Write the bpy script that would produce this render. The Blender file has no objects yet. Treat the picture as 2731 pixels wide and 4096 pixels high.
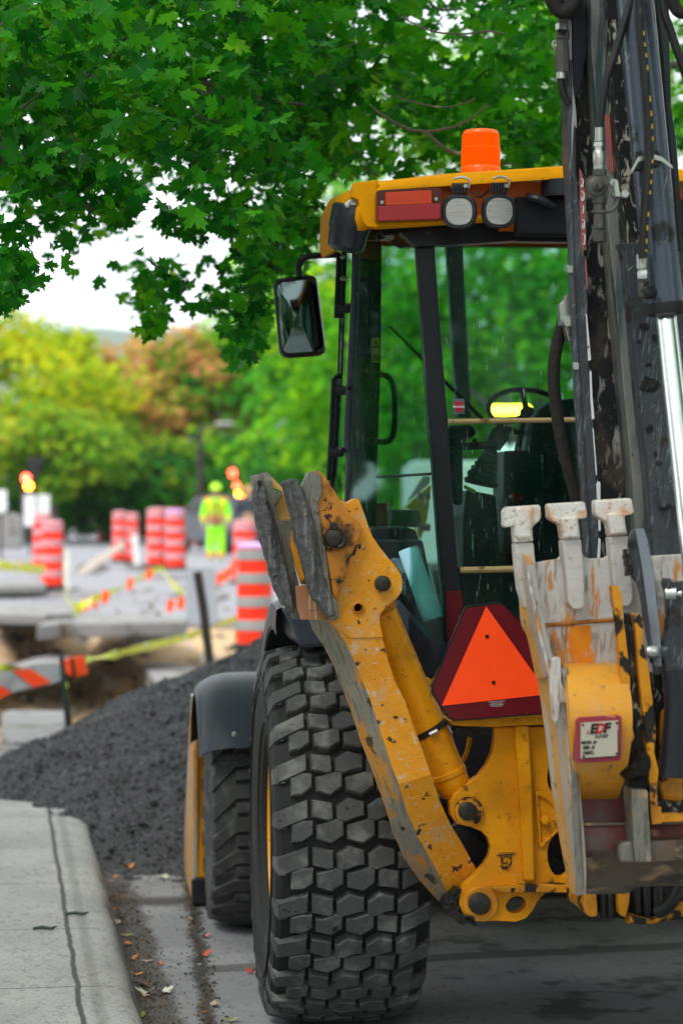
import bpy, bmesh, math, random
import numpy as np
from mathutils import Vector, Matrix
from mathutils.geometry import tessellate_polygon
random.seed(7); RNG = np.random.RandomState(11)
SC = bpy.context.scene; COL = SC.collection
PI = math.pi; R8 = math.radians(6.0); R9 = math.radians(8.0)
FP = 9671.1; CX = 1365.5; CY = 2048.0; HC = 1.78          # focal length and centre in photograph pixels, eye height
CAM = Vector((0, 0, HC))
# measuring windows: (x offset, y offset, scale) of the enlarged views the outlines were read from
ZW = {'A':(0,0,.8705),'B':(1365,0,.8712),'C':(1050,600,.8291),'D':(0,1200,.7015),'E':(950,1800,.6378),
      'F':(1931,1000,.5102),'G':(1931,1900,.5102),'H':(1731,2600,.6378),'I':(0,2300,.6378),'J':(0,3200,.7015),
      'K':(900,2500,.6786),'L':(2131,0,.4252),'M':(2231,1950,.3401),'N':(2231,2700,.4252),'Q':(700,2600,.5102),
      'R':(1450,1700,.5740),'S':(0,1850,.7015),'T':(0,0,1.7417)}
O = Vector((-0.02, 8.5, 0)); RX = Vector((math.cos(R8), math.sin(R8), 0)); FW = Vector((-math.sin(R8), math.cos(R8), 0)); UP = Vector((0,0,1))
VM = Matrix.Translation(O) @ Matrix.Rotation(R8, 4, 'Z')   # vehicle frame
SM = Matrix.Translation(O) @ Matrix.Rotation(R9, 4, 'Z')   # street frame
SX = Vector((math.cos(R9), math.sin(R9), 0)); SF = Vector((-math.sin(R9), math.cos(R9), 0))
def sf(l, d, z): return O + SX*l + SF*d + UP*z
def ray(z, x, y):
    ox, oy, s = ZW[z]
    return Vector(((ox + x*s - CX)/FP, 1, -(oy + y*s - CY)/FP))
def at(z, x, y, Y): return CAM + ray(z, x, y)*Y
def onp(z, x, y, p0, n):
    r = ray(z, x, y); return CAM + r*((p0-CAM).dot(n)/r.dot(n))
def on(z, x, y, d): return onp(z, x, y, O + FW*d, FW)
def ons(z, pts, d): return [on(z, x, y, d) for x, y in pts]
def gnd(z, x, y, h=0):
    r = ray(z, x, y); return CAM + r*((h-HC)/r.z)
def vf(l, d, z): return O + RX*l + FW*d + UP*z             # lateral, forward, height in the street frame
def lin(c): return tuple(((v/255+0.055)/1.055)**2.4 if v > 10 else v/255/12.92 for v in c)

class MB:
    def __init__(s): s.v = []; s.f = []; s.m = []
    def add(s, vs, fs, mi=0):
        b = len(s.v); s.v += [Vector(v) for v in vs]; s.f += [tuple(b+i for i in f) for f in fs]; s.m += [mi]*len(fs); return s
    def plate(s, pts, th, holes=(), mi=0):
        """outline extruded by the vector th, with optional holes"""
        loops = [list(pts)] + [list(h) for h in holes]
        flat = [p for l in loops for p in l]; n = len(flat)
        tri = tessellate_polygon([[Vector(p) for p in l] for l in loops])
        vs = flat + [p+th for p in flat]; fs = []
        for a, b, c in tri:
            if len({a,b,c}) == 3: fs.append((a,b,c)); fs.append((c+n,b+n,a+n))
        k = 0
        for l in loops:
            m = len(l)
            for i in range(m):
                j = (i+1) % m; fs.append((k+i, k+j, k+j+n, k+i+n))
            k += m
        return s.add(vs, fs, mi)
    def box(s, c, sx, sy, sz, X=None, Y=None, Z=None, mi=0):
        X = X or RX; Y = Y or FW; Z = Z or UP
        vs = [c + X*(sx/2*a) + Y*(sy/2*b) + Z*(sz/2*g) for a in (-1,1) for b in (-1,1) for g in (-1,1)]
        return s.add(vs, [(0,1,3,2),(4,6,7,5),(0,4,5,1),(2,3,7,6),(0,2,6,4),(1,5,7,3)], mi)
    def tube(s, pts, r, seg=10, mi=0, caps=True):
        pts = [Vector(p) for p in pts]; n = len(pts)
        rs = r if hasattr(r, '__len__') else [r]*n
        t0 = (pts[1]-pts[0]).normalized(); a = Vector((0,0,1)) if abs(t0.z) < .9 else Vector((0,1,0))
        u = t0.cross(a).normalized(); vs = []
        for i in range(n):
            t = (pts[min(i+1,n-1)] - pts[max(i-1,0)]).normalized()
            u = (u - t*u.dot(t)).normalized(); w = t.cross(u)
            for k in range(seg):
                an = 2*PI*k/seg; vs.append(pts[i] + (u*math.cos(an) + w*math.sin(an))*rs[i])
        fs = [(i*seg+k, i*seg+(k+1)%seg, (i+1)*seg+(k+1)%seg, (i+1)*seg+k) for i in range(n-1) for k in range(seg)]
        if caps: fs += [tuple(range(seg))[::-1], tuple((n-1)*seg+k for k in range(seg))]
        return s.add(vs, fs, mi)
    def lathe(s, prof, c, ax, seg=32, mi=0, closed=False):
        """prof = [(along, radius)]"""
        ax = Vector(ax).normalized(); a = Vector((0,0,1)) if abs(ax.z) < .9 else Vector((0,1,0))
        u = ax.cross(a).normalized(); w = ax.cross(u); vs = []; n = len(prof)
        for h, r in prof:
            for k in range(seg):
                an = 2*PI*k/seg; vs.append(c + ax*h + (u*math.cos(an)+w*math.sin(an))*max(r,1e-4))
        fs = [(i*seg+k, i*seg+(k+1)%seg, (i+1)*seg+(k+1)%seg, (i+1)*seg+k) for i in range(n-1) for k in range(seg)]
        if closed: fs += [((n-1)*seg+k, (n-1)*seg+(k+1)%seg, (k+1)%seg, k) for k in range(seg)]
        return s.add(vs, fs, mi)
    def strip(s, rows, mi=0, close=False):
        m = len(rows[0]); vs = [p for r in rows for p in r]; fs = []
        for i in range(len(rows)-1):
            for k in range(m if close else m-1):
                fs.append((i*m+k, i*m+(k+1)%m, (i+1)*m+(k+1)%m, (i+1)*m+k))
        return s.add(vs, fs, mi)
    def ends(s, r0, r1, mi=0):
        s.add(r0, [tuple(range(len(r0)))[::-1]], mi); s.add(r1, [tuple(range(len(r1)))], mi); return s
    def build(s, name, mats, parent=None, M=None, smooth=False, bevel=0, label=None, cat=None, group=None, kind=None, mir=False, angle=40, sub=0):
        if parent is not None: M = FR[parent.name]
        elif M is None:
            a = np.array([tuple(v) for v in s.v]); M = Matrix.Translation(((a[:,0].min()+a[:,0].max())/2, (a[:,1].min()+a[:,1].max())/2, a[:,2].min()))
        Mi = M.inverted(); vs = [Mi @ v for v in s.v]; fs = s.f
        if mir: vs = [Vector((1.76-v.x, v.y, v.z)) for v in vs]; fs = [f[::-1] for f in fs]
        me = bpy.data.meshes.new(name); me.from_pydata([tuple(v) for v in vs], [], fs)
        mats = mats if isinstance(mats, (list, tuple)) else [mats]
        for m in mats: me.materials.append(m)
        if len(mats) > 1: me.polygons.foreach_set('material_index', s.m)
        bm = bmesh.new(); bm.from_mesh(me); bmesh.ops.remove_doubles(bm, verts=bm.verts, dist=1e-5)
        bmesh.ops.recalc_face_normals(bm, faces=bm.faces); bm.to_mesh(me); bm.free()
        if smooth:
            me.polygons.foreach_set('use_smooth', [True]*len(me.polygons))
            try: me.set_sharp_from_angle(angle=math.radians(angle))
            except Exception: pass
        o = bpy.data.objects.new(name, me); COL.objects.link(o)
        if parent is not None:
            o.parent = parent; FR[o.name] = M
        else:
            o.matrix_world = M; FR[o.name] = M
        if bevel:
            b = o.modifiers.new('bevel', 'BEVEL'); b.width = bevel; b.segments = 2; b.limit_method = 'ANGLE'; b.angle_limit = math.radians(35); b.harden_normals = False
        if sub:
            b = o.modifiers.new('sub', 'SUBSURF'); b.levels = sub; b.render_levels = sub
        tag(o, label, cat, group, kind); return o
FR = {}
def tag(o, label=None, cat=None, group=None, kind=None):
    if label: o['label'] = label
    if cat: o['category'] = cat
    if group: o['group'] = group
    if kind: o['kind'] = kind
    return o
def thing(name, M, label, cat, group=None):
    if not isinstance(M, Matrix): M = Matrix.Translation(M)
    o = bpy.data.objects.new(name, None); COL.objects.link(o); o.matrix_world = M; FR[o.name] = M
    o.empty_display_size = .2
    return tag(o, label, cat, group)
def node(name, parent):
    """a part that only gathers sub-parts"""
    o = bpy.data.objects.new(name, None); COL.objects.link(o); o.parent = parent; FR[o.name] = FR[parent.name]; return o
def dup(root, M, label=None, group=None):
    r = root.copy(); COL.objects.link(r); r.matrix_world = M; FR[r.name] = M
    if label: r['label'] = label
    if group: r['group'] = group
    kids = [o for o in root.children]
    for ch in kids:
        c = ch.copy(); COL.objects.link(c); c.parent = r
        for g in list(ch.children):
            e = g.copy(); COL.objects.link(e); e.parent = c
    return r
def arc(c, u, v, r, a0, a1, n):
    return [c + u*(r*math.cos(a0+(a1-a0)*i/n)) + v*(r*math.sin(a0+(a1-a0)*i/n)) for i in range(n+1)]
def smooth_path(pts, n=6):
    pts = [Vector(p) for p in pts]; out = []
    for i in range(len(pts)-1):
        p0 = pts[max(i-1,0)]; p1 = pts[i]; p2 = pts[i+1]; p3 = pts[min(i+2,len(pts)-1)]
        for k in range(n):
            t = k/n
            out.append(0.5*((2*p1) + (p2-p0)*t + (2*p0-5*p1+4*p2-p3)*t*t + (3*p1-p0-3*p2+p3)*t**3))
    out.append(pts[-1]); return out

# ---------------------------------------------------------------- materials
def lk(nt, a, b): nt.links.new(a, b)
def nd(nt, t, **kw):
    n = nt.nodes.new(t)
    for k, v in kw.items():
        if k in n.inputs.keys(): n.inputs[k].default_value = v
        else: setattr(n, k, v)
    return n
def c4(c): return (c[0], c[1], c[2], 1)
def noise_mask(nt, co, s, t, w, st=(1,1,1), rot=(0,0,0), d=5, seed=0, dist=0):
    mp = nd(nt, 'ShaderNodeMapping'); mp.inputs['Scale'].default_value = st; mp.inputs['Rotation'].default_value = rot
    mp.inputs['Location'].default_value = (seed*3.1, seed*1.7, seed*2.3)
    if any(rot): mp.vector_type = 'TEXTURE'; mp.inputs['Scale'].default_value = tuple(1/v for v in st)
    lk(nt, co, mp.inputs['Vector'])
    no = nd(nt, 'ShaderNodeTexNoise', Scale=s, Detail=d, Roughness=.6, Distortion=dist); lk(nt, mp.outputs[0], no.inputs['Vector'])
    mr = nd(nt, 'ShaderNodeMapRange', interpolation_type='SMOOTHSTEP'); mr.inputs['From Min'].default_value = t; mr.inputs['From Max'].default_value = t+w
    lk(nt, no.outputs['Fac'], mr.inputs['Value']); return mr.outputs[0], no.outputs['Fac']
def mat(name, base, rough=.5, metal=0, var=.12, vs=6, layers=(), bump=None, spec=.35, coat=0, emit=None):
    m = bpy.data.materials.new(name); m.use_nodes = True; nt = m.node_tree; nt.nodes.clear()
    out = nd(nt, 'ShaderNodeOutputMaterial'); b = nd(nt, 'ShaderNodeBsdfPrincipled'); lk(nt, b.outputs[0], out.inputs[0])
    co = nd(nt, 'ShaderNodeTexCoord').outputs['Object']
    _, f = noise_mask(nt, co, vs, 0, 1, d=6, seed=1)
    mx = nd(nt, 'ShaderNodeMix', data_type='RGBA'); mx.inputs[6].default_value = c4([v*(1-var) for v in base]); mx.inputs[7].default_value = c4([min(v*(1+var),1) for v in base])
    lk(nt, f, mx.inputs[0]); col = mx.outputs[2]
    rv = nd(nt, 'ShaderNodeMapRange'); rv.inputs['To Min'].default_value = max(rough-.1,.02); rv.inputs['To Max'].default_value = min(rough+.1,1); lk(nt, f, rv.inputs[0]); rg = rv.outputs[0]
    mt = None; k = 2
    for L in layers:
        k += 1
        fac, _ = noise_mask(nt, co, L['s'], L['t'], L.get('w',.05), L.get('st',(1,1,1)), L.get('rot',(0,0,0)), L.get('d',5), k, L.get('dist',0))
        if 'a' in L:
            ml = nd(nt, 'ShaderNodeMath', operation='MULTIPLY'); ml.inputs[1].default_value = L['a']; lk(nt, fac, ml.inputs[0]); fac = ml.outputs[0]
        x = nd(nt, 'ShaderNodeMix', data_type='RGBA'); lk(nt, fac, x.inputs[0]); lk(nt, col, x.inputs[6]); x.inputs[7].default_value = c4(L['c']); col = x.outputs[2]
        if 'r' in L:
            y = nd(nt, 'ShaderNodeMix', data_type='FLOAT'); lk(nt, fac, y.inputs[0]); lk(nt, rg, y.inputs[2]); y.inputs[3].default_value = L['r']; rg = y.outputs[0]
    lk(nt, col, b.inputs['Base Color']); lk(nt, rg, b.inputs['Roughness']); b.inputs['Metallic'].default_value = metal
    b.inputs['Specular IOR Level'].default_value = spec; b.inputs['Coat Weight'].default_value = coat
    if bump:
        h = None
        for (s, st) in bump:
            no = nd(nt, 'ShaderNodeTexNoise', Scale=s, Detail=5); lk(nt, co, no.inputs['Vector'])
            bp = nd(nt, 'ShaderNodeBump', Strength=st, Distance=.01); lk(nt, no.outputs[0], bp.inputs['Height'])
            if h: lk(nt, h, bp.inputs['Normal'])
            h = bp.outputs[0]
        lk(nt, h, b.inputs['Normal'])
    if emit: b.inputs['Emission Color'].default_value = c4(emit[0]); b.inputs['Emission Strength'].default_value = emit[1]
    return m
YEL = (.76,.30,.003); ORY=(.74,.25,.006)
GRIME = dict(c=(.02,.017,.012), s=9, t=.60, w=.08, r=.7)
SPECK = dict(c=(.03,.02,.012), s=60, t=.66, w=.05, r=.7)
def scr(c, s=14, t=.63, rot=(0,.6,0), a=.9, k=1): return dict(c=c, s=s, t=t, w=.035, st=(5*k,1,.45), rot=rot, r=.5, a=a, d=3, dist=.4)
M = {}
M['yellow'] = mat('yellow_paint', YEL, .38, var=.12, layers=[dict(c=(.5,.17,.004), s=3, t=.48, w=.25, a=.6), dict(c=(.22,.08,.008), s=5, t=.55, w=.2, a=.55, d=10), dict(c=(.16,.06,.01), s=40, t=.58, w=.10, a=.6, d=9), SPECK, dict(c=(.5,.42,.3), s=48, t=.70, w=.03, a=.7), dict(GRIME, t=.63)], bump=[(9,.15),(70,.12)], spec=.22)
M['roof_yellow'] = mat('yellow_roof_plastic', (.85,.34,.002), .6, var=.08, spec=.08, layers=[SPECK, dict(c=(.5,.18,.005), s=4, t=.55, w=.2, a=.4)])  # the roof's own brighter yellow, with little specular
M['yellow_worn'] = mat('worn_yellow_paint', (.78,.30,.003), .42, var=.16, layers=[dict(c=(.60,.20,.004), s=4, t=.45, w=.3, a=.6),
    scr((.60,.50,.32), 52, .63, (0,.6,0), .6), scr((.55,.46,.30), 62, .63, (0,-.7,.4), .55), scr((.58,.5,.34), 56, .635, (0,1.4,0), .5), dict(c=(.58,.50,.38), s=34, t=.585, w=.08, a=.7, d=10), dict(c=(.30,.12,.03), s=26, t=.60, w=.12, a=.6, d=9),
    dict(c=(.46,.36,.24), s=6, t=.57, w=.14, r=.6, a=.55, d=12), dict(c=(.05,.03,.02), s=19, t=.605, w=.04, r=.7, d=11), dict(c=(.10,.04,.01), s=3, t=.60, w=.08, a=.6, d=10), SPECK], bump=[(30,.25),(7,.2)])
M['arm_steel'] = mat('scoured_arm_steel', (.25,.225,.18), .5, .15, var=.3, vs=10, layers=[dict(c=(.58,.23,.01), s=3.5, t=.50, w=.10, a=.9, d=9, st=(1.5,1.5,.6)), scr((.12,.11,.10), 26, .56, (0,-.3,0), .7), dict(c=(.5,.24,.02), s=5, t=.63, w=.05), dict(c=(.05,.035,.02), s=9, t=.62, w=.05)], bump=[(25,.5)])
M['yellow_dirty'] = mat('grimy_yellow_paint', (.66,.26,.006), .45, var=.15, layers=[dict(c=(.35,.12,.01), s=5, t=.45, w=.2, a=.7),
    dict(c=(.012,.01,.008), s=11, t=.53, w=.06, r=.6), SPECK, scr((.5,.42,.3), 20, .66)], bump=[(14,.4)])
M['pad_bracket'] = mat('rust_stained_bracket', (.58,.21,.02), .5, var=.25, layers=[dict(c=(.05,.022,.008), s=8, t=.47, w=.14, r=.6), dict(c=(.02,.012,.008), s=20, t=.58, w=.06), dict(c=(.62,.36,.18), s=5, t=.60, w=.1, a=.6), SPECK], bump=[(16,.3)])
M['steel_worn'] = mat('worn_grey_steel', (.21,.195,.17), .45, .35, var=.3, vs=14, layers=[scr((.08,.07,.06), 34, .56, (0,.1,0), .6), dict(c=(.48,.40,.33), s=9, t=.52, w=.12, a=.7, d=9), dict(c=(.45,.2,.03), s=8, t=.60, w=.1), dict(c=(.03,.025,.02), s=9, t=.64, w=.06)], bump=[(20,.4)])
M['bucket_steel'] = mat('bucket_steel_with_paint_traces', (.60,.57,.56), .45, .25, var=.2, vs=25, layers=[
    dict(c=(.66,.24,.02), s=9, t=.56, w=.06, st=(3,3,.6), a=.9), dict(c=(.25,.13,.07), s=34, t=.52, w=.14, st=(2,2,.35), a=.75), dict(c=(.22,.20,.17), s=6, t=.58, w=.1, a=.8)], bump=[(45,.25)])
M['tooth'] = mat('worn_cast_tooth', (.72,.67,.64), .5, .2, var=.15, vs=12, layers=[dict(c=(.70,.24,.015), s=12, t=.47, w=.22, a=.95, d=9), dict(c=(.25,.15,.08), s=70, t=.55, w=.12, a=.7)], bump=[(55,.3)])
M['adapter'] = mat('cast_grey_adapter', (.58,.54,.53), .5, .2, var=.2, vs=10, layers=[dict(c=(.62,.25,.03), s=8, t=.63, w=.08, a=.8), dict(c=(.25,.17,.1), s=50, t=.60, w=.1, a=.5)], bump=[(50,.3)])
M['orange_stripe'] = mat('orange_paint_rest', (.78,.25,.005), .5, layers=[dict(c=(.5,.48,.44), s=30, t=.57, w=.06, st=(3,3,.5))])
M['bucket_yellow'] = mat('faded_bucket_yellow', (.74,.32,.03), .4, var=.15, layers=[dict(c=(.66,.42,.2), s=4, t=.5, w=.2, a=.5), dict(c=(.40,.15,.04), s=6, t=.50, w=.25, a=.6, d=8), dict(c=(.30,.20,.12), s=60, t=.60, w=.08, a=.6), dict(c=(.13,.11,.1), s=16, t=.64, w=.05, a=.8), scr((.3,.25,.2), 16, .66)], bump=[(8,.15)])
M['bucket_side'] = mat('scraped_bucket_side', (.60,.29,.07), .45, .1, var=.25, vs=4, layers=[dict(c=(.46,.42,.40), s=4, t=.50, w=.12, st=(2,2,.4)), scr((.2,.14,.1), 20, .62, (0,.1,0), .7), dict(c=(.16,.09,.05), s=20, t=.62, w=.06)], bump=[(30,.3)])
M['bucket_edge'] = mat('scoured_plate_edge', (.42,.38,.35), .42, .25, var=.25, vs=6, layers=[dict(c=(.66,.32,.09), s=4, t=.52, w=.12, st=(2,2,.35), a=.8), scr((.22,.18,.15), 16, .6, (0,.12,0), .6), dict(c=(.14,.09,.06), s=26, t=.64, w=.06)], bump=[(30,.3)])
M['maroon'] = mat('maroon_underpaint', (.12,.025,.022), .5, var=.3, layers=[dict(c=(.02,.012,.012), s=7, t=.52, w=.15, a=.8, d=9), dict(c=(.40,.22,.10), s=9, t=.60, w=.08, a=.7), dict(c=(.10,.09,.08), s=4, t=.5, w=.15, a=.7)], bump=[(15,.3)])
M['brown_steel'] = mat('brown_worn_steel', (.13,.09,.065), .42, .2, var=.35, vs=9, layers=[dict(c=(.025,.02,.018), s=6, t=.50, w=.14, a=.85, d=9), dict(c=(.48,.31,.16), s=11, t=.51, w=.12, a=.7, d=11), dict(c=(.30,.28,.26), s=3, t=.5, w=.2, a=.6)], bump=[(18,.3)])
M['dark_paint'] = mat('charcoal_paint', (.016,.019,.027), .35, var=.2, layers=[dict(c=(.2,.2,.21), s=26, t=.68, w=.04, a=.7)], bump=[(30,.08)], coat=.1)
M['black_frame'] = mat('black_cab_frame', (.006,.007,.012), .38, var=.15, layers=[dict(c=(.16,.16,.18), s=70, t=.72, w=.03, a=.7)])
M['fender'] = mat('dusty_grey_fender', (.036,.045,.065), .42, var=.15, layers=[dict(c=(.3,.3,.31), s=30, t=.70, w=.05, a=.8, st=(1,1,2)), dict(c=(.012,.012,.016), s=3, t=.52, w=.25, a=.5)])
M['boom_paint'] = mat('scratched_boom_paint', (.048,.053,.066), .36, .1, var=.2, layers=[scr((.22,.24,.27), 24, .60, (0,.15,0), .6), dict(c=(.16,.175,.20), s=5, t=.5, w=.2, st=(3,3,.3), a=.6), scr((.4,.42,.44), 44, .66, (0,.9,0), .6), dict(c=(.03,.022,.015), s=8, t=.61, w=.07, r=.7), dict(c=(.035,.035,.035), s=2.5, t=.5, w=.2, a=.7)], bump=[(25,.15)])
M['boom_dark'] = mat('grimy_black_boom_web', (.008,.008,.010), .45, .1, var=.3, layers=[dict(c=(.40,.38,.32), s=22, t=.56, w=.06, st=(1.5,1.5,.5), r=.6, d=10, dist=1.5, a=.85), dict(c=(.10,.07,.045), s=5, t=.52, w=.1, a=.6)], bump=[(25,.3)])
M['boom_flange'] = mat('weathered_flange', (.20,.21,.20), .4, .2, var=.2, layers=[dict(c=(.05,.08,.085), s=6, t=.52, w=.1, st=(3,3,.25)), dict(c=(.32,.27,.20), s=7, t=.6, w=.1, st=(2,2,.4)), dict(c=(.03,.025,.02), s=14, t=.66, w=.04)], bump=[(25,.2)])
M['barrel_paint'] = mat('scuffed_cylinder_paint', (.085,.10,.14), .28, .35, var=.15, layers=[dict(c=(.45,.47,.5), s=12, t=.66, w=.05, a=.9), scr((.4,.43,.46), 8, .66, (0,.2,0), .7), dict(c=(.03,.03,.03), s=7, t=.63, w=.06)], coat=.2)
M['chrome'] = mat('chrome', (.96,.94,1.0), .22, 1, var=.02)
M['zinc'] = mat('zinc_fitting', (.55,.55,.52), .3, .9, var=.15, layers=[dict(c=(.08,.07,.06), s=30, t=.62, w=.08)])
M['zinc_dirty'] = mat('oily_steel_fitting', (.10,.095,.085), .38, .5, var=.3, vs=30, layers=[dict(c=(.01,.01,.01), s=20, t=.58, w=.08), dict(c=(.4,.4,.38), s=28, t=.66, w=.05, a=.7)])
M['pin'] = mat('dark_steel_pin', (.045,.04,.035), .35, .6, var=.3, vs=40, bump=[(40,.2)])
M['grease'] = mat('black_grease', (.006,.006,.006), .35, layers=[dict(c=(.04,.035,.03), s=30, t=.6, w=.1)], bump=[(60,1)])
M['hose'] = mat('black_rubber_hose', (.014,.014,.015), .42, var=.2, layers=[dict(c=(.07,.07,.07), s=20, t=.63, w=.1)], bump=[(60,.1)])
M['sleeve'] = mat('fabric_hose_sleeve', (.018,.015,.014), .85, var=.2, bump=[(60,.6),(25,.7)])
M['rubber'] = mat('tyre_rubber', (.060,.060,.062), .62, var=.25, vs=5, layers=[dict(c=(.22,.215,.205), s=9, t=.48, w=.2, a=.65, d=10), dict(c=(.16,.155,.15), s=90, t=.64, w=.1, a=.5, st=(1,1,.4)), dict(c=(.008,.008,.008), s=30, t=.66, w=.03)], bump=[(70,.25),(18,.15)])
M['rubber_side'] = mat('tyre_carcass_rubber', (.009,.009,.009), .65, var=.25, layers=[dict(c=(.06,.055,.05), s=9, t=.56, w=.2, a=.6)], bump=[(60,.2)])
M['rubber_front'] = mat('front_tyre_rubber', (.05,.049,.05), .7, var=.25, layers=[dict(c=(.15,.145,.14), s=14, t=.5, w=.2, a=.6)], bump=[(50,.2)])
M['pad_rubber'] = mat('torn_pad_rubber', (.075,.075,.077), .6, var=.35, vs=9, layers=[dict(c=(.20,.195,.19), s=22, t=.52, w=.12, st=(3,3,.35), a=.7), dict(c=(.008,.008,.008), s=13, t=.60, w=.05), dict(c=(.15,.10,.06), s=8, t=.66, w=.06, a=.6)], bump=[(40,.5),(90,.4)])
M['rim'] = mat('yellow_wheel_rim', (.8,.36,.005), .4, layers=[SPECK])
M['orange_lens'] = mat('amber_lens', (.95,.13,.002), .2, spec=.6, emit=((1,.12,0),.16), var=.1, layers=[dict(c=(.55,.05,.002), s=5, t=.55, w=.2, a=.6)])
M['lens_amber'] = mat('dull_amber_lens', (.62,.04,.002), .2, spec=.5, layers=[dict(c=(.75,.10,.006), s=14, t=.56, w=.1)])
M['lens_red'] = mat('red_lens', (.36,.003,.014), .2, spec=.6, layers=[dict(c=(.4,.02,.04), s=60, t=.62, w=.08)])
M['lens_dark'] = mat('dark_red_lens', (.09,.012,.01), .2)
M['lamp_glass'] = mat('ribbed_lamp_glass', (.50,.50,.47), .14, .45, layers=[dict(c=(.18,.18,.18), s=14, t=.45, w=.3, st=(1,1,12), a=.6)])
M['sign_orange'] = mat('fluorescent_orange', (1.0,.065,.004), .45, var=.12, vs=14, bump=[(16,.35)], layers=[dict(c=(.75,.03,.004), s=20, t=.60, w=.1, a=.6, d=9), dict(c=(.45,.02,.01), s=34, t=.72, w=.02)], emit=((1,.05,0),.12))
M['sign_red'] = mat('dark_red_reflector', (.13,.002,.008), .35, var=.1)
M['shade_tinted_yellow'] = mat('yellow_with_painted_shade', (.62,.12,.004), .4, var=.2)  # yellow roof recess, its shade painted in as orange-red
M['tan_seal'] = mat('tan_window_bar', (.40,.28,.13), .45, layers=[dict(c=(.14,.09,.04), s=14, t=.55, w=.1)])
M['interior'] = mat('dark_teal_interior', (.006,.014,.016), .5, var=.3, layers=[dict(c=(.05,.08,.085), s=8, t=.62, w=.1, a=.6)])
M['interior_grey'] = mat('grey_interior_post', (.07,.12,.115), .5)
M['blue_paper'] = mat('light_blue_paper', (.46,.78,.98), .8, var=.06, bump=[(18,.4)])
M['bag'] = mat('pale_plastic_film', (.13,.22,.25), .3, var=.5, vs=20, bump=[(18,1)])
M['white_paint'] = mat('white_paint', (.78,.78,.78), .45)
M['label_yellow'] = mat('yellow_warning_label', (.75,.55,.0), .5)
M['ink'] = mat('black_ink', (.01,.01,.01), .5)
M['plate_face'] = mat('dusty_plate', (.52,.47,.38), .45, .2, var=.12, layers=[dict(c=(.12,.08,.04), s=26, t=.62, w=.1, a=.8)])
M['plate_rim'] = mat('raspberry_plate_rim', (.30,.03,.05), .5, layers=[dict(c=(.6,.25,.1), s=30, t=.64, w=.05)])
M['ink_red'] = mat('red_ink', (.45,.015,.03), .5)
M['hose_print'] = mat('yellow_hose_print', (.7,.42,.02), .6)
M['decal_white'] = mat('white_decal', (.72,.72,.75), .4, layers=[dict(c=(.1,.1,.11), s=25, t=.66, w=.03)])
M['decal_red'] = mat('faded_red_decal', (.35,.10,.09), .5, layers=[dict(c=(.1,.1,.1), s=14, t=.58, w=.08)])
M['grey_plastic'] = mat('grey_lever_boot', (.02,.035,.035), .5)
def glass(name, tint, refl=.12, dust_sheen=.05):
    m = bpy.data.materials.new(name); m.use_nodes = True; nt = m.node_tree; nt.nodes.clear()
    out = nd(nt, 'ShaderNodeOutputMaterial'); tr = nd(nt, 'ShaderNodeBsdfTransparent'); tr.inputs[0].default_value = c4(tint)
    gl = nd(nt, 'ShaderNodeBsdfGlossy', Roughness=.03); gl.inputs[0].default_value = (.9,.95,.95,1)
    fr = nd(nt, 'ShaderNodeFresnel', IOR=1.5); ad = nd(nt, 'ShaderNodeMath', operation='MULTIPLY'); ad.inputs[1].default_value = refl*8; ad.use_clamp = True
    lk(nt, fr.outputs[0], ad.inputs[0]); mx = nd(nt, 'ShaderNodeMixShader'); lk(nt, ad.outputs[0], mx.inputs[0]); lk(nt, tr.outputs[0], mx.inputs[1]); lk(nt, gl.outputs[0], mx.inputs[2])
    df = nd(nt, 'ShaderNodeBsdfDiffuse'); df.inputs[0].default_value = (.6,.65,.62,1)
    co = nd(nt, 'ShaderNodeTexCoord').outputs['Object']
    f1, _ = noise_mask(nt, co, 90, .66, .05, (1,1,.12), d=3, seed=2)
    f2, _ = noise_mask(nt, co, 220, .70, .05, d=2, seed=5)
    f3, _ = noise_mask(nt, co, 5, .35, .5, (1,1,.25), d=3, seed=7)
    s = nd(nt, 'ShaderNodeMath', operation='MAXIMUM'); lk(nt, f1, s.inputs[0]); lk(nt, f2, s.inputs[1])
    s1 = nd(nt, 'ShaderNodeMath', operation='MULTIPLY'); lk(nt, s.outputs[0], s1.inputs[0]); s1.inputs[1].default_value = .36  # pale streaks and dust film also paint reflection streaks into the pane
    s2 = nd(nt, 'ShaderNodeMath', operation='MULTIPLY_ADD'); lk(nt, f3, s2.inputs[0]); s2.inputs[1].default_value = dust_sheen; lk(nt, s1.outputs[0], s2.inputs[2])
    m2 = nd(nt, 'ShaderNodeMixShader'); lk(nt, s2.outputs[0], m2.inputs[0]); lk(nt, mx.outputs[0], m2.inputs[1]); lk(nt, df.outputs[0], m2.inputs[2])
    lk(nt, m2.outputs[0], out.inputs[0]); return m
M['glass'] = glass('green_tinted_glass', (.60,.82,.76), .030, .05)
M['mirror'] = mat('mirror_glass', (.13,.17,.165), .02, 1, var=0)
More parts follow.
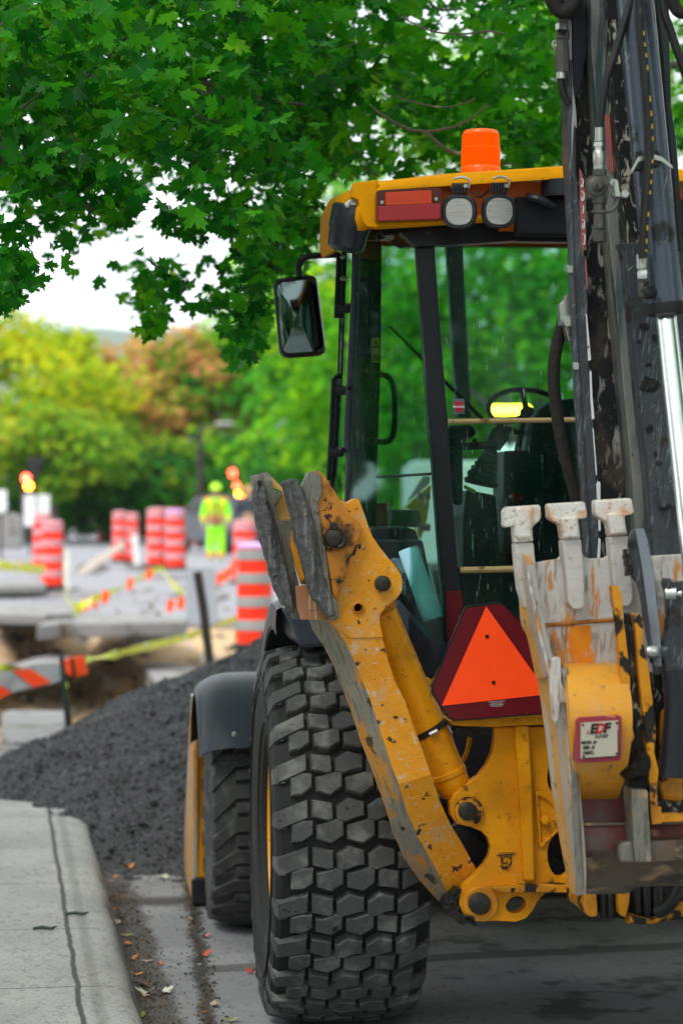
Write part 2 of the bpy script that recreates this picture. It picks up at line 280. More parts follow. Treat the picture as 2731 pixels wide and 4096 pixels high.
def leafmat(name, ramp, trans=.3, rough=.45, ns=.5):
    m = bpy.data.materials.new(name); m.use_nodes = True; nt = m.node_tree; nt.nodes.clear()
    out = nd(nt, 'ShaderNodeOutputMaterial'); b = nd(nt, 'ShaderNodeBsdfPrincipled', Roughness=rough); b.inputs['Specular IOR Level'].default_value = .15
    ge = nd(nt, 'ShaderNodeNewGeometry'); co = nd(nt, 'ShaderNodeTexCoord').outputs['Object']
    no = nd(nt, 'ShaderNodeTexNoise', Scale=ns, Detail=2); lk(nt, co, no.inputs[0])
    a = nd(nt, 'ShaderNodeMath', operation='MULTIPLY'); a.inputs[1].default_value = .5; lk(nt, ge.outputs['Random Per Island'], a.inputs[0])
    n2 = nd(nt, 'ShaderNodeMapRange'); n2.inputs['From Min'].default_value = .3; n2.inputs['From Max'].default_value = .7; n2.inputs['To Max'].default_value = .5; lk(nt, no.outputs[0], n2.inputs[0])
    ad = nd(nt, 'ShaderNodeMath', operation='ADD'); lk(nt, a.outputs[0], ad.inputs[0]); lk(nt, n2.outputs[0], ad.inputs[1])
    cr = nd(nt, 'ShaderNodeValToRGB'); lk(nt, ad.outputs[0], cr.inputs[0])
    el = cr.color_ramp.elements
    el[0].position = ramp[0][0]; el[0].color = c4(ramp[0][1]); el[1].position = ramp[-1][0]; el[1].color = c4(ramp[-1][1])
    for p, c in ramp[1:-1]: e = el.new(p); e.color = c4(c)
    lk(nt, cr.outputs[0], b.inputs['Base Color'])
    tl = nd(nt, 'ShaderNodeBsdfTranslucent'); lk(nt, cr.outputs[0], tl.inputs[0])
    mx = nd(nt, 'ShaderNodeMixShader'); mx.inputs[0].default_value = trans; lk(nt, b.outputs[0], mx.inputs[1]); lk(nt, tl.outputs[0], mx.inputs[2]); lk(nt, mx.outputs[0], out.inputs[0])
    return m
M['bark'] = mat('grey_bark', (.10,.085,.075), .8, var=.3, vs=12, layers=[dict(c=(.25,.23,.22), s=9, t=.56, w=.1)], bump=[(30,.6)])
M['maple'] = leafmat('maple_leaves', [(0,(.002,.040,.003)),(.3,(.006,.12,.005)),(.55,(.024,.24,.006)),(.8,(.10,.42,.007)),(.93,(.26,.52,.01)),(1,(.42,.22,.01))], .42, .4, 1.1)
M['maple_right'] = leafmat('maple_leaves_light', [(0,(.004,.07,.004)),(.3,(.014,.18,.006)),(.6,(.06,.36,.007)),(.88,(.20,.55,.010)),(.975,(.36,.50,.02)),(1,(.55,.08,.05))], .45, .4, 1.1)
# ================================================================ THE LOADER
BH = thing('backhoe_loader', VM, 'yellow backhoe loader parked along the kerb with its bucket folded up behind the cab', 'backhoe loader')
NF = -FW
# ---- rear wheels
TR = .66
def wheel_point(c, lat, r, th): return c + RX*lat + NF*(r*math.cos(th)) + UP*(r*math.sin(th))
def rear_wheel(cx, parent):
    c = vf(cx, 0, TR); W = node('rear_wheel', parent)
    prof = [(-.200,.335),(-.220,.345),(-.236,.360),(-.248,.40),(-.259,.46),(-.264,.52),(-.262,.56),(-.256,.592),(-.238,.612),(-.15,.621),(0,.624)]
    prof = prof + [(-a, r) for a, r in prof[-2::-1]] + [(.15,.335),(-.15,.335)]
    mb = MB()
    mb.lathe(prof, c, RX, 110, 0, closed=True)
    for k, rr in ((-1,.50),(-1,.535),(-1,.385),(1,.5),(1,.385)):
        mb.lathe([(k*.262,rr-.004),(k*.268,rr),(k*.262,rr+.004)] if rr > .49 else [(k*.241,rr-.006),(k*.250,rr),(k*.245,rr+.006)], c, RX, 90, 0)
    hw = .25; N = 52; rows = []
    A = [('lug', [(-.62,.034),(-.62,-.029),(-.99,-.066),(-1.0,-.004)]),
         ('r', [(-.56,.030),(-.30,.019),(-.295,-.034),(-.345,-.042),(-.56,-.028)]),
         ('c', [(-.245,.008),(-.09,.035),(.11,.021),(.115,-.026),(.02,-.030),(-.15,-.044),(-.245,-.040)]),
         ('c', [(.165,.008),(.32,.035),(.505,.021),(.51,-.026),(.42,-.030),(.26,-.044),(.165,-.040)]),
         ('r', [(.56,.006),(.69,.030),(.83,.032),(.83,-.026),(.68,-.043),(.56,-.040)])]
    def rt(u): return TR - .030*abs(u)**2.6
    for i in range(N):
        th0 = 2*PI*i/N
        for kind, P in A:
            if i % 2: P = [(-u, -s) for u, s in P]
            cu = sum(p[0] for p in P)/len(P); cs = sum(p[1] for p in P)/len(P); n = len(P)
            j = [(random.uniform(-.004,.004), random.uniform(-.0015,.0015)) for _ in P]
            dr = random.uniform(-.002,.0015)
            def ring(f, dz, jt=0):
                out = []
                for (u, s), (ju, js) in zip(P, j):
                    uu = cu + (u-cu)*f*1 + (0.0 if f == 1 else 0) + ju*jt; ss = cs + (s-cs)*f + js*jt
                    # constant-width chamfer: shift towards the centre by a fixed amount rather than by scale
                    out.append(wheel_point(c, uu*hw, rt(min(abs(uu),1)) + dz + dr, th0 + ss/TR))
                return out
            def shift(m, dz, jt):
                out = []
                for (u, s), (ju, js) in zip(P, j):
                    vx = (u-cu)*hw; vy = (s-cs); L = math.hypot(vx, vy); k = (L+m)/L
                    uu = (cu*hw + vx*k)/hw + ju*jt; ss = cs + vy*k + js*jt
                    out.append(wheel_point(c, uu*hw, rt(min(abs(uu),1)) + dz + dr, th0 + ss/TR))
                return out
            r0 = shift(.0045, -.034, 0); r1 = shift(.0002, -.005, 1); r2 = shift(-.0048, 0, 1)
            mb.strip([r0, r1, r2], 1, close=True); mb.add(r2, [tuple(range(n))], 1)
            if kind == 'lug':
                sg = 1 if i % 2 else -1; a, b = P[2], P[3]
                q = [wheel_point(c, sg*hw*1.0, TR-.034, th0+a[1]/TR), wheel_point(c, sg*hw*1.0, TR-.034, th0+b[1]/TR),
                     wheel_point(c, sg*.2665, TR-.075, th0+(b[1]*.9-.0)/TR), wheel_point(c, sg*.2665, TR-.105, th0+(a[1]*.75)/TR),
                     wheel_point(c, sg*.262, TR-.155, th0+((a[1]+b[1])*.4)/TR)]
                inn = [p - RX*(sg*.025) for p in q]
                mb.add(q+inn, [(0,1,2,3),(3,2,4),(1,6,7,2),(0,3,8,5),(2,7,9,4),(3,4,9,8),(0,5,6,1)], 1)
    tyre = mb.build('tyre', [M['rubber_side'], M['rubber']], W, smooth=True, angle=25)
    rm = MB(); rm.lathe([(-.205,.350),(-.216,.345),(-.216,.334),(-.190,.328),(-.16,.318),(-.10,.310),(-.06,.30),(-.03,.20),(-.04,.12),(-.10,.10),(-.10,0)], c, RX, 64)
    rm.lathe([(.212,.355),(.222,.345),(.20,.330),(.1,.310),(-.05,.30)], c, RX, 48)
    for k in range(8):
        a = 2*PI*k/8; rm.lathe([(0,.014),(-.03,.014),(-.03,0)], wheel_point(c, -.04, .15, a), RX, 6)
    rm.build('rim', M['rim'], W, smooth=True)
    return W
rear_wheel(0, BH); rear_wheel(1.76, BH)
# ---- front wheels
FRR = .485
def front_wheel(lx, parent, side=1):
    c = vf(lx, 1.95, FRR); W = node('front_wheel', parent)
    w = .165
    prof = [(-.11,.24),(-.14,.25),(-.160,.30),(-.170,.36),(-.168,.41),(-.155,.440),(-.12,.452),(0,.458)]
    prof = prof + [(-a, r) for a, r in prof[-2::-1]] + [(.1,.24),(-.1,.24)]
    mb = MB().lathe(prof, c, RX, 80, 0, closed=True)
    N = 22
    def rt(u): return FRR - .035*abs(u)**2.2
    for i in range(N):
        for sd in (-1, 1):
            th0 = 2*PI*(i + (.5 if sd > 0 else 0))/N
            for P in ([(-1.02,-.052),(-.45,.038),(.03,.040),(.03,-.018),(-.40,-.020),(-1.02,-.118)], [(-.43,-.036),(.03,-.034),(.03,-.080),(-.43,-.082)]):
                n = len(P); cu = sum(p[0] for p in P)/n; cs = sum(p[1] for p in P)/n
                def sh(m, dz):
                    out = []
                    for u, s in P:
                        vx = (u-cu)*w; vy = s-cs; L = math.hypot(vx, vy); k = (L+m)/L
                        uu = (cu*w+vx*k)/w; out.append(wheel_point(c, uu*w if sd < 0 else -uu*w, rt(min(abs(uu),1.1))+dz, th0+(cs+vy*k)/FRR))
                    return out
                r0, r1, r2 = sh(.005,-.03), sh(0,-.004), sh(-.005,0)
                if sd < 0: pass
                mb.strip([r0,r1,r2], 0, close=True)
                # bent bar: two faces so that the cap stays planar
                if n == 6: mb.add(r2, [(0,1,4,5),(1,2,3,4)])
                else: mb.add(r2, [(0,1,2,3)])
    mb.build('tyre', M['rubber_front'], W, smooth=True, angle=28)
    MB().lathe([(-.12,.245),(-.13,.235),(-.1,.22),(-.02,.2),(-.03,.1),(-.08,.08),(-.08,0)], c, RX, 40).build('rim', M['rim'], W, smooth=True)
    return W
front_wheel(-.185, BH); front_wheel(1.945, BH)
# ---- front mudguards
def front_fender(mir):
    c = vf(-.185, 1.95, FRR); rows = []
    for i in range(19):
        a = math.radians(33 + 118*i/18)
        row = []
        for l, r in ((-.245,.515),(-.238,.542),(-.215,.566),(-.175,.588),(-.115,.602),(-.02,.606),(.16,.606),(.19,.60)):
            row.append(wheel_point(c, l + .02, r, a))
        rows.append(row)
    mb = MB().strip(rows); b = [[wheel_point(c, 0, 0, 0) + (p-c)*0.988 for p in r] for r in rows]
    mb.strip([r[::-1] for r in b])
    return mb.build('front_fender', M['fender'], BH, smooth=True, angle=50, mir=mir)
ff = front_fender(False); front_fender(True)
p = on('Q', 467, 660, 1.44); MB().lathe([(0,.011),(-.004,.011),(-.005,.006),(-.009,.006),(-.009,0)], p, FW, 16).build('bolt', M['zinc'], ff, smooth=True)
# ---- front loader bucket
def loader_bucket():
    prof = [(2.52,.05),(2.50,.10),(2.53,.74),(2.62,.83),(2.72,.84),(2.70,.80),(2.60,.70),(2.58,.14),(2.66,.06),(3.45,.045),(3.45,.02),(2.60,.02)]
    mb = MB(); a = [vf(-.375, d, z) for d, z in prof]; b = [vf(2.16, d, z) for d, z in prof]
    mb.strip([a, b], 0, close=True); mb.ends(a, b)
    lb = mb.build('loader_bucket', M['yellow'], BH, smooth=False, bevel=.004)
    for l in (-.392, 2.16):
        sp = [vf(l, d, z) for d, z in [(2.50,.0),(2.49,.70),(2.53,.80),(2.62,.86),(2.78,.86),(3.40,.30),(3.48,.02),(3.3,0)]]
        MB().plate(sp, RX*.02).build('side_plate', M['bucket_side'], lb, bevel=.003)
    MB().box(vf(-.27, 2.47, .07), .26, .06, .12).build('wear_block', M['dark_paint'], lb, bevel=.01)
    MB().plate([vf(-.40, d, z) for d, z in [(2.49,.86),(2.50,.95),(2.53,.955),(2.55,.87)]], RX*.02).build('edge_tab', M['zinc'], lb, bevel=.003)
    for l in (.3, 1.46):
        MB().plate([vf(l, d, z) for d, z in [(2.5,.2),(2.5,.6),(2.2,.75),(1.4,.95),(.9,1.15),(.9,1.05),(1.4,.82),(2.1,.55)]], RX*.07).build('lift_arm', M['yellow'], lb, bevel=.006)
loader_bucket()
# ---- chassis, hood
mb = MB(); mb.box(vf(.88, 1.0, .75), .62, 3.0, .35); mb.box(vf(.88, 0, .66), 1.3, .3, .26); mb.box(vf(.88, 1.95, .5), 1.5, .22, .22); mb.box(vf(.88,.1,.70),.8,1.2,.4)
mb.build('chassis', M['dark_paint'], BH, bevel=.02)
hp = [(1.35,1.55),(2.2,1.48),(2.45,1.38),(2.48,.80),(1.35,.80)]
MB().plate([vf(.52, d, z) for d, z in hp], RX*.72).build('hood', M['yellow'], BH, bevel=.03)

# ---- cab
CP0 = vf(.268, -.4, 0); CP1 = vf(.105, .45, 0); CN = (CP1-CP0).normalized().cross(UP)   # the slanted rear quarter
def onc(z, x, y): return onp(z, x, y, CP0, CN)
CABN = node('cab', BH)
RD = -.40                                                                             # plane of the rear window
pil = ons('C', [(742,466),(828,462),(852,780),(880,1130),(906,1568)], RD) 
pr = [on('E', x, y, RD) for x, y in [(1330,0),(1348,300),(1385,740),(1412,965),(1330,1240),(1303,1190),(1262,640),(1216,0)]]
pillar_pts = pil[:2] + [on('C',852,780,RD), on('C',880,1130,RD)] + pr[:5] + pr[5:] + [on('C',806,1400,RD), on('C',775,900,RD)]
def both(mb_f, name, mt, par, **k):
    o = mb_f().build(name, mt, par, **k); mb_f().build(name, mt, par, mir=True, **k); return o
both(lambda: MB().plate(pillar_pts, FW*.06), 'rear_pillar', M['black_frame'], CABN, bevel=.006)
ps = MB().plate(ons('E', [(1308,888),(1398,882),(1411,962),(1330,1238),(1318,1232)], RD-.004), FW*.003); ps.build('reflector', M['sign_red'], CABN)
# outer corner tube and door edge
tube = smooth_path([onc('C', 452, 418), onc('C', 446, 700), onc('C', 430, 1000), onc('C', 410, 1400), onc('E', 706, 60), onc('E', 694, 330), onc('E', 680, 700)], 3)
both(lambda: MB().tube(tube, .016, 10), 'corner_tube', M['fender'], CABN, smooth=True)
def side(z, x, y, d): return on(z, x, y, d)
dp = [on('C', x, y, .75) for x, y in [(388,470),(425,470),(402,1000),(372,1568)]] + [on('E', 655,330,.75), on('E',585,330,.75), on('E', 600, 0,.75), on('C', 350,1300,.75)]
both(lambda: MB().plate([on('C',392,440,.55),on('C',428,440,.55),on('C',412,800,.55),on('C',398,1150,.55),on('C',380,1568,.55),on('E',660,280,.55),on('E',655,640,.55),on('E',640,640,.55),on('E',640,280,.55),on('C',360,1568,.55),on('C',372,1150,.55),on('C',385,800,.55)], FW*.02), 'door', M['glass'], CABN)
def hinge_post():
    mb = MB(); mb.tube([on('C',372,500,.6), on('C',360,812,.6)], .013, 8); mb.tube([on('C',395,470,.62), on('C',375,1060,.62), on('C',345,1568,.62), on('E',572,300,.62)], .011, 8)
    mb.tube([on('C',345,1100,.6), on('C',330,1400,.6), on('C',320,1568,.6), on('E',572,190,.6)], .010, 8); mb.tube([on('C',345,1100,.6), on('C',375,1085,.6)], .009, 8)
    return mb
both(hinge_post, 'door_post', M['black_frame'], CABN, smooth=True)
for x, y in ((390,764),(385,1160),(355,1458),):
    mb = MB(); mb.tube([on('C',x-25,y,.52), on('C',x+30,y,.50)], .018, 12); mb.tube([on('C',x+10,y-12,.52), on('C',x+35,y-12,.45)], .010, 8); mb.build('hinge', M['black_frame'], CABN, smooth=True)
for x, y in ((385,516),(385,620),(402,622)):
    MB().lathe([(0,.009),(-.010,.009),(-.012,.004)], on('C',x,y,.55), FW, 6).build('bolt', M['zinc'], CABN)
# window frames: header, sills
hd = ons('C', [(660,400),(760,405),(1490,330),(1490,418),(830,462),(742,466),(690,478)], RD-.03)
hd2 = [on('C',1490,330,RD-.03), on('C',1490,418,RD-.03)]
R0, R1 = on('C',1225,350,RD-.03), on('C',1225,440,RD-.03)
lo = (VM.inverted() @ R1).z; hi = (VM.inverted() @ R0).z
mb = MB().plate(ons('C', [(660,395),(742,466),(1226,437),(1226,330)], RD-.03), FW*.07)
l0 = (VM.inverted() @ R0).x
mb.plate([vf(l0,RD-.03,hi), vf(l0,RD-.03,lo), vf(1.42,RD-.03,lo+.0), vf(1.52,RD-.03,lo-.02), vf(1.56,RD-.03,hi)], FW*.07)
mb.build('window_header', M['black_frame'], CABN, bevel=.004)
mb = MB().plate([onc('C',455,418), onc('C',650,405), onc('C',742,466), onc('C',700,476), onc('C',672,462), onc('C',655,430), onc('C',462,440)], -CN*.03)
both(lambda: mb, 'quarter_header', M['black_frame'], CABN)
# glass
gp = [onc('C',462,440), onc('C',745,470), onc('C',800,1300), onc('E',1216,0), onc('E',1300,1235), onc('E',1010,925), onc('E',705,640), onc('E',705,100)]
both(lambda: MB().plate(gp, CN*-.006), 'quarter_window', M['glass'], CABN)
zl = (VM.inverted() @ on('R', 700, 1500, RD)).z
lt = [on('C',828,462,RD+.02), on('C',852,780,RD+.02), on('C',905,1568,RD+.02), on('E',1412,965,RD+.02)]
ltl = [VM.inverted() @ p for p in lt]
mb = MB().plate([vf(q.x, q.y, q.z) for q in ltl] + [vf(.30,RD+.02,zl-.1), vf(1.46,RD+.02,zl-.1)] + [vf(1.76-q.x, q.y, q.z) for q in ltl[::-1]], FW*.006)
mb.build('rear_window', M['glass'], CABN)
for (x0,y0,x1,y1,z) in ((895,1310,1500,1262,'C'),):
    a = on(z,x0,y0,RD); b = on(z,x1,y1,RD)
    a2 = VM.inverted() @ a; MB().tube([a, vf(1.76-a2.x, RD, a2.z+.02)], .0085, 8).build('window_rail', M['tan_seal'], CABN, smooth=True)
a = VM.inverted() @ on('R',680,1012,RD); MB().tube([vf(a.x,RD,a.z), vf(1.76-a.x, RD, a.z+.02)], .011, 8).build('window_rail', M['tan_seal'], CABN, smooth=True)
MB().plate([onc('E',705,640), onc('E',1010,925), onc('E',1300,1235), onc('E',1300,1300), onc('E',1150,1300), onc('E',900,1100), onc('E',700,760)], -CN*.03).build('quarter_sill', M['black_frame'], CABN)
MB().tube([onc('E',872,170), onc('E',1205,150)], .005, 8).build('window_seam', M['black_frame'], CABN, smooth=True)
# far posts seen through the glass
both(lambda: MB().plate([on('C',x,y,1.15) for x,y in [(885,440),(965,436),(1010,1290),(938,1290)]], FW*.06), 'front_pillar', M['interior_grey'], CABN, bevel=.01)
MB().plate([on('C',x,y,.56) for x,y in [(456,440),(575,440),(570,1000),(552,1568)]] + [on('E',x,y,.56) for x,y in [(873,60),(873,480),(705,480),(715,60)]] , FW*.05).build('door_pillar', M['black_frame'], CABN, bevel=.004)
q = [VM.inverted() @ on('C',x,y,1.2) for x,y in [(480,470),(980,470),(980,560),(480,560)]]
MB().box(vf(.88,1.15,2.90), 1.5, .1, .06).build('windscreen_header', M['black_frame'], CABN, bevel=.01)
MB().tube(smooth_path([on('C',x,y,.50) for x,y in [(535,1085),(598,1090),(632,1150),(636,1330),(605,1405),(512,1400)]],4), .0115, 8).build('grab_handle', M['black_frame'], CABN, smooth=True)
MB().tube([on('C',612,850,.9), on('C',760,1000,.9), on('C',1060,1300,.9)], [.005,.007,.009], 6).build('wiper', M['black_frame'], CABN)
MB().plate(ons('C',[(525,905),(565,905),(563,1025),(525,1025)], .545), FW*.002).build('warning_label', M['label_yellow'], CABN)
for pts in ([(530,955),(562,955),(546,915)], [(530,1015),(540,985),(560,1015)]):
    P = ons('C', pts, .542); c = sum(P, Vector())/3; MB().plate(P, FW*.001, holes=[[c+(q-c)*.62 for q in P]]).build('warning_symbol', M['ink'], CABN)
MB().plate(ons('C',[(915,1200),(972,1200),(975,1272),(920,1275)], RD+.014), FW*.002).build('lock_sticker', mat('clear_sticker',(.10,.16,.15),.4), CABN)
MB().plate(ons('C',[(925,1213),(965,1213),(966,1262),(928,1262)], RD+.010), FW*.002).build('lock_emblem', M['ink_red'], CABN)
def text(body, p, size, mt, par, right=RX, up=UP, ext=.0008, name='lettering', align='CENTER', shear=0, bold=0):
    cu = bpy.data.curves.new(name, 'FONT'); cu.body = body; cu.size = size; cu.extrude = ext; cu.align_x = align; cu.align_y = 'CENTER'; cu.shear = shear; cu.offset = bold
    t = bpy.data.objects.new('tmp', cu); me = bpy.data.meshes.new_from_object(t); bpy.data.objects.remove(t); bpy.data.curves.remove(cu)
    right = right.normalized(); n = right.cross(up).normalized(); u2 = n.cross(right)
    T = Matrix((( right.x,u2.x,n.x,p.x),(right.y,u2.y,n.y,p.y),(right.z,u2.z,n.z,p.z),(0,0,0,1)))
    me.transform(FR[par.name].inverted() @ T); me.materials.clear(); me.materials.append(mt); me.name = name
    o = bpy.data.objects.new(name, me); COL.objects.link(o); o.parent = par; FR[o.name] = FR[par.name]; return o
text('VIN-LOCK', on('C',945,1239,RD+.005), .0088, M['white_paint'], CABN, name='lettering', bold=.0003)
# roof
def roof():
    ST = [(-.56,.012,2.862,2.74,2.84),(-.52,.004,2.872,2.70,2.85),(-.3,-.012,2.90,2.69,2.85),(.25,-.027,2.945,2.705,2.86),(.45,-.015,2.95,2.72,2.87),(1.0,.04,2.96,2.80,2.91),(1.35,.10,2.95,2.88,2.93)]
    rows = []
    for i, (d, l, zt, zb, zu) in enumerate(ST):
        cz = zt + .075; L = []
        half = [(l+.05,zb+.015),(l+.012,zb),(l,zb+.03),(l+.004,zt-.085),(l+.03,zt-.035),(l+.10,zt),(l+.35,zt+.032),(.88,cz)]
        half += [(1.76-a, b) for a, b in half[-2::-1]]
        under = [(1.70-l,zu-.02),(1.66-l,zu),(.88,zu+.06),(l+.10,zu),(l+.06,zu-.02)]
        rows.append([vf(a, d, b) for a, b in half+under])
    mb = MB().strip(rows, 0, close=True); mb.ends(rows[0], rows[-1]); return mb
RF = roof().build('roof', M['roof_yellow'], CABN, smooth=True, angle=80)
fb = MB().plate(ons('C', [(440,158),(560,143),(548,178),(552,220),(545,345),(880,338),(1052,322),(1052,305),(1075,300),(1080,318),(1215,318),(1222,330),(880,352),(560,373),(505,368),(488,350),(462,240),(430,225)], -.565), FW*.07)
fb.build('rear_fascia', M['roof_yellow'], RF, bevel=.006)
rc = [VM.inverted() @ p for p in ons('C', [(545,170),(900,140),(1480,105)], -.50)]
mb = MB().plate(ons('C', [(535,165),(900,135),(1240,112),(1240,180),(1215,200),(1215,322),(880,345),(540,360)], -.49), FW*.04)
mb.build('fascia_recess', M['shade_tinted_yellow'], RF)
mb = MB().plate([vf(.50,-.487,2.885), vf(.50,-.487,2.72), vf(1.5,-.487,2.72), vf(1.5,-.487,2.86)], FW*.04); mb.build('fascia_recess', M['shade_tinted_yellow'], RF)
mb = MB(); mb.box(vf(1.03,-.50,2.765), .97,.03,.13); mb.build('roof_vent_panel', M['black_frame'], RF, bevel=.01)
mb = MB().tube(smooth_path([on('C',1275,225,-.52), on('C',1340,240,-.55), on('C',1400,270,-.52)],4), .014, 8); mb.build('vent_grip', M['dark_paint'], RF, smooth=True)
mb = MB().lathe([(.0,.075),(-.055,.075),(-.055,0)], on('C',1450,150,-.51)+UP*.0, UP, 24); mb.build('speaker_housing', M['dark_paint'], RF, smooth=True)
# beacon
bc = on('C', 1051, 96, -.20); bs = on('C',1145,96,-.20); br = (bs-on('C',957,96,-.20)).length/2; bh = (on('C',1050,96,-.2)-on('C',1050,-95,-.2)).length
prof = [(-.02,0),(-.02,br*1.0),(0,br*1.02)]
n = 26
for i in range(n):
    h = bh*.06 + bh*.86*i/n; r = br*(1.0-.05*i/n) if i > 14 else br*(1.0)
    prof += [(h, r), (h+bh*.86/n*.5, r-.0030)]
prof += [(bh*.94,br*.90),(bh*.985,br*.84),(bh,br*.70),(bh+.002,0)]
BE = MB().lathe(prof, bc, UP, 40).build('beacon', M['orange_lens'], RF, smooth=True, angle=60)
MB().lathe([(-.035,br*.9),(-.004,br*1.0),(.004,br*1.0)], bc, UP, 32).build('beacon_base', M['dark_paint'], BE, smooth=True)
# tail light
def rrect(z, x0, y0, x1, y1, r, d, sk=0, n=4):
    pts = []
    for cx, cy, a in ((x0+r,y0+r,180),(x1-r,y0+r,270),(x1-r,y1-r,0),(x0+r,y1-r,90)):
        for i in range(n+1):
            t = math.radians(a + 90*i/n); x = cx + r*math.cos(t); y = cy + r*math.sin(t); pts.append(on(z, x, y + sk*(x-x0), d))
    return pts
TL = MB().plate(rrect('C',550,194,862,346,14,-.62,-.04), FW*.10).build('tail_light', M['lens_dark'], RF, bevel=.003)
MB().plate(ons('C',[(592,204),(815,193),(818,258),(592,268)], -.632), FW*.02).build('amber_lens', M['lens_amber'], TL, bevel=.003)
MB().plate(ons('C',[(556,270),(858,256),(858,326),(852,334),(562,343),(556,336)], -.632), FW*.02).build('red_lens', M['lens_red'], TL, bevel=.003)
for x, y in ((575,255),(836,239)):
    MB().lathe([(0,.006),(-.010,.006),(-.011,.003),(-.008,0)], on('C',x,y,-.625), FW, 12).build('screw', M['zinc'], TL, smooth=True)
# work lamps
def work_lamp(x, y, tilt=0):
    c = on('C', x, y, -.62); s = .6378
    X = RX; f = (NF + UP*-.12 + RX*tilt).normalized(); X = UP.cross(f).normalized()*1; Z = f.cross(X).normalized()
    def sq(r, off):   # superellipse
        return [c + f*off + X*(math.copysign(abs(math.cos(t))**.80, math.cos(t))*r) + Z*(math.copysign(abs(math.sin(t))**.80, math.sin(t))*r) for t in [2*PI*k/28 for k in range(28)]]
    r = .057
    mb = MB().strip([sq(.028,-.075), sq(.045,-.055), sq(r,-.03), sq(r,-.004), sq(r*.93,.003), sq(r*.80,.003), sq(r*.78,-.004)], 0, close=True)
    mb.add(sq(.028,-.075), [tuple(range(28))]).add(sq(r*.78,-.004), [tuple(range(28))])
    W = mb.build('work_lamp', M['dark_paint'], RF, smooth=True, angle=35)
    MB().strip([sq(r*.79,-.003), sq(r*.76,.002)], 0, close=True).add(sq(r*.76,.002), [tuple(range(28))]).build('lens', M['lamp_glass'], W, smooth=True)
    b = MB(); t = c + Z*r - f*.02
    for k in range(6): b.box(t + Z*.018 + X*(-.022+.009*k), .005, .03, .034)
    b.tube([t+Z*.02+X*-.03, t+Z*.02+X*.03], .004, 6); b.build('cooling_fins', M['dark_paint'], W)
    b = MB(); b.tube(smooth_path([t+X*.030+Z*.02, t+X*.034+Z*.04, t+X*.022+Z*.052, t-X*.0+Z*.055, t-X*.02+Z*.048],3), .004, 6); b.lathe([(0,.007),(-.012,.007),(-.012,0)], t+X*.022+Z*.026-f*-.01, f*-1, 6)
    b.build('bracket', M['zinc'], W, smooth=True); return W
work_lamp(947, 297, -.25); work_lamp(1141, 295, -.05)
MB().tube(smooth_path([on('C',1020,200,-.55), on('C',1045,228,-.56), on('C',1090,195,-.52)],4), .004, 6).build('lamp_cable', M['hose'], RF, smooth=True)
# left corner lamp, seen from its back
c = on('C', 405, 355, -.45); ax = (FW*.75 + RX*-.55 + UP*.1).normalized()
mb = MB().lathe([(.10,.0),(.10,.040),(.085,.062),(.03,.066),(.02,.071),(-.045,.071),(-.055,.066),(-.058,0)], c + UP*.005 - ax*.02, (RX*-.18 + UP*-.96 + FW*.1), 28)
CL = mb.build('corner_lamp', M['dark_paint'], RF, smooth=True, angle=40)
c2 = on('C', 425, 262, -.50)
mb = MB().plate(ons('C', [(395,258),(440,225),(462,235),(462,272),(430,282),(400,285)], -.52), FW*.012); mb.build('lamp_bracket', M['zinc'], CL, bevel=.002)
MB().lathe([(0,.011),(-.012,.011),(-.014,.005),(-.014,0)], on('C',408,266,-.53), FW, 6).build('bolt', M['zinc'], CL)
MB().tube(smooth_path([on('C',x,y,-.5) for x,y in [(560,440),(548,415),(570,395),(590,425),(620,415),(660,405)]],4), .004, 6).build('wiring', M['hose'], CABN, smooth=True)
MB().box(on('C',612,422,-.51), .03,.012,.016).build('wire_connector', M['zinc_dirty'], CABN, bevel=.002)
MB().lathe([(0,.010),(-.006,.009),(-.008,0)], on('C',798,397,-.43), FW, 12).build('bolt', M['pin'], CABN, smooth=True)
# mirror
MR = node('side_mirror', BH); d = .62
MB().tube(smooth_path([on('C',x,y,d) for x,y in [(372,505),(300,508),(225,512),(188,530),(175,560),(176,612)]],5), .0125, 10).build('mirror_arm', M['black_frame'], MR, smooth=True)
def rp(pts, z, d, n=5, r=.14):
    P = [on(z, x, y, d) for x, y in pts]; out = []
    for i, p in enumerate(P):
        a = P[i-1]; b = P[(i+1) % len(P)]; L = min((a-p).length, (b-p).length)*r
        u = (a-p).normalized()*L; v = (b-p).normalized()*L
        for k in range(n+1):
            t = k/n; out.append(p + u*(1-t)**2 + v*t*t)
    return out
ctr = on('C', 180, 805, d)
mf = rp([(52,620),(262,598),(312,990),(85,1005)], 'C', d, 6, .22)
def sc(P, k, off, kk=None): return [ctr + (q-ctr)*k + off for q in P]
mb = MB().strip([sc(mf,.86,FW*.0+FW*.004), sc(mf,.93,NF*.004), sc(mf,1,FW*.012), sc(mf,1,FW*.035), sc(mf,.8,FW*.075)], 0, close=True).add(sc(mf,.8,FW*.075), [tuple(range(len(mf)))])
HO = mb.build('housing', M['black_frame'], MR, smooth=True, angle=50)
gm = rp([(64,634),(236,614),(250,975),(98,990)], 'C', d-.0, 6, .16); gc = sum(gm, Vector())/len(gm)
rows = []
for k in range(6):
    f = k/5; rows.append([gc + (q-gc)*f + FW*(.010*f*f + .004) + NF*.012 for q in gm])
MB().strip(rows[1:], 0, close=True).add(rows[1], [tuple(range(len(gm)))]).build('mirror_glass', M['mirror'], MR, smooth=True)

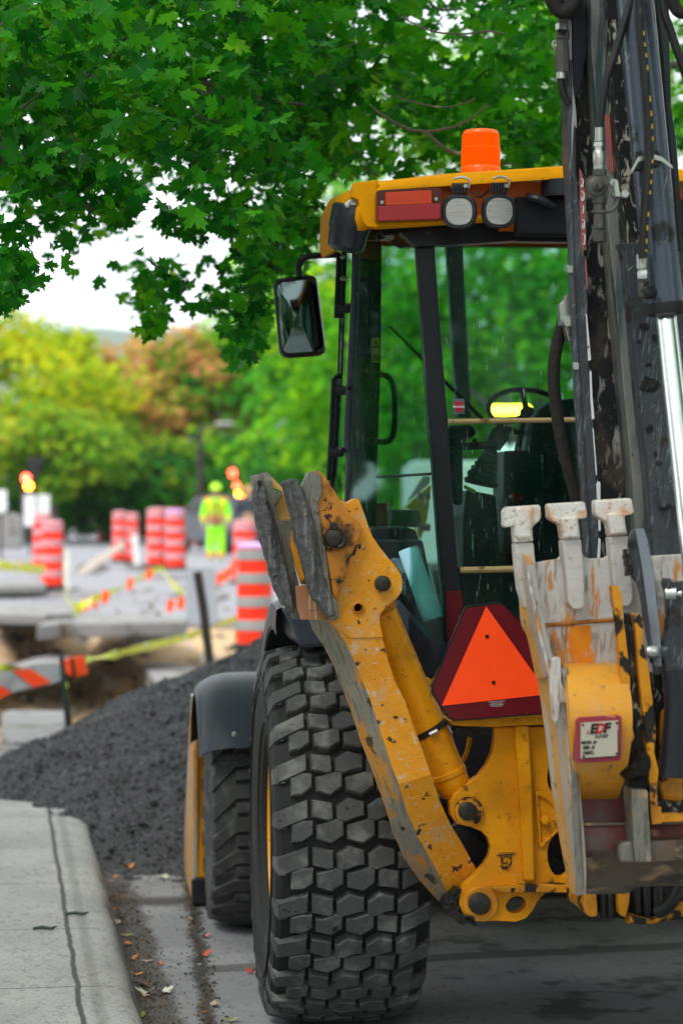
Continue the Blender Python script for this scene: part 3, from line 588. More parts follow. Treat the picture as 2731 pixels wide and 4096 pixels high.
# cab interior
IN = node('interior', BH)
sw = on('C', 1278, 1262, .62); a = (UP*.80 + NF*.60).normalized(); u = RX; w = a.cross(u)
mb = MB(); pts = arc(sw, u, w, .150, 0, 2*PI, 40)
mb.tube(pts, .0105, 8, caps=False)
for t in (90, 215, 325): mb.tube([sw - a*.02, sw + (u*math.cos(math.radians(t)) + w*math.sin(math.radians(t)))*.150], [.014,.009], 8)
mb.lathe([(-.04,.03),(.0,.03),(.01,.02),(.01,0)], sw, a, 20); mb.tube([sw-a*.02, sw-a*.35+FW*.1], .025, 10)
mb.build('steering_wheel', M['ink'], IN, smooth=True)
def soft(c, sx, sy, sz, name, mt, par, bev=.04): return MB().box(c, sx, sy, sz).build(name, mt, par, bevel=bev)
se = VM.inverted() @ on('C', 1500, 1400, .25)
sp = [(1.02,1.55),(1.0,2.0),(1.04,2.25),(1.10,2.33),(1.35,2.36),(1.45,2.28),(1.5,2.0),(1.48,1.55)]
MB().plate([vf(a_-.18, .42-(b_-1.55)*.12, b_) for a_, b_ in [(x-.10,z-.14) for x, z in sp]], FW*.14).build('seat_backrest', M['interior'], IN, bevel=.03)
soft(vf(1.05,.6,1.40), .5,.5,.14,'seat_cushion', M['interior'], IN)
q = lambda z,x,y,d: VM.inverted() @ on(z,x,y,d)
def face(name, z, pts, d, th, mt='interior', bev=.012): return MB().plate(ons(z, pts, d), FW*th).build(name, M[mt], IN, bevel=bev)
face('lever_console', 'R', [(700,640),(720,450),(930,490),(960,900),(960,1330),(700,1330)], .02, .30)
face('side_console', 'R', [(600,0),(770,0),(800,60),(700,130),(700,560),(640,560),(600,300)], -.20, .05, 'interior')
face('control_tower', 'R', [(985,180),(1230,172),(1262,200),(1262,900),(985,900)], .1, .25)
face('rear_floor_panel', 'R', [(560,1010),(1568,980),(1568,1568),(560,1568)], -.05, .5)
face('lower_bulkhead', 'R', [(930,560),(1568,560),(1568,1100),(930,1100)], .35, .04)
face('left_console', 'E', [(830,500),(850,483),(1060,483),(1115,500),(1180,700),(1280,1180),(1280,1290),(830,900)], .0, .4)
face('bag_tray', 'E', [(835,560),(1160,560),(1290,1180),(1290,1290),(830,880)], -.12, .1)
# gear lever boots
for (z, pts, nm) in (('R', [(880,150),(880,250),(850,330),(830,420)], 'lever_boot'),):
    P = [on('R', x, y, -.12) for x, y in [(905,150),(885,210),(862,280),(835,350),(818,430)]]
    mb = MB(); path = []; rs = []
    for i in range(len(P)-1):
        for k in range(8):
            t = k/8; path.append(P[i].lerp(P[i+1], t)); base = .018 + .048*((i+t)/4); rs.append(base*(1.0 if k % 4 < 2 else .90))
    mb.tube(path, rs, 16); mb.build(nm, M['grey_plastic'], IN, smooth=True, angle=60)
MB().tube([on('R',905,150,-.12), on('R',960,60,-.12), on('R',985,20,-.12)], [.03,.035,.02], 10).build('lever_knob', M['ink'], IN, smooth=True)
MB().tube([on('R',700,150,-.15), on('R',930,135,-.15)], .014, 10).build('arm_rest', M['interior'], IN, smooth=True)
for x, y in ((616,74),(780,104),(626,174)): MB().lathe([(0,.009),(-.006,.008),(-.006,0)], on('R',x,y,-.21), FW, 10).build('screw', M['pin'], IN, smooth=True)
MB().plate(ons('R',[(706,415),(790,455),(780,478),(706,440)], -.0), FW*.01).build('console_label', M['label_yellow'], IN)
MB().lathe([(0,.02),(-.04,.02),(-.05,.012),(-.05,0)], on('R',1060,510,.05), FW, 12).build('red_knob', M['lens_red'], IN, smooth=True)
# lights and arm seen through the cab
MB().box(on('E',906,405,.56)+FW*.0, .042,.04,.088).build('door_side_lamp', M['lens_red'], IN, bevel=.006)
MB().tube([on('E',940,425,.7), on('E',1120,430,.75)], .034, 16).build('round_housing', M['interior_grey'], IN, smooth=True)
MB().plate(ons('E',[(1055,360),(1100,310),(1215,215),(1190,430),(1150,560),(1130,520),(1128,380)], 1.5), FW*.12).build('loader_frame', mat('bright_yellow_arm',(.75,.6,.03),.4,layers=[SPECK]), IN, bevel=.01)
MB().plate(ons('E',[(1062,322),(1165,165),(1205,165),(1205,205),(1110,290)], 1.46), FW*.03).build('arm_guard', M['white_paint'], IN)
for y in (290, 487): MB().tube([on('E',1128,y,1.4), on('E',1205,y-2,1.4)], .016, 10).build('arm_pin', M['zinc'], IN, smooth=True)

# ---- rear mudguard and body side
def guard(mir):
    c = vf(0, 0, TR); rows = []
    for i in range(15):
        a = math.radians(78 + 75*i/14)
        rows.append([wheel_point(c, l, r, a) for l, r in ((-.225,.72),(-.222,.80),(-.18,.825),(.22,.83))])
    mb = MB().strip(rows); mb.strip([[c + (p-c)*.985 for p in r][::-1] for r in rows]); return mb.build('rear_mudguard', M['black_frame'], BH, smooth=True, angle=45, mir=mir)
guard(False); guard(True)
def body_side():
    mb = MB()
    a = ons('E', [(283,985),(460,985),(900,985),(1012,930),(1292,1290),(1225,1452),(1130,1360),(1000,1240),(540,1235),(412,1246),(368,1190),(345,1110)], -.30)
    mb.plate(a, FW*.5); return mb
both(body_side, 'rear_fender', M['fender'], BH, bevel=.015)
# ================================================================ STABILISER LEG
def circ(z, x, y, r, d, n=24): return [on(z, x + r*math.cos(2*PI*k/n), y + r*math.sin(2*PI*k/n), d) for k in range(n)]
def rad(z, r, d): return r*ZW[z][2]/FP*(8.5+d)
def pin(z, x, y, r, d, name, par, th=.03, mt='pin', ch=.15):
    R = rad(z, r, d); return MB().lathe([(th,R),(0,R),(-R*ch*.6,R*(1-ch)),(-R*ch*.6,R*.12),(-R*ch*.3,R*.10),(-R*ch*.3,0)], on(z, x, y, d), FW, 32).build(name, M[mt], par, smooth=True, angle=35)
def jag(P, a, n=3):
    out = []
    for i, p in enumerate(P):
        q = P[(i+1) % len(P)]
        for k in range(n): out.append(p.lerp(q, k/n) + RX*random.uniform(-a, a)*(k > 0) + UP*random.uniform(-a, a)*(k > 0))
    return out
ST = node('stabiliser', BH)
# long arm: left edge, front edge, right edge at matching stations (K window)
KL = [(497,-40),(520,30),(580,120),(640,232),(682,345),(740,492),(800,680),(880,890),(950,1080),(990,1220),(1060,1380),(1150,1510),(1240,1610),(1330,1690)]
KM = [(600,-40),(652,20),(700,90),(740,170),(782,262),(850,430),(905,600),(960,770),(1020,940),(1075,1110),(1130,1240),(1220,1400),(1290,1540),(1345,1640)]
KR = [(905,-40),(915,30),(940,120),(965,220),(1000,330),(1062,450),(1120,620),(1165,740),(1215,880),(1262,1030),(1330,1180),(1395,1285),(1480,1440),(1500,1560)]
d0 = -.95
rows = []
for i_, (l, m, r) in enumerate(zip(KL, KM, KR)):
    d0 = -.95 + .19*max(0, (i_-8)/5)
    pl = on('K', *l, d0+.10); pm = on('K', *m, d0); pr = on('K', *r, d0)
    rows.append([pl, pl+FW*.02, pr+FW*.13, pr, pm])
d0 = -.95
mb = MB()
vs = [p for r in rows for p in r]; n5 = 5; fs = []; ms = []
for i in range(len(rows)-1):
    for k in range(5): mb.add([rows[i][k], rows[i][(k+1)%5], rows[i+1][(k+1)%5], rows[i+1][k]], [(0,1,2,3)], 1 if k == 4 else 0)
mb.ends(rows[0], rows[-1])
arm = mb.build('stabiliser_arm', [M['yellow_worn'], M['arm_steel']], ST, smooth=True, angle=20, bevel=.0025)
arm.name = 'stabiliser_arm'
hole = circ('E', 755, 990, 26, d0-.006, 20)
head = ons('E', [(560,640),(600,420),(640,312),(668,322),(700,326),(738,302),(762,312),(785,372),(822,480),(845,540),(884,600),(935,665),(995,735),(1024,780),(1036,830),(1030,885),(1005,925),(975,952),(935,985),(903,1020),(892,1050),(897,1110),(915,1175),(700,1180),(600,1100),(560,900)], d0-.006)
MB().plate(head, FW*.10, holes=[hole]).build('pivot_plate', M['yellow_worn'], arm, bevel=.003)
rr = rad('E',30,d0)
MB().lathe([(.02,rr*1.35),(-.008,rr*1.3),(-.011,rr*1.0),(-.008,rr*.88),(.05,rr*.88)], on('E',755,990,d0-.006), FW, 24).build('bush', M['yellow_dirty'], arm, smooth=True)
MB().lathe([(.05,rr*.9),(.05,0)], on('E',755,990,d0), FW, 20).build('bore', M['grease'], arm)
pin('E', 912, 838, 50, d0-.035, 'pivot_pin', arm)
# foot: bracket, flanges, rubber pads
FT = node('stabiliser_foot', ST)
MB().plate(ons('E', [(515,128),(560,185),(640,308),(712,410),(768,458),(786,508),(745,590),(702,690),(690,748),(660,840),(622,915),(606,960),(585,820),(540,560),(490,330),(470,200)], d0-.05), FW*.022).build('pad_bracket', M['pad_bracket'], FT, bevel=.003)
MB().plate(ons('E', [(440,140),(500,128),(524,150),(530,280),(505,330),(540,600),(560,690),(585,900),(632,960),(640,1050),(605,1076),(560,1040),(540,870),(500,600),(455,380),(400,230)], d0-.065), FW*.05).build('pad_flange', M['steel_worn'], FT, bevel=.004)
MB().plate(ons('E', [(85,160),(185,138),(205,152),(222,205),(212,240),(240,258),(275,252),(283,268),(240,330),(232,345),(255,440),(335,445),(345,520),(330,600),(355,720),(385,830),(400,1062),(350,1060),(300,900),(200,500),(110,300)], d0+.06), FW*.05).build('pad_flange', M['steel_worn'], FT, bevel=.004)
MB().plate(ons('E', [(212,165),(285,240),(330,300),(345,440),(258,442),(232,345),(282,270),(275,255),(212,232)], d0+.09), FW*.02).build('flange_face', mat('fresh_orange_steel',(.70,.38,.12),.4,layers=[SPECK]), FT, bevel=.002)
MB().plate(ons('E', [(362,855),(440,845),(560,985),(600,1070),(400,1064),(372,1000)], d0-.02), FW*.04).build('cross_plate', mat('rusty_brown_plate',(.34,.15,.07),.55,layers=[scr((.5,.35,.22),12,.55,(0,0,0)),SPECK]), FT, bevel=.003)
MB().plate(ons('E', [(340,500),(330,600),(360,720),(400,845),(432,842),(400,700),(350,560)], d0+.02), FW*.03).build('spacer', M['yellow_dirty'], FT, bevel=.003)
def rubber_pad(pts, d, th, seed):
    P = ons('E', pts, d); R = random.Random(seed); n = len(P)//2
    left = P[:n]; right = P[n:][::-1]; rows = []
    seg = 10; m = 34
    def lerpline(L, t):
        x = t*(len(L)-1); i = min(int(x), len(L)-2); return L[i].lerp(L[i+1], x-i)
    for i in range(m):
        t = i/(m-1); a = lerpline(left, t); b = lerpline(right, t)
        row = []
        for k in range(seg+1):
            s = k/seg; p = a.lerp(b, s); bulge = math.sin(PI*min(max(s,0),1))**.35
            nz = R.uniform(-.003,.003) + .010*math.sin(9*t+5*s+seed) * (s > .3)
            edge = (k in (0, seg)); ex = R.uniform(-.003,.003) if edge or True else 0
            row.append(p + NF*(th*bulge*.6 + nz*.8) + RX*ex*(1 if 0 < t < 1 else 0) + UP*R.uniform(-.002,.002))
        back = [q + FW*(th + .02) for q in (row[-1], row[0])]
        rows.append(row + back)
    mb = MB().strip(rows, 0, close=True); mb.ends(rows[0], rows[-1])
    o = mb.build('rubber_pad', M['pad_rubber'], FT, smooth=True, angle=50)
    o.modifiers.new('sub','SUBSURF').levels = 2; o.modifiers['sub'].render_levels = 2
    tx = bpy.data.textures.new('tear', 'CLOUDS'); tx.noise_scale = .02
    dm = o.modifiers.new('tear','DISPLACE'); dm.texture = tx; dm.strength = .006; dm.mid_level = .5
    return o
rubber_pad([(268,192),(310,330),(348,500),(395,690),(432,830),(458,930),(500,968),(560,1050), (612,1040),(585,900),(545,790),(520,660),(498,500),(450,340),(405,240),(372,172)], d0-.09, .05, 1)
rubber_pad([(112,190),(92,320),(118,470),(150,600),(180,710),(215,850),(262,950),(335,1030), (350,990),(340,880),(318,760),(290,640),(262,520),(225,380),(190,290),(160,185)], d0-.0, .05, 2)
w = on('E', 605, 555, d0-.05); R1 = rad('E', 78, d0)
MB().lathe([(0,R1),(-.008,R1),(-.012,R1*.9),(-.012,R1*.7)], w, FW, 32).build('washer', M['pad_bracket'], FT, smooth=True)
pin('E', 606, 553, 52, d0-.10, 'foot_pin', FT, .06)
R2 = rad('E', 24, d0); w2 = on('E', 608, 478, d0-.08); MB().lathe([(.03,R2),(0,R2),(-.004,R2*.8),(-.004,0)], w2, FW, 16).build('keeper_bolt', M['pin'], FT, smooth=True)
MB().tube(arc(w + NF*.05, RX, UP, R1*.72, math.radians(-70), math.radians(20), 6), .008, 8).build('keeper_ring', M['pin'], FT, smooth=True)
# ram
ca, cb = on('K', 912, -70, d0+.17), on('K', 1352, 960, d0+.17); ax = (cb-ca).normalized(); L = (cb-ca).length
RM = MB().lathe([(0,.0),(0,.052),(L*.01,.056),(L*.90,.056),(L*.905,.060),(L*.93,.060),(L*.935,.056),(L,.055),(L+.02,.045),(L+.02,0)], ca, ax, 36).build('stabiliser_ram', M['yellow'], ST, smooth=True, angle=30)
for t, r in ((.0,.058),): MB().lathe([(0,r*.9),(0,r),(.02,r),(.02,r*.9)], ca-ax*.02, ax, 32).build('ram_gland', M['yellow_dirty'], RM, smooth=True)
k0 = ca + ax*(L*.665); MB().lathe([(-.010,.0565),(-.010,.060),(.010,.060),(.010,.0565)], k0, (ax+UP*.25).normalized(), 32).build('hose_clamp', M['hose'], RM, smooth=True)
cl = on('K', 1232, 632, d0+.10); MB().tube([on('K',1205,645,d0+.105), on('K',1252,622,d0+.10)], .007, 8).build('clamp_screw', M['zinc'], RM, smooth=True)
MB().tube(smooth_path([on('K',1215,350,d0+.26), on('K',1262,560,d0+.25), on('K',1320,700,d0+.25), on('K',1400,880,d0+.23)],4), .010, 8).build('ram_hose', M['hose'], ST, smooth=True)
MB().tube([on('H',180,835,d0+.15), on('H',220,850,d0+.15)], .014, 6).build('hose_fitting', M['zinc_dirty'], ST)
MB().plate(ons('K', [(1200,80),(1345,110),(1375,300),(1290,300),(1240,200)], d0+.1), FW*.001).build('ram_fold', M['black_frame'], ST)

# ================================================================ REAR FRAME
RFm = node('rear_frame', BH); dF = -.85
bpts = [(388,485),(386,560),(372,645),(335,725),(285,790),(200,852),(130,905),(105,960),(108,1035),(150,1092),(230,1108),(305,1138),(345,1180),(362,1240),(352,1295),(325,1345),(268,1405),(200,1468),(165,1530),(163,1600),(190,1655),(240,1692),(300,1702),(400,1700),(520,1706),(580,1685),(625,1635),(655,1575),(720,1515),(780,1512),(1010,1500),(1010,480)]
h1 = circ('H', 778, 800, 62, dF); h1 = [on('H', 775+58*math.cos(t), 800+105*math.sin(t), dF) for t in [2*PI*k/28 for k in range(28)]]
h2 = [on('H', 800+82*math.cos(t), 1285+140*math.sin(t), dF) for t in [2*PI*k/32 for k in range(32)]]
h3 = [on('H', 520+62*math.cos(t), 1598+52*math.sin(t)-10*math.cos(t), dF) for t in [2*PI*k/24 for k in range(24)]]
fp = MB().plate(ons('H', bpts, dF), FW*.05, holes=[h1,h2,h3]).build('side_plate', M['yellow'], RFm, bevel=.003)
MB().plate(ons('H',[(1010,480),(1010,1500),(1568,1480),(1568,470)], dF), FW*.05).build('swing_plate', M['yellow'], RFm, bevel=.003)
tf = MB(); a = [on('H',x,y,dF-.03) for x,y in [(120,455),(160,440),(270,436),(420,430),(700,420),(1400,405)]]
tf.plate([on('H',118,452,dF-.04), on('H',200,440,dF-.04), on('H',420,432,dF-.04), on('H',1300,408,dF-.04), on('H',1300,442,dF-.04), on('H',520,474,dF-.04), on('H',400,482,dF-.04), on('H',180,478,dF-.04), on('H',125,470,dF-.04)], FW*.22)
tf.build('top_flange', M['yellow'], RFm, bevel=.003)
tf = MB().plate([on('H',x,y,dF-.05) for x,y in [(372,1492),(450,1482),(640,1478),(870,1470),(1300,1455),(1300,1510),(870,1522),(470,1520),(400,1510)]], FW*.20)
tf.build('bottom_flange', M['yellow_dirty'], RFm, bevel=.004)
MB().plate(ons('H',[(512,478),(602,476),(625,900),(640,1455),(572,1450),(548,1000)], dF-.035), FW*.04).build('rib', M['yellow'], RFm, bevel=.008)
tr_ = ons('H', [(640,893),(672,888),(750,948),(800,980),(790,1010),(735,955),(668,912),(655,925),(668,1000),(682,1215),(760,1140),(790,1120),(790,1135),(690,1240),(668,1240),(655,1100)], dF-.012)
MB().plate(tr_, FW*.02).build('stiffener', M['yellow'], RFm, bevel=.004)
for x, y, r in ((697,1068,32),(772,1062,30)):
    R = rad('H', r, dF); MB().lathe([(0,R),(-.010,R),(-.010,R*.8),(-.026,R*.8),(-.028,0)], on('H',x,y,dF), FW, 6).build('bolt', M['yellow'], RFm, bevel=.002)
for x, y, r, rb in ((218,1012,58,92),(290,1590,68,112)):
    Rb = rad('H', rb, dF); MB().lathe([(0,Rb),(-.014,Rb),(-.018,Rb*.95),(-.018,Rb*.6)], on('H',x+4,y,dF), FW, 36).build('boss', M['yellow_dirty'], RFm, smooth=True, angle=30)
    pin('H', x, y, r, dF-.035, 'frame_pin', RFm, .03)
# grease around the lower pin
gr = MB(); g = [on('H',x,y,dF-.01) for x,y in [(100,1540),(150,1490),(180,1500),(150,1560),(160,1640),(210,1700),(270,1712),(280,1730),(180,1725),(110,1680),(60,1600)]]
gr.plate(jag(g, .008, 3), FW*.06); gr.build('grease_seam', M['grease'], RFm, bevel=.006)
MB().plate(ons('H',[(132,485),(300,478),(300,510),(285,525),(240,548),(150,530),(132,520)], dF+.02), FW*.08).build('hanger_bush', M['grease'], RFm, bevel=.006)
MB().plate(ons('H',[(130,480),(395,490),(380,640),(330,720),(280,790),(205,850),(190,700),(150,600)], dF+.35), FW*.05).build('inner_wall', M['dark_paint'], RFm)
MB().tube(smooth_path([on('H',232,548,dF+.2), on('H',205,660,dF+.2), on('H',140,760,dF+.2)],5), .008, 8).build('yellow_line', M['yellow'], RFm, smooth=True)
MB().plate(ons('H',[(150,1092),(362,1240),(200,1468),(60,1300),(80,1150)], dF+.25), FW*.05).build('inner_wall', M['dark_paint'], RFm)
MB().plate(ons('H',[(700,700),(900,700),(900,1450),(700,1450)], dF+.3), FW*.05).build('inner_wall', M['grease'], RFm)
# tie-down symbol
sy = MB(); dd = dF-.004
def ln(pts, r=.0016): sy.tube([on('H',x,y,dd) for x,y in pts], r, 6)
ln([(398,1290),(512,1281)]); 
for k in range(6): ln([(408+k*18,1288-k*1.4),(422+k*18,1272-k*1.4)], .0013)
ln([(428,1292),(428,1335),(440,1360),(470,1358),(488,1330),(490,1285)], .0014)
sy.tube([on('H', 455+ (10+r*2.2)*math.cos(r*.55), 1322+(10+r*2.2)*math.sin(r*.55), dd) for r in range(0,16)], .0018, 6)
ln([(420,1350),(440,1370),(475,1375)], .0018); ln([(430,1372),(470,1362)], .0018)
sy.build('tie_down_symbol', M['ink'], RFm)
# ---- slow vehicle sign
SG = node('slow_vehicle_sign', BH); dS = -.93
hexo = ons('T', [(1067,1392),(1150,1381),(1182,1412),(1291,1570),(1296,1622),(1285,1638),(1040,1656),(1028,1650),(990,1592),(991,1575)], dS)
hc = sum(hexo, Vector())/len(hexo)
def rnd(P, r=.25, n=3):
    out = []
    for i, p in enumerate(P):
        a = P[i-1]; b = P[(i+1)%len(P)]; L = min((a-p).length,(b-p).length,.05)*r
        u = (a-p).normalized()*L; v = (b-p).normalized()*L
        for k in range(n+1): t = k/n; out.append(p + u*(1-t)**2 + v*t*t)
    return out
HX = rnd(hexo)
MB().plate([hc+(p-hc)*1.0 for p in HX], FW*.012).build('rim', M['black_frame'], SG, bevel=.003)
MB().plate([hc+(p-hc)*.968+NF*.003 for p in HX], FW*.006).build('red_border', M['sign_red'], SG)
tri = ons('T', [(1116,1393),(1224,1545),(1268,1592),(1262,1594),(1014,1621)], dS-.006)
hs = [circ('T',1118,1462,5,dS-.006,12), circ('T',1133,1568,5,dS-.006,12)]
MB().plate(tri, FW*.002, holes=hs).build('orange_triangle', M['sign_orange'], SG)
for x, y in ((1118,1462),(1133,1568)): MB().lathe([(0,.006),(-.003,.006),(-.003,.0035),(.0,.003)], on('T',x,y,dS-.007), FW, 14).build('rivet', M['pin'], SG, smooth=True)
for i, (tx, sz) in enumerate((('TRIAD PRODUCTS COMPANY',.0042),('HASTINGS, NE USA',.0042),('CERTIFIED COMPLIANCE',.0042),('WITH ASABE S276.7',.0042))):
    text(tx, on('T',1140,1611+i*3.6,dS-.0045), sz, M['white_paint'], SG, right=(RX+UP*.06), name='maker_label', ext=.0002)

# ================================================================ BOOM
BO = node('boom', BH); dB = -1.30
def loft(name, z, left, right, d, th, mt, par, z2=None, bevel=.004, tilt=0):
    P = [on(z if len(p) == 2 else p[2], p[0], p[1], d) for p in left] + [on(z if len(p) == 2 else p[2], p[0], p[1], d) for p in right[::-1]]
    return MB().plate(P, FW*th).build(name, M[mt], par, bevel=bevel)
loft('boom_plate', 'F', [(318,-640,'L'),(322,700,'L'),(330,1480,'L'),(345,1640,'L'),(712,0),(722,500),(745,900),(775,1400),(800,1800),(830,2300),(845,2700)], [(362,-640,'L'),(365,560,'L'),(392,1050,'L'),(400,1600,'L'),(790,0),(822,300),(828,900),(868,1380),(892,1900),(912,2352),(925,2700)], dB, .10, 'boom_paint', BO)
mb = MB().tube([on('L',345,1660,dB+.0), on('F',690,0,dB), on('F',712,500,dB), on('F',738,1000,dB), on('F',770,1500,dB), on('F',800,2000,dB), on('F',818,2352,dB), on('F',825,2600,dB)], .009, 8); mb.build('boom_pipe', M['boom_paint'], BO, smooth=True)
loft('boom_inner_edge', 'L', [(365,-640),(368,500),(382,1000),(395,1060)], [(505,-640),(505,500),(440,860),(400,940)], dB+.02, .10, 'dark_paint', BO)
loft('boom_web', 'F', [(395,-640,'L'),(400,880,'L'),(405,1600,'L'),(790,0),(820,400),(835,900),(868,1380),(895,1950),(905,2700)], [(600,-640,'L'),(600,800,'L'),(690,1650,'L'),(1010,0),(1050,500),(1100,1100),(1170,1800),(1200,2352),(1210,2700)], dB+.09, .06, 'boom_dark', BO)
loft('boom_flange', 'F', [(536,-640,'L'),(545,450,'L'),(585,960,'L'),(640,1500,'L'),(690,2000,'L'),(1000,0),(1045,500),(1100,1100),(1170,1800),(1190,2200),(1195,2600)], [(712,-640,'L'),(700,560,'L'),(745,1200,'L'),(800,1750,'L'),(860,2352,'L'),(1195,900),(1255,1500),(1300,2100),(1330,2600)], dB-.03, .12, 'boom_flange', BO)
MB().plate([on('L',x,y,dB-.034) for x,y in [(672,1070),(720,1080),(752,1350),(775,1560),(745,1640),(700,1580),(685,1300)]], FW*.004).build('faded_decal', M['decal_red'], BO)
# decals on the narrow side
for k, pts in enumerate(([(804,500),(812,500),(842,820),(845,860),(822,870),(818,760)], [(832,925),(848,950),(856,1150),(872,1320),(852,1330),(840,1150)], [(857,1395),(865,1400),(893,1760),(884,1768)], [(886,1830),(894,1832),(902,1950),(892,1960)])):
    MB().plate(ons('F', pts, dB-.004), FW*.003).build('decal_letter', M['decal_white'], BO)
for k, pts in enumerate(([(893,45),(918,58),(920,435),(905,440)], [(905,490),(920,505),(915,650),(893,650)])):
    MB().plate(ons('G', pts, dB-.004), FW*.003).build('decal_letter', M['decal_white'], BO)
for pts in ([(770,0),(786,0),(785,70),(778,68)], [(795,40),(806,60),(820,250),(822,320),(812,300),(800,180)]):
    MB().plate(ons('F', pts, dB-.004), FW*.003).build('decal_letter', M['decal_red'], BO)
mb = MB().plate(ons('L',[(435,1580),(465,1640),(488,1820),(500,2352),(455,2352),(440,2000)], dB-.004), FW*.003); mb.build('decal_panel', M['decal_red'], BO)
for pts in ([(452,1680),(470,1700),(462,1760),(450,1740)], [(455,1800),(474,1815),(478,1870),(462,1890),(456,1850)], [(460,1935),(475,1960),(468,2010)], [(462,2070),(482,2080),(478,2150),(464,2140),(470,2100)], [(466,2200),(486,2215),(484,2290),(468,2300)]):
    MB().tube(smooth_path([on('L',x,y,dB-.006) for x,y in pts],3), .0020, 6).build('decal_letter', M['decal_white'], BO)
for pts in ([(322,180),(362,200),(364,560),(345,560),(330,700),(322,690)], [(365,560),(374,820),(405,1060),(408,1210),(385,1170),(372,1340),(364,1500),(360,1200),(372,900)]):
    MB().plate([on('L',x,y,dB-.004) for x,y in pts], FW*.003).build('decal_stripe', mat('silver_decal',(.30,.31,.33),.4) if 'sd' not in M else M['sd'], BO)
for x, y in ((655,150),(702,910)):
    MB().plate(ons('F',[(x,y-30),(x+50,y-28),(x+50,y+30),(x+8,y+28)], dB-.02), FW*.02).build('pipe_clip', M['zinc'], BO, bevel=.002)
# sleeve hose in front of the window with its swivel
MB().tube(smooth_path([on('F',x,y,dB+.12) for x,y in [(640,440),(612,620),(568,800),(552,1000),(578,1280),(628,1560),(680,1760),(725,1930),(760,2100)]],5), rad('F',50,dB+.1), 12).build('sleeved_hose', M['sleeve'], BO, smooth=True)
MB().plate(ons('F',[(598,425),(632,400),(650,348),(705,350),(720,500),(715,715),(672,715),(645,600),(610,585)], dB+.04), FW*.05).build('hose_bracket', M['zinc'], BO, bevel=.006)
MB().lathe([(0,.018),(-.02,.018),(-.02,0)], on('F',662,560,dB+.03), FW, 6).build('bolt', M['zinc'], BO)
# left top: hose bundle, line, clamps, eye
mb = MB()
for k in range(5):
    mb.tube(smooth_path([on('L',150+k*18,-80-k*10,dB-.1+k*.02), on('L',185+k*12,30,dB-.1+k*.02), on('L',250+k*8,110-k*4,dB-.1+k*.02), on('L',330+k*10,105-k*18,dB-.1+k*.02), on('L',400+k*8,20-k*22,dB-.1+k*.02), on('L',430,-80,dB-.1)],4), .020, 10)
mb.build('hose_bundle', M['sleeve'], BO, smooth=True)
MB().tube(smooth_path([on('L',x,y,dB-.0) for x,y in [(278,170),(282,370),(270,560),(260,700),(275,860),(335,980)]],4), .0115, 10).build('side_hose', M['hose'], BO, smooth=True)
MB().lathe([(0,.016),(.045,.016),(.045,.021),(.07,.021),(.07,.017),(.12,.022),(.17,.022)], on('L',276,150,dB), -UP, 8).build('hose_fitting', M['zinc_dirty'], BO)
MB().lathe([(0,.0195),(.018,.0195)], on('L',270,225,dB-.0), -UP, 6).build('hose_nut', M['zinc'], BO)
MB().lathe([(0,.016),(.03,.016)], on('L',262,650,dB-.0), -UP, 16).build('hose_clamp', M['zinc'], BO, smooth=True)
eye = [on('L',x,y,dB+.03) for x,y in [(172,420),(185,385),(225,366),(318,372),(318,470),(200,468)]]
MB().plate(eye, FW*.01, holes=[[on('L',225+26*math.cos(t),425+22*math.sin(t),dB+.03) for t in [2*PI*k/14 for k in range(14)]]]).build('lifting_eye', M['zinc'], BO, bevel=.001)

# ================================================================ DIPPER
DP = node('dipper', BH); dD = -1.42
loft('dipper_plate', 'F', [(1080,-60),(1115,0),(1200,900),(1250,1400),(1290,1700),(1330,2352),(1340,2700)], [(1700,-60),(1700,0),(1720,900),(1720,1400),(1720,1700),(1740,2352),(1740,2700)], dD, .12, 'boom_paint', DP)
loft('dipper_upper', 'L', [(690,-640),(735,700),(780,1300),(830,1900),(880,2352),(960,2500)], [(1090,-640),(1240,700),(1300,1300),(1370,1900),(1420,2352),(1440,2500)], dD+.02, .14, 'boom_dark', DP)
loft('dipper_edge', 'L', [(1080,-640),(1210,500),(1245,1000),(1290,1450),(1340,2000),(1370,2352)], [(1265,-640),(1285,400),(1300,1000),(1345,1300),(1380,1750),(1411,2352)], dD-.05, .2, 'dark_paint', DP)
for pts, d2 in (([(1370,1855),(1500,1850),(1510,2010),(1385,2025)], dD-.03),):
    MB().plate(ons('F', pts, d2), FW*.03).build('side_bracket', M['boom_paint'], DP, bevel=.003)
MB().lathe([(0,.008),(-.006,.008),(-.006,0)], on('F',1450,2008,dD-.03), FW, 12).build('bracket_hole', M['ink'], DP)
for x, y, w_, h_ in ((1300,1060,75,70),(1260,600,40,30),(1300,900,30,16),(1300,1400,32,36),(1350,1600,16,26),(1375,1670,26,20),(1220,720,20,14),(1345,690,26,24)):
    P = [(x + w_*math.cos(t)*random.uniform(.7,1.25), y + h_*math.sin(t)*random.uniform(.7,1.25)) for t in [2*PI*k/16 for k in range(16)]]
    MB().plate(ons('F', P, dD-.003), FW*.002).build('grease_spot', M['grease'], DP)
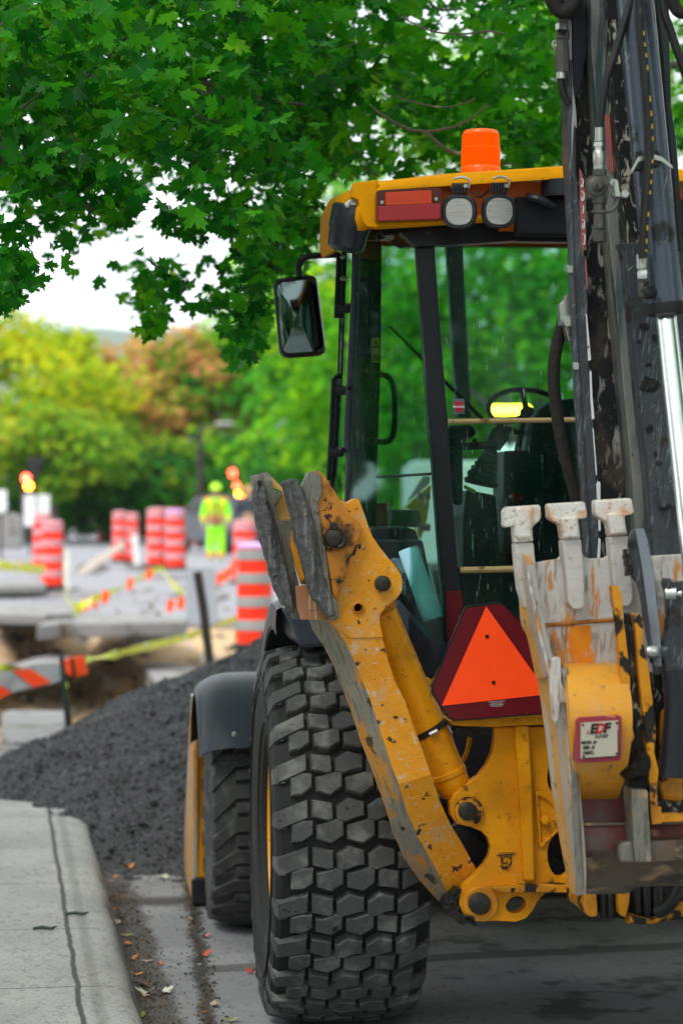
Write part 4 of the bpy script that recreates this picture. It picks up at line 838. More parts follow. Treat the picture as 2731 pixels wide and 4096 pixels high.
# bucket ram
dC = -1.62
a, b = on('L', 894, -640, dC), on('L', 1225, 2352, dC); b2 = on('F', 1425, 470, dC)
ax = (b2-a).normalized(); L = (b2-a).length; Rb = rad('L', 178, dC)
RM2 = MB().lathe([(0,0),(0,Rb),(L,Rb),(L,0)], a, ax, 48).build('bucket_ram', M['barrel_paint'], DP, smooth=True, angle=35)
MB().lathe([(-.02,Rb),(-.02,Rb*1.16),(.0,Rb*1.18),(.012,Rb*1.12),(.018,Rb*.7),(.018,0)], b2, ax, 40).build('ram_gland', M['hose'], RM2, smooth=True, angle=35)
rb = on('F', 1640, 2420, dC-.36); ax2 = (rb-b2).normalized(); rb = b2 + ax2*1.5
MB().lathe([(0,rad('F',84,dC)),((rb-b2).length,rad('F',84,dC))], b2, ax2, 40).build('chrome_rod', M['chrome'], RM2, smooth=True)
MB().strip([[on('L',x,y,dC-.062) for x,y in ((918,1600),(985,1478),(1100,1440),(1210,1475),(1310,1560))], [on('L',x,y,dC-.062) for x,y in ((925,1635),(990,1520),(1100,1490),(1205,1515),(1312,1590))]]).build('band_clamp', M['zinc'], RM2, smooth=True)
MB().plate([on('L',x,y,dC-.06) for x,y in [(975,1420),(1000,1405),(1040,1470),(1045,1580),(1010,1600),(940,1600),(985,1500)]], FW*.03).build('clamp_rubber', M['hose'], RM2, bevel=.003)
MB().plate([on('L',x,y,dC-.06) for x,y in [(1120,1400),(1190,1430),(1210,1500),(1190,1560),(1140,1580),(1110,1500)]], FW*.03).build('clamp_rubber', M['hose'], RM2, bevel=.003)
# hoses and fittings
HS = node('hydraulic_hoses', BH); dH = dC-.09
MB().tube(smooth_path([on('L',x,y,dH+.05) for x,y in [(1100,-420),(945,-60),(900,80),(850,230),(770,500),(690,740),(650,960),(620,1210)]],6), rad('L',40,dH), 14).build('hydraulic_hose', M['hose'], HS, smooth=True)
hp2 = smooth_path([on('L',x,y,dH) for x,y in [(960,-420),(985,-60),(1005,300),(1040,620),(1075,1050),(1092,1400),(1075,1700),(1050,2000),(1030,2352),(1035,2430)]],6)
HH = MB().tube(hp2, rad('L',46,dH), 14).build('hydraulic_hose', M['hose'], HS, smooth=True)
for j in range(10, 56, 2):
    if j % 10 == 0: continue
    if j+1 < len(hp2):
        p, q_ = hp2[j], hp2[j+1]; t = (q_-p).normalized(); s = t.cross(NF).normalized(); w = rad('L',46,dH)
        cdir = (NF*.82 + RX*.55).normalized(); s = t.cross(cdir).normalized()
        for m in range(5):
            o_ = p.lerp(q_, m/5) + cdir*(w+.0004); l_ = (q_-p).length*.13
            MB().plate([o_-s*.003, o_+s*.003, o_+s*.003+t*l_, o_-s*.003+t*l_], cdir*-.002).build('hose_print', M['hose_print'], HH) if m == 0 else None
            if m == 0: MB().plate([o_-s*.0025+t*l_*1.4, o_+s*.0025+t*l_*1.4, o_+s*.0025+t*l_*5.5, o_-s*.0025+t*l_*5.5], cdir*-.002).build('hose_print', M['hose_print'], HH)
MB().tube(smooth_path([on('L',x,y,dH+.0) for x,y in [(1120,-420),(1195,-60),(1240,150),(1290,280),(1350,470),(1420,660),(1480,860)]],5), rad('L',42,dH), 12).build('hydraulic_hose', M['hose'], HS, smooth=True)
MB().tube(smooth_path([on('L',x,y,dH+.0) for x,y in [(1300,-60),(1330,60),(1370,110),(1430,120),(1500,60)]],5), rad('L',60,dH), 12).build('hydraulic_hose', M['sleeve'], HS, smooth=True)
def fit(name, prof, z, x, y, d, mt, ax=None, seg=20, par=HS): return MB().lathe([(h*ZW[z][2]/FP*(8.5+d), r*ZW[z][2]/FP*(8.5+d)) for h, r in prof], on(z,x,y,d), ax or -UP, seg).build(name, M[mt], par, smooth=True, angle=30)
dv = dH+.05
fit('hose_crimp', [(0,0),(0,42),(130,42),(130,0)], 'L', 619, 1202, dv, 'zinc')
fit('hose_nut', [(0,50),(40,50),(40,36),(80,36)], 'L', 618, 1340, dv, 'zinc', seg=6)
fit('hose_nut', [(0,50),(30,62),(110,58),(140,50),(140,52),(200,52)], 'L', 618, 1420, dv, 'zinc', seg=12)
VB = node('shutoff_valve', BH)
MB().plate(rrect('L', 528, 1652, 708, 1856, 6, dv-.02), FW*.06).build('valve_block', M['zinc_dirty'], VB, bevel=.004)
fit('valve_neck', [(0,66),(60,66),(60,50)], 'L', 622, 1596, dv, 'zinc_dirty', par=VB, seg=8)
MB().lathe([(0,.030),(-.006,.028),(-.010,.018),(-.020,.014),(-.026,.010),(-.026,0)], on('L',600,1752,dv-.02), FW, 24).build('valve_stem', M['zinc_dirty'], VB, smooth=True, angle=30)
MB().lathe([(0,.004),(-.003,.004),(-.003,0)], on('L',600,1748,dv-.048), FW, 10).build('stem_hole', M['ink'], VB)
fit('valve_neck', [(0,72),(60,72),(60,56),(110,58),(160,58),(165,50),(190,56),(300,56),(310,48),(330,66),(420,60),(430,30)], 'L', 622, 1856, dv, 'zinc_dirty', par=VB, seg=14)
MB().tube(smooth_path([on('L',x,y,dv-.05) for x,y in [(520,2000),(620,1995),(720,1985),(775,1940),(795,1880),(790,1780)]],4), .006, 8).build('valve_handle', M['zinc_dirty'], VB, smooth=True)
MB().tube([on('L',790,1850,dv-.05), on('L',775,1700,dv-.05)], [.010,.007], 8).build('handle_tip', M['zinc'], VB, smooth=True)
for x, y in ((745,1728),(765,1832),(850,1830)): MB().lathe([(0,.012),(-.02,.012),(-.02,0)], on('L',x,y,dv-.02), FW, 6).build('bolt', M['zinc'], VB)
dv2 = dC-.05
fit('hose_crimp', [(0,0),(0,46),(110,44),(112,30),(125,30)], 'F', 1243, 38, dv2, 'zinc')
fit('hose_nut', [(0,36),(20,48),(70,46),(80,44)], 'F', 1255, 150, dv2, 'zinc', seg=6)
fit('hose_elbow', [(0,46),(60,46),(100,44),(130,30)], 'F', 1255, 245, dv2, 'zinc_dirty', seg=8)
MB().tube(smooth_path([on('F',1255,310,dv2), on('F',1290,345,dv2), on('F',1345,320,dv2+.03)],4), .017, 10).build('hose_elbow', M['hose'], HS, smooth=True)

# ================================================================ BUCKET
BK = node('rear_bucket', BH); dK = -1.72
def ez(z, x, y, d): q = VM.inverted() @ on(z, x, y, d); return q
# lip plate with teeth (upper shell), one long sheet running off to the right
lipL = [(405,705),(420,1000),(435,1180),(470,1400),(500,1540)]
lip = MB().plate([on('G',262,700,dK), on('G',400,690,dK), on('G',520,668,dK), on('G',590,660,dK), on('G',640,600,dK), on('G',770,590,dK), on('G',790,640,dK), on('G',830,655,dK), on('G',960,650,dK), on('G',990,620,dK), on('G',1140,600,dK), on('G',1170,640,dK), on('G',1300,635,dK), on('G',1568,620,dK), vf(1.33,dK,ez('G',1568,610,dK).z), vf(1.33,dK,ez('G',1568,1560,dK).z), on('G',520,1600,dK), on('G',400,1300,dK)], FW*.03)
lip.build('bucket_lip', M['bucket_steel'], BK, bevel=.004)
MB().tube([on('G',x,y,dK-.002) for x,y in [(440,1180),(560,1172),(700,1162),(830,1148),(1040,1132),(1300,1120)]], .006, 8).build('weld_seam', mat('orange_weld',(.42,.17,.03),.5,layers=[SPECK],bump=[(90,1)]), BK, smooth=True)
MB().plate(ons('G',[(662,1190),(840,1178),(868,1470),(682,1480)], dK-.0015), FW*.001).build('paint_stripe', M['orange_stripe'], BK)
def tooth(x0, y0, xs, i):
    T = node('bucket_tooth', BK)
    f = {0: [(165,290),(178,262),(200,250),(438,234),(450,250),(453,335),(440,360),(395,398),(385,420),(392,520),(250,530),(242,400),(180,412),(168,400)],
         1: [(510,235),(525,224),(790,208),(800,222),(815,300),(812,335),(745,345),(755,405),(765,498),(622,508),(605,400),(590,380),(525,350),(515,330)],
         2: [(876,205),(890,196),(1155,180),(1168,200),(1185,285),(1180,305),(1110,320),(1115,370),(1132,470),(992,482),(975,380),(960,365),(890,322),(880,300)]}[i]
    MB().plate(ons('G', f, dK-.05), FW*.055).build('tooth_tip', M['tooth'], T, bevel=.010)
    g = {0: [(250,545),(262,532),(392,530),(398,560),(410,700),(428,960),(432,1040),(400,1052),(330,1040),(285,900),(262,700)],
         1: [(620,520),(632,506),(765,502),(772,540),(785,700),(795,960),(792,1030),(760,1052),(700,1048),(665,1000),(650,800),(630,640)],
         2: [(990,495),(1002,482),(1135,478),(1142,520),(1160,740),(1172,960),(1160,1010),(1130,1030),(1080,1020),(1035,960),(1015,780),(998,620)]}[i]
    MB().plate(ons('G', g, dK-.045), FW*.06).build('adapter', M['adapter'], T, bevel=.012)
    bx, by = [(319,476),(689,456),(1055,430)][i]
    MB().lathe([(0,.010),(-.004,.010),(-.004,.006),(-.002,.005),(-.002,0)], on('G',bx,by,dK-.051), FW, 16).build('lock_pin', M['zinc_dirty'], T, smooth=True)
    s = {0: [(262,250),(400,245),(380,420),(385,500),(262,505),(255,380)], 1: [(600,330),(742,322),(752,400),(760,490),(632,500),(618,400)], 2: [(970,300),(1108,292),(1116,370),(1126,462),(1000,472),(982,380)]}[i]
    MB().plate(ons('G', s, dK-.064), FW*.03).build('tooth_neck', M['tooth'], T, bevel=.008)
for i in range(3): tooth(0,0,0,i)
# left side plate of the bucket (seen nearly edge-on)
sideL = [('G',262,560),('G',268,700),('G',275,900),('G',285,1050),('G',300,1180),('G',340,1260),('G',380,1430),('G',415,1600),('H',640,120),('H',665,260),('H',690,440),('H',712,600),('H',740,860),('H',775,1080),('H',810,1280),('H',845,1440),('H',868,1525)]
sideR = [('G',345,700),('G',350,760),('G',375,900),('G',400,1030),('G',425,1150),('G',455,1300),('G',490,1430),('G',520,1570),('H',762,120),('H',800,300),('H',838,440),('H',852,600),('H',868,800),('H',885,980),('H',905,1200),('H',915,1400),('H',912,1535)]
LL = smooth_path([on(*l, dK+.06) for l in sideL], 3); RR = smooth_path([on(*r, dK-.15) for r in sideR], 3)
rows = [[l, l.lerp(r, .42) + NF*.028, r, r+RX*.02, l+RX*.025] for l, r in zip(LL, RR)]
mb = MB()
for i in range(len(rows)-1):
    for k in range(5): mb.add([rows[i][k], rows[i][(k+1)%5], rows[i+1][(k+1)%5], rows[i+1][k]], [(0,1,2,3)], 1 if k in (1,2) else 0)
mb.ends(rows[0], rows[-1]); mb.build('bucket_side_plate', [M['bucket_side'], M['bucket_edge']], BK, smooth=True, angle=50)
MB().tube([p + NF*.004 for p in RR[3:]], .0055, 6).build('plate_edge', M['bucket_steel'], BK, smooth=True)
mq = VM.inverted(); q0 = [mq @ p for p in LL]; q1 = [mq @ p for p in RR]
rows = [[vf(1.31, l.y, l.z), vf(1.31, r.y, r.z), vf(1.335, r.y, r.z), vf(1.335, l.y, l.z)] for l, r in zip(q0, q1)]
mb = MB().strip(rows, 0, close=True); mb.ends(rows[0], rows[-1]); mb.build('bucket_side_plate', M['bucket_side'], BK, smooth=True, angle=50)
er = ons('H', [(745,60),(765,45),(795,45),(802,70),(805,200),(838,290),(835,330),(800,340),(785,440),(765,465),(748,440),(735,260),(733,170)], dK-.17)
MB().plate(er, FW*.03).build('bucket_ear', M['bucket_steel'], BK, bevel=.006)
MB().tube([on('H',x,y,dK-.16) for x,y in [(822,110),(840,300),(862,480),(878,660),(888,800),(892,960),(905,1200),(918,1400),(918,1530)]], .011, 8).build('side_weld', M['steel_worn'], BK, smooth=True)
# yellow hinge box: swept curved section from left to right
def sweep(name, prof, zwin, xl, mt, par, xr=1.95, sl=.0, smooth=True, ang=30, ridge=None):
    a = [ez(zwin, x, y, d) for (x, y, d) in prof]; L = [vf(q.x, q.y, q.z) for q in a]; Rr = [vf(xr, q.y, q.z+sl) for q in a]
    Lb = [p+FW*.05 for p in L]; Rb_ = [p+FW*.05 for p in Rr]
    mb = MB().strip([L, Rr]); mb.strip([Lb[::-1], Rb_[::-1]]); mb.strip([L, Lb]); mb.strip([Rr, Rb_]); mb.strip([[L[0],Rr[0]],[Lb[0],Rb_[0]]]); mb.strip([[L[-1],Rr[-1]],[Lb[-1],Rb_[-1]]])
    return mb.build(name, M[mt], par, smooth=smooth, angle=ang)
xr1 = ez('H', 1205, 200, dK-.16).x
sweep('hinge_box', [(830,88,dK-.04),(830,96,dK-.10),(835,110,dK-.13),(842,180,dK-.185),(850,300,dK-.235),(860,420,dK-.25),(870,550,dK-.24),(880,700,dK-.20),(890,830,dK-.14),(898,930,dK-.07),(898,948,dK-.05)], 'H', 830, 'bucket_yellow', BK, xr=xr1)
xr2 = 1.33
sweep('lower_shell', [(900,935,dK-.06),(905,1000,dK-.07),(910,1085,dK-.085)], 'H', 900, 'maroon', BK, xr=xr2)
sweep('shell_ridge', [(912,1078,dK-.09),(914,1085,dK-.12),(918,1102,dK-.125)], 'H', 912, 'brown_steel', BK, xr=xr2)
sweep('lower_shell', [(935,1100,dK-.115),(945,1180,dK-.125),(952,1260,dK-.12)], 'H', 940, 'maroon', BK, xr=xr2)
sweep('bucket_bottom', [(950,1258,dK-.122),(955,1330,dK-.10),(958,1400,dK-.07),(960,1470,dK-.02),(960,1515,dK+.05),(960,1533,dK+.12)], 'H', 950, 'brown_steel', BK, xr=ez('H',1270,1300,dK).x)
sweep('bucket_bottom', [(1275,1258,dK-.124),(1275,1330,dK-.10),(1275,1400,dK-.06),(1275,1440,dK-.02),(1275,1470,dK+.05),(1275,1485,dK+.12)], 'H', 1250, 'brown_steel', BK, xr=xr2)
# data plate
PL = MB().plate(rrect('H', 900, 425, 1182, 712, 26, dK-.265, -.06), FW*.06).build('data_plate', M['plate_rim'], BK, bevel=.004)
MB().plate(rrect('H', 926, 458, 1160, 682, 6, dK-.272, -.07), FW*.01).build('plate_face', M['plate_face'], PL)
dt = dK-.2735
pr_ = (RX + UP*.055)
for ch, x, mt in (('E',1000,'ink'),('D',1043,'ink_red'),('F',1084,'ink')): text(ch, on('H',x,497-(x-1000)*.06,dt), .036, M[mt], PL, right=pr_, shear=.25, bold=.0016)
for a_, b_ in (((962,526),(975,500)),((1102,480),(1118,458)),((962,526),(1010,522)),((1070,464),(1118,458))): MB().tube([on('H',*a_,dt), on('H',*b_,dt)], .0008, 4).build('logo_line', M['ink_red'], PL)
for x0, x1, y in ((1015,1030,537),(1042,1058,535),(1063,1098,534),(1016,1050,548),(1055,1092,546)): MB().tube([on('H',x0,y,dt), on('H',x1,y-(x1-x0)*.06,dt)], .0014, 4).build('small_print', M['ink'], PL)
for tx, y in (('MOD. #',580),('SER. #',612),('DESC.',645)): text(tx, on('H',975,y,dt), .012, M['ink'], PL, right=pr_, bold=.0004)
for x, y in ((938,470),(1152,458),(942,670),(1152,650)): MB().lathe([(0,.0035),(-.002,.0035),(-.002,0)], on('H',x,y,dt), FW, 10).build('rivet', M['ink'], PL)
for a_, b_ in (((945,678),(1160,664)),((1160,664),(1156,500))): MB().tube([on('H',*a_,dt), on('H',*b_,dt)], .0008, 4).build('frame_line', M['ink'], PL)
# hinge ears, links on the right (M and N windows)
LK = node('bucket_linkage', BH)
MB().plate(ons('N',[(575,-20),(640,-20),(655,40),(700,500),(720,590),(690,625),(665,640),(660,700),(655,900),(640,700),(625,620),(600,300)], dK-.18), FW*.05).build('hinge_ear', M['bucket_yellow'], LK, bevel=.004)
MB().plate(ons('M',[(625,1165),(640,1155),(705,1155),(745,1250),(760,1420),(765,1480),(790,1700),(812,1900),(835,2080),(850,2352),(740,2352),(735,2200),(715,1900),(695,1600),(660,1400)], dK-.20), FW*.04).build('hinge_ear', M['yellow_dirty'], LK, bevel=.004)
MB().plate([on('M',770,1480,dK-.16), on('M',880,1480,dK-.16), on('M',900,1700,dK-.16), on('M',940,2352,dK-.16), on('N',790,400,dK-.16), on('N',830,640,dK-.16), on('N',845,1080,dK-.16), on('N',690,1080,dK-.16), on('N',660,800,dK-.16), on('N',720,600,dK-.16), on('N',690,200,dK-.16), on('M',830,2100,dK-.16)], FW*.05).build('hinge_spacer', M['boom_dark'], LK, bevel=.004)
MB().plate([on('M',875,1490,dK-.19), on('M',895,1482,dK-.19), on('M',965,1485,dK-.19), on('M',1000,1620,dK-.19), on('M',995,1800,dK-.19), on('M',1060,2100,dK-.19), on('M',1090,2352,dK-.19), on('N',905,350,dK-.19), on('N',920,560,dK-.19), on('N',900,720,dK-.19), on('N',945,900,dK-.19), on('N',930,1010,dK-.19), on('N',932,1240,dK-.19), on('N',968,1240,dK-.19), on('N',972,1310,dK-.19), on('N',1250,1310,dK-.19), on('N',1250,1375,dK-.19), on('N',975,1385,dK-.19), on('N',968,1400,dK-.19), on('N',880,1405,dK-.19), on('N',870,1300,dK-.19), on('N',850,900,dK-.19), on('N',815,500,dK-.19), on('N',770,80,dK-.19), on('M',950,2200,dK-.19), on('M',915,1700,dK-.19)], FW*.04).build('link_plate', M['yellow_dirty'], LK, bevel=.004)
MB().plate(ons('N',[(870,-20),(1250,-20),(1250,1500),(880,1500),(870,1300),(930,1000),(900,500)], dK-.10), FW*.05).build('link_recess', M['boom_dark'], LK)
MB().plate(ons('N',[(965,350),(1020,300),(1176,400),(1176,1200),(980,1180),(940,1000)], dK-.115), FW*.03).build('inner_gusset', M['yellow_dirty'], LK, bevel=.01)
MB().tube(smooth_path([on('N',x,y,dK-.17) for x,y in [(1080,-40),(1110,200),(1100,450),(1085,650),(1070,850),(1060,960)]],4), [.045]*0 or .034, 14).build('link_rod', M['dark_paint'], LK, smooth=True)
MB().plate(ons('N',[(690,1090),(705,1078),(832,1082),(842,1110),(850,1300),(868,1550),(878,1750),(868,1762),(725,1755),(712,1600),(700,1350),(690,1200)], dK-.22), FW*.10).build('stop_block', M['steel_worn'], LK, bevel=.006)
MB().plate(ons('N',[(568,1585),(700,1570),(1560,1540),(1560,1725),(740,1768),(585,1762)], dK-.18), FW*.06).build('cross_bar', M['brown_steel'], LK, bevel=.006)
MB().plate(ons('N',[(566,1583),(698,1568),(720,1762),(584,1765)], dK-.20), FW*.03).build('bar_end', M['steel_worn'], LK, bevel=.005)
MB().tube([on('N',670,830,dK-.19), on('N',760,850,dK-.17)], .045, 20).build('hinge_pin', M['grease'], LK, smooth=True)
cl_ = [('M',840,600),('M',870,520),('M',910,485),('M',1000,478),('M',1035,530),('M',1075,700),('M',1120,950),('M',1165,1300),('M',1195,1700),('M',1215,2000),('M',1210,2200),('M',1140,2210),('M',1110,2000),('M',1050,1750),('M',1010,1500),('M',980,1300),('M',930,1110),('M',870,1070),('M',860,900),('M',835,750)]
MB().plate([on(*p, dK-.14) for p in cl_], FW*.03).build('curved_lever', M['boom_paint'], LK, bevel=.004)
MB().strip([[on('M',x,y,dK-.15) for x,y in [(905,490),(930,620),(970,850),(1000,1050),(1040,1350),(1080,1650),(1110,1900),(1120,2100)]], [on('M',x,y,dK-.17) for x,y in [(1000,478),(1045,600),(1090,850),(1125,1050),(1155,1350),(1190,1650),(1205,1900),(1212,2100)]]]).build('lever_flange', mat('pale_grey_lever',(.26,.30,.36),.35,.2,layers=[SPECK]), LK, smooth=True)
for x, y in ((862,665),): MB().lathe([(0,.012),(-.003,.012),(-.003,0)], on('M',x,y,dK-.142), FW, 14).build('lever_hole', M['ink'], LK)
gb = ons('M',[(770,735),(812,730),(835,780),(850,900),(865,1030),(840,1030),(805,980),(785,880),(775,800)], dK-.16)
MB().plate(jag(gb,.008,3), FW*.03).build('grease_lump', M['grease'], LK, bevel=.006)
MB().lathe([(0,.018),(-.02,.018),(-.03,.012),(-.03,0)], on('M',1055,1930,dK-.16), (FW*.4-RX), 16).build('lever_pin', M['zinc'], LK, smooth=True)
MB().lathe([(0,.03),(.05,.03),(.05,0)], on('M',1085,1940,dK-.12), (-FW*.4+RX), 20).build('lever_boss', M['boom_paint'], LK, smooth=True)
rl = ons('M',[(1262,1130),(1280,1070),(1320,1070),(1350,1120),(1460,1105),(1600,1100),(1600,1600),(1560,1650),(1560,1900),(1600,2352),(1280,2352),(1250,1950),(1240,1850),(1290,1700),(1312,1500),(1300,1250)], dK-.16)
MB().plate(rl, FW*.06).build('side_link', M['boom_paint'], LK, bevel=.016)
MB().lathe([(0,.022),(-.03,.022),(-.03,.012),(-.045,.012),(-.045,0)], on('M',1262,1250,dK-.14), (FW*.3-RX), 16).build('link_nut', M['zinc'], LK, smooth=True)
# king post and lower swing gear under the bucket
KP = node('swing_tower', BH); dP = -1.15
MB().plate(ons('N',[(255,2030),(360,2050),(372,2200),(370,2270),(300,2280),(262,2250),(248,2190)], dP), FW*.3).build('tower_plate', M['yellow_dirty'], KP, bevel=.006)
MB().plate(ons('N',[(570,2020),(680,2040),(670,2150),(640,2290),(580,2260),(565,2150)], dP), FW*.3).build('tower_plate', M['yellow_dirty'], KP, bevel=.006)
for x, r in ((420,36),(490,42),(740,42),(830,46),(930,50)):
    MB().tube([on('N',x,1980,dP+.05), on('N',x,2100,dP+.04), on('N',x+8,2280,dP+.05)], r*ZW['N'][2]/FP*7.3, 12).build('tower_pipe', M['hose'], KP, smooth=True)
MB().plate(ons('N',[(270,2060),(300,2050),(520,2040),(760,2020),(1250,2000),(1300,2200),(1180,2260),(1000,2300),(850,2310),(700,2300),(600,2300),(480,2260),(420,2240),(300,2230),(275,2190)], dP+.06), FW*.06).build('tower_base', M['grease'], KP, bevel=.02)
MB().tube(smooth_path([on('N',1140,1990,dP-.05), on('N',1090,2110,dP-.06), on('N',1010,2200,dP-.05), on('N',930,2230,dP-.03)],4), .020, 12).build('swing_hose', M['hose'], KP, smooth=True)
MB().plate(ons('N',[(660,2350),(690,2260),(850,2300),(1000,2290),(1100,2210),(1230,2150),(1300,2230),(1100,2300),(900,2345)], dP), FW*.25).build('tower_foot', M['yellow_dirty'], KP, bevel=.008)
MB().box(vf(.98, -.95, .95), .4, .2, .9).build('swing_post', M['grease'], KP, bevel=.03)
# ================================================================ SKY AND LIGHT
SUN_EL, SUN_AZ = math.radians(52), math.radians(215)
w = bpy.data.worlds.new('World'); SC.world = w; w.use_nodes = True; nt = w.node_tree; nt.nodes.clear()
out = nd(nt, 'ShaderNodeOutputWorld'); bg = nd(nt, 'ShaderNodeBackground', Strength=.094); lk(nt, bg.outputs[0], out.inputs[0])
sky = nd(nt, 'ShaderNodeTexSky'); sky.sky_type = 'NISHITA'; sky.sun_disc = False; sky.sun_elevation = SUN_EL; sky.sun_rotation = SUN_AZ
tc = nd(nt, 'ShaderNodeTexCoord'); cn = nd(nt, 'ShaderNodeTexNoise', Scale=2.2, Detail=5); lk(nt, tc.outputs['Generated'], cn.inputs[0])
cr = nd(nt, 'ShaderNodeMapRange'); cr.inputs['From Min'].default_value = .35; cr.inputs['From Max'].default_value = .65; cr.inputs['To Min'].default_value = .82; cr.inputs['To Max'].default_value = .98; lk(nt, cn.outputs[0], cr.inputs[0])
mx = nd(nt, 'ShaderNodeMix', data_type='RGBA'); lk(nt, cr.outputs[0], mx.inputs[0]); lk(nt, sky.outputs[0], mx.inputs[6]); mx.inputs[7].default_value = (11.0, 11.6, 11.9, 1); lk(nt, mx.outputs[2], bg.inputs[0])
sl = bpy.data.lights.new('sun', 'SUN'); sl.energy = 2.3; sl.angle = math.radians(20); sl.color = (1, .97, .92)
so = bpy.data.objects.new('sun', sl); COL.objects.link(so)
sd = Vector((math.sin(SUN_AZ)*math.cos(SUN_EL), math.cos(SUN_AZ)*math.cos(SUN_EL), math.sin(SUN_EL)))
so.rotation_euler = sd.to_track_quat('Z', 'Y').to_euler(); so.location = (0, 0, 20)

# ================================================================ GROUND
def smst(a, b, x): t = min(max((x-a)/(b-a), 0), 1); return t*t*(3-2*t)
def road_z(Y): 
    P = [(0,0),(18,0),(30,.47),(37,.57),(50,.70),(85,.78),(120,1.1),(400,1.3)]
    for (a, b), (c, d) in zip(P, P[1:]):
        if Y <= c: return b + (d-b)*(Y-a)/(c-a) if Y > a else b
    return 1.3
def gmat(name, base, build): 
    m = bpy.data.materials.new(name); m.use_nodes = True; nt = m.node_tree; b = nt.nodes['Principled BSDF']; co = nd(nt, 'ShaderNodeTexCoord').outputs['Object']
    build(nt, b, co); return m
def mixc(nt, fac, a, c):
    x = nd(nt, 'ShaderNodeMix', data_type='RGBA'); lk(nt, fac, x.inputs[0])
    if isinstance(a, tuple): x.inputs[6].default_value = c4(a)
    else: lk(nt, a, x.inputs[6])
    if isinstance(c, tuple): x.inputs[7].default_value = c4(c)
    else: lk(nt, c, x.inputs[7])
    return x.outputs[2]
def mth(nt, op, a, b=None, c=None):
    x = nd(nt, 'ShaderNodeMath', operation=op)
    for i, v in enumerate((a, b, c)):
        if v is None: continue
        if isinstance(v, (int, float)): x.inputs[i].default_value = v
        else: lk(nt, v, x.inputs[i])
    return x.outputs[0]
def band(nt, v, w0, w1):   # 1 inside |v|<w0 fading to 0 at w1
    r = nd(nt, 'ShaderNodeMapRange', interpolation_type='SMOOTHSTEP'); r.inputs['From Min'].default_value = w1; r.inputs['From Max'].default_value = w0
    lk(nt, mth(nt, 'ABSOLUTE', v), r.inputs[0]); return r.outputs[0]
def concrete(nt, b, co, c0, c1, sep_fn=None, tint=1):
    f1, n1 = noise_mask(nt, co, 1.6, .35, .4, d=6, seed=1)
    f2, n2 = noise_mask(nt, co, 60, .42, .3, d=4, seed=2)
    f3, _ = noise_mask(nt, co, 9, .58, .12, (1,.35,1), d=6, seed=3)
    col = mixc(nt, f1, c0, c1)
    g = nd(nt, 'ShaderNodeMath', operation='MULTIPLY'); lk(nt, f2, g.inputs[0]); g.inputs[1].default_value = .5
    col = mixc(nt, g.outputs[0], col, tuple(v*.5 for v in c0))
    f4, _ = noise_mask(nt, co, 26, .55, .08, (1,.5,1), d=9, seed=8); col = mixc(nt, mth(nt, 'MULTIPLY', f4, .35), col, tuple(v*.45 for v in c0))
    f5, _ = noise_mask(nt, co, 150, .66, .05, d=2, seed=4); col = mixc(nt, mth(nt, 'MULTIPLY', f5, .6), col, tuple(min(v*1.7,1) for v in c1))
    g2 = nd(nt, 'ShaderNodeMath', operation='MULTIPLY'); lk(nt, f3, g2.inputs[0]); g2.inputs[1].default_value = .35
    col = mixc(nt, g2.outputs[0], col, tuple(v*.6 for v in c1))
    if sep_fn: col = sep_fn(col, n1)
    lk(nt, col, b.inputs['Base Color']); b.inputs['Roughness'].default_value = .85; b.inputs['Specular IOR Level'].default_value = .12
    bp = nd(nt, 'ShaderNodeBump', Strength=.35, Distance=.006); lk(nt, n2, bp.inputs['Height']); lk(nt, bp.outputs[0], b.inputs['Normal'])
def road_b(nt, b, co):
    sx = nd(nt, 'ShaderNodeSeparateXYZ'); lk(nt, co, sx.inputs[0]); X, Y = sx.outputs[0], sx.outputs[1]
    def fn(col, n1):
        wn = nd(nt, 'ShaderNodeTexNoise', Scale=3.2, Detail=8, Roughness=.7); lk(nt, co, wn.inputs[0]); wob = mth(nt, 'SUBTRACT', wn.outputs[0], .5)
        # dirt filled joint between gutter and road slab, drifting away from the kerb
        line = mth(nt, 'SUBTRACT', X, mth(nt, 'MULTIPLY_ADD', Y, .056, -.447))
        v = mth(nt, 'ADD', line, mth(nt, 'MULTIPLY', wob, .14))
        col = mixc(nt, mth(nt, 'MULTIPLY', band(nt, v, .008, .045), .88), col, (.045,.040,.036))
        # debris band at the foot of the kerb
        k = mth(nt, 'ADD', mth(nt, 'SUBTRACT', X, -.61), mth(nt, 'MULTIPLY', wob, .16))
        col = mixc(nt, mth(nt, 'MULTIPLY', band(nt, k, .045, .10), .8), col, (.070,.060,.052))
        # dark transverse repair
        t = mth(nt, 'ADD', mth(nt, 'SUBTRACT', Y, mth(nt,'MULTIPLY_ADD', X, .12, 1.02)), mth(nt, 'MULTIPLY', wob, .08))
        gate = mth(nt, 'GREATER_THAN', line, .0)
        col = mixc(nt, mth(nt, 'MULTIPLY', mth(nt, 'MULTIPLY', band(nt, t, .06, .09), gate), .6), col, (.06,.055,.05))
        t2 = mth(nt, 'ADD', mth(nt, 'SUBTRACT', Y, 2.65), mth(nt, 'MULTIPLY', wob, .3)); gate2 = mth(nt, 'LESS_THAN', line, .02)
        col = mixc(nt, mth(nt, 'MULTIPLY', mth(nt, 'MULTIPLY', band(nt, t2, .03, .2), gate2), .85), col, (.05,.045,.04))
        st, _ = noise_mask(nt, co, 2.2, .56, .08, d=5, seed=9)  # blotchy darkening painted in for the shade under the machine
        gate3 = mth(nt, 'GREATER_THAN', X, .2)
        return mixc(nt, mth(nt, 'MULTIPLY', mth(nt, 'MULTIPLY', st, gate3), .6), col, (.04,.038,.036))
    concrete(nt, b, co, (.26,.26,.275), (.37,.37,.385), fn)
M['road'] = gmat('worn_concrete_road', None, road_b)
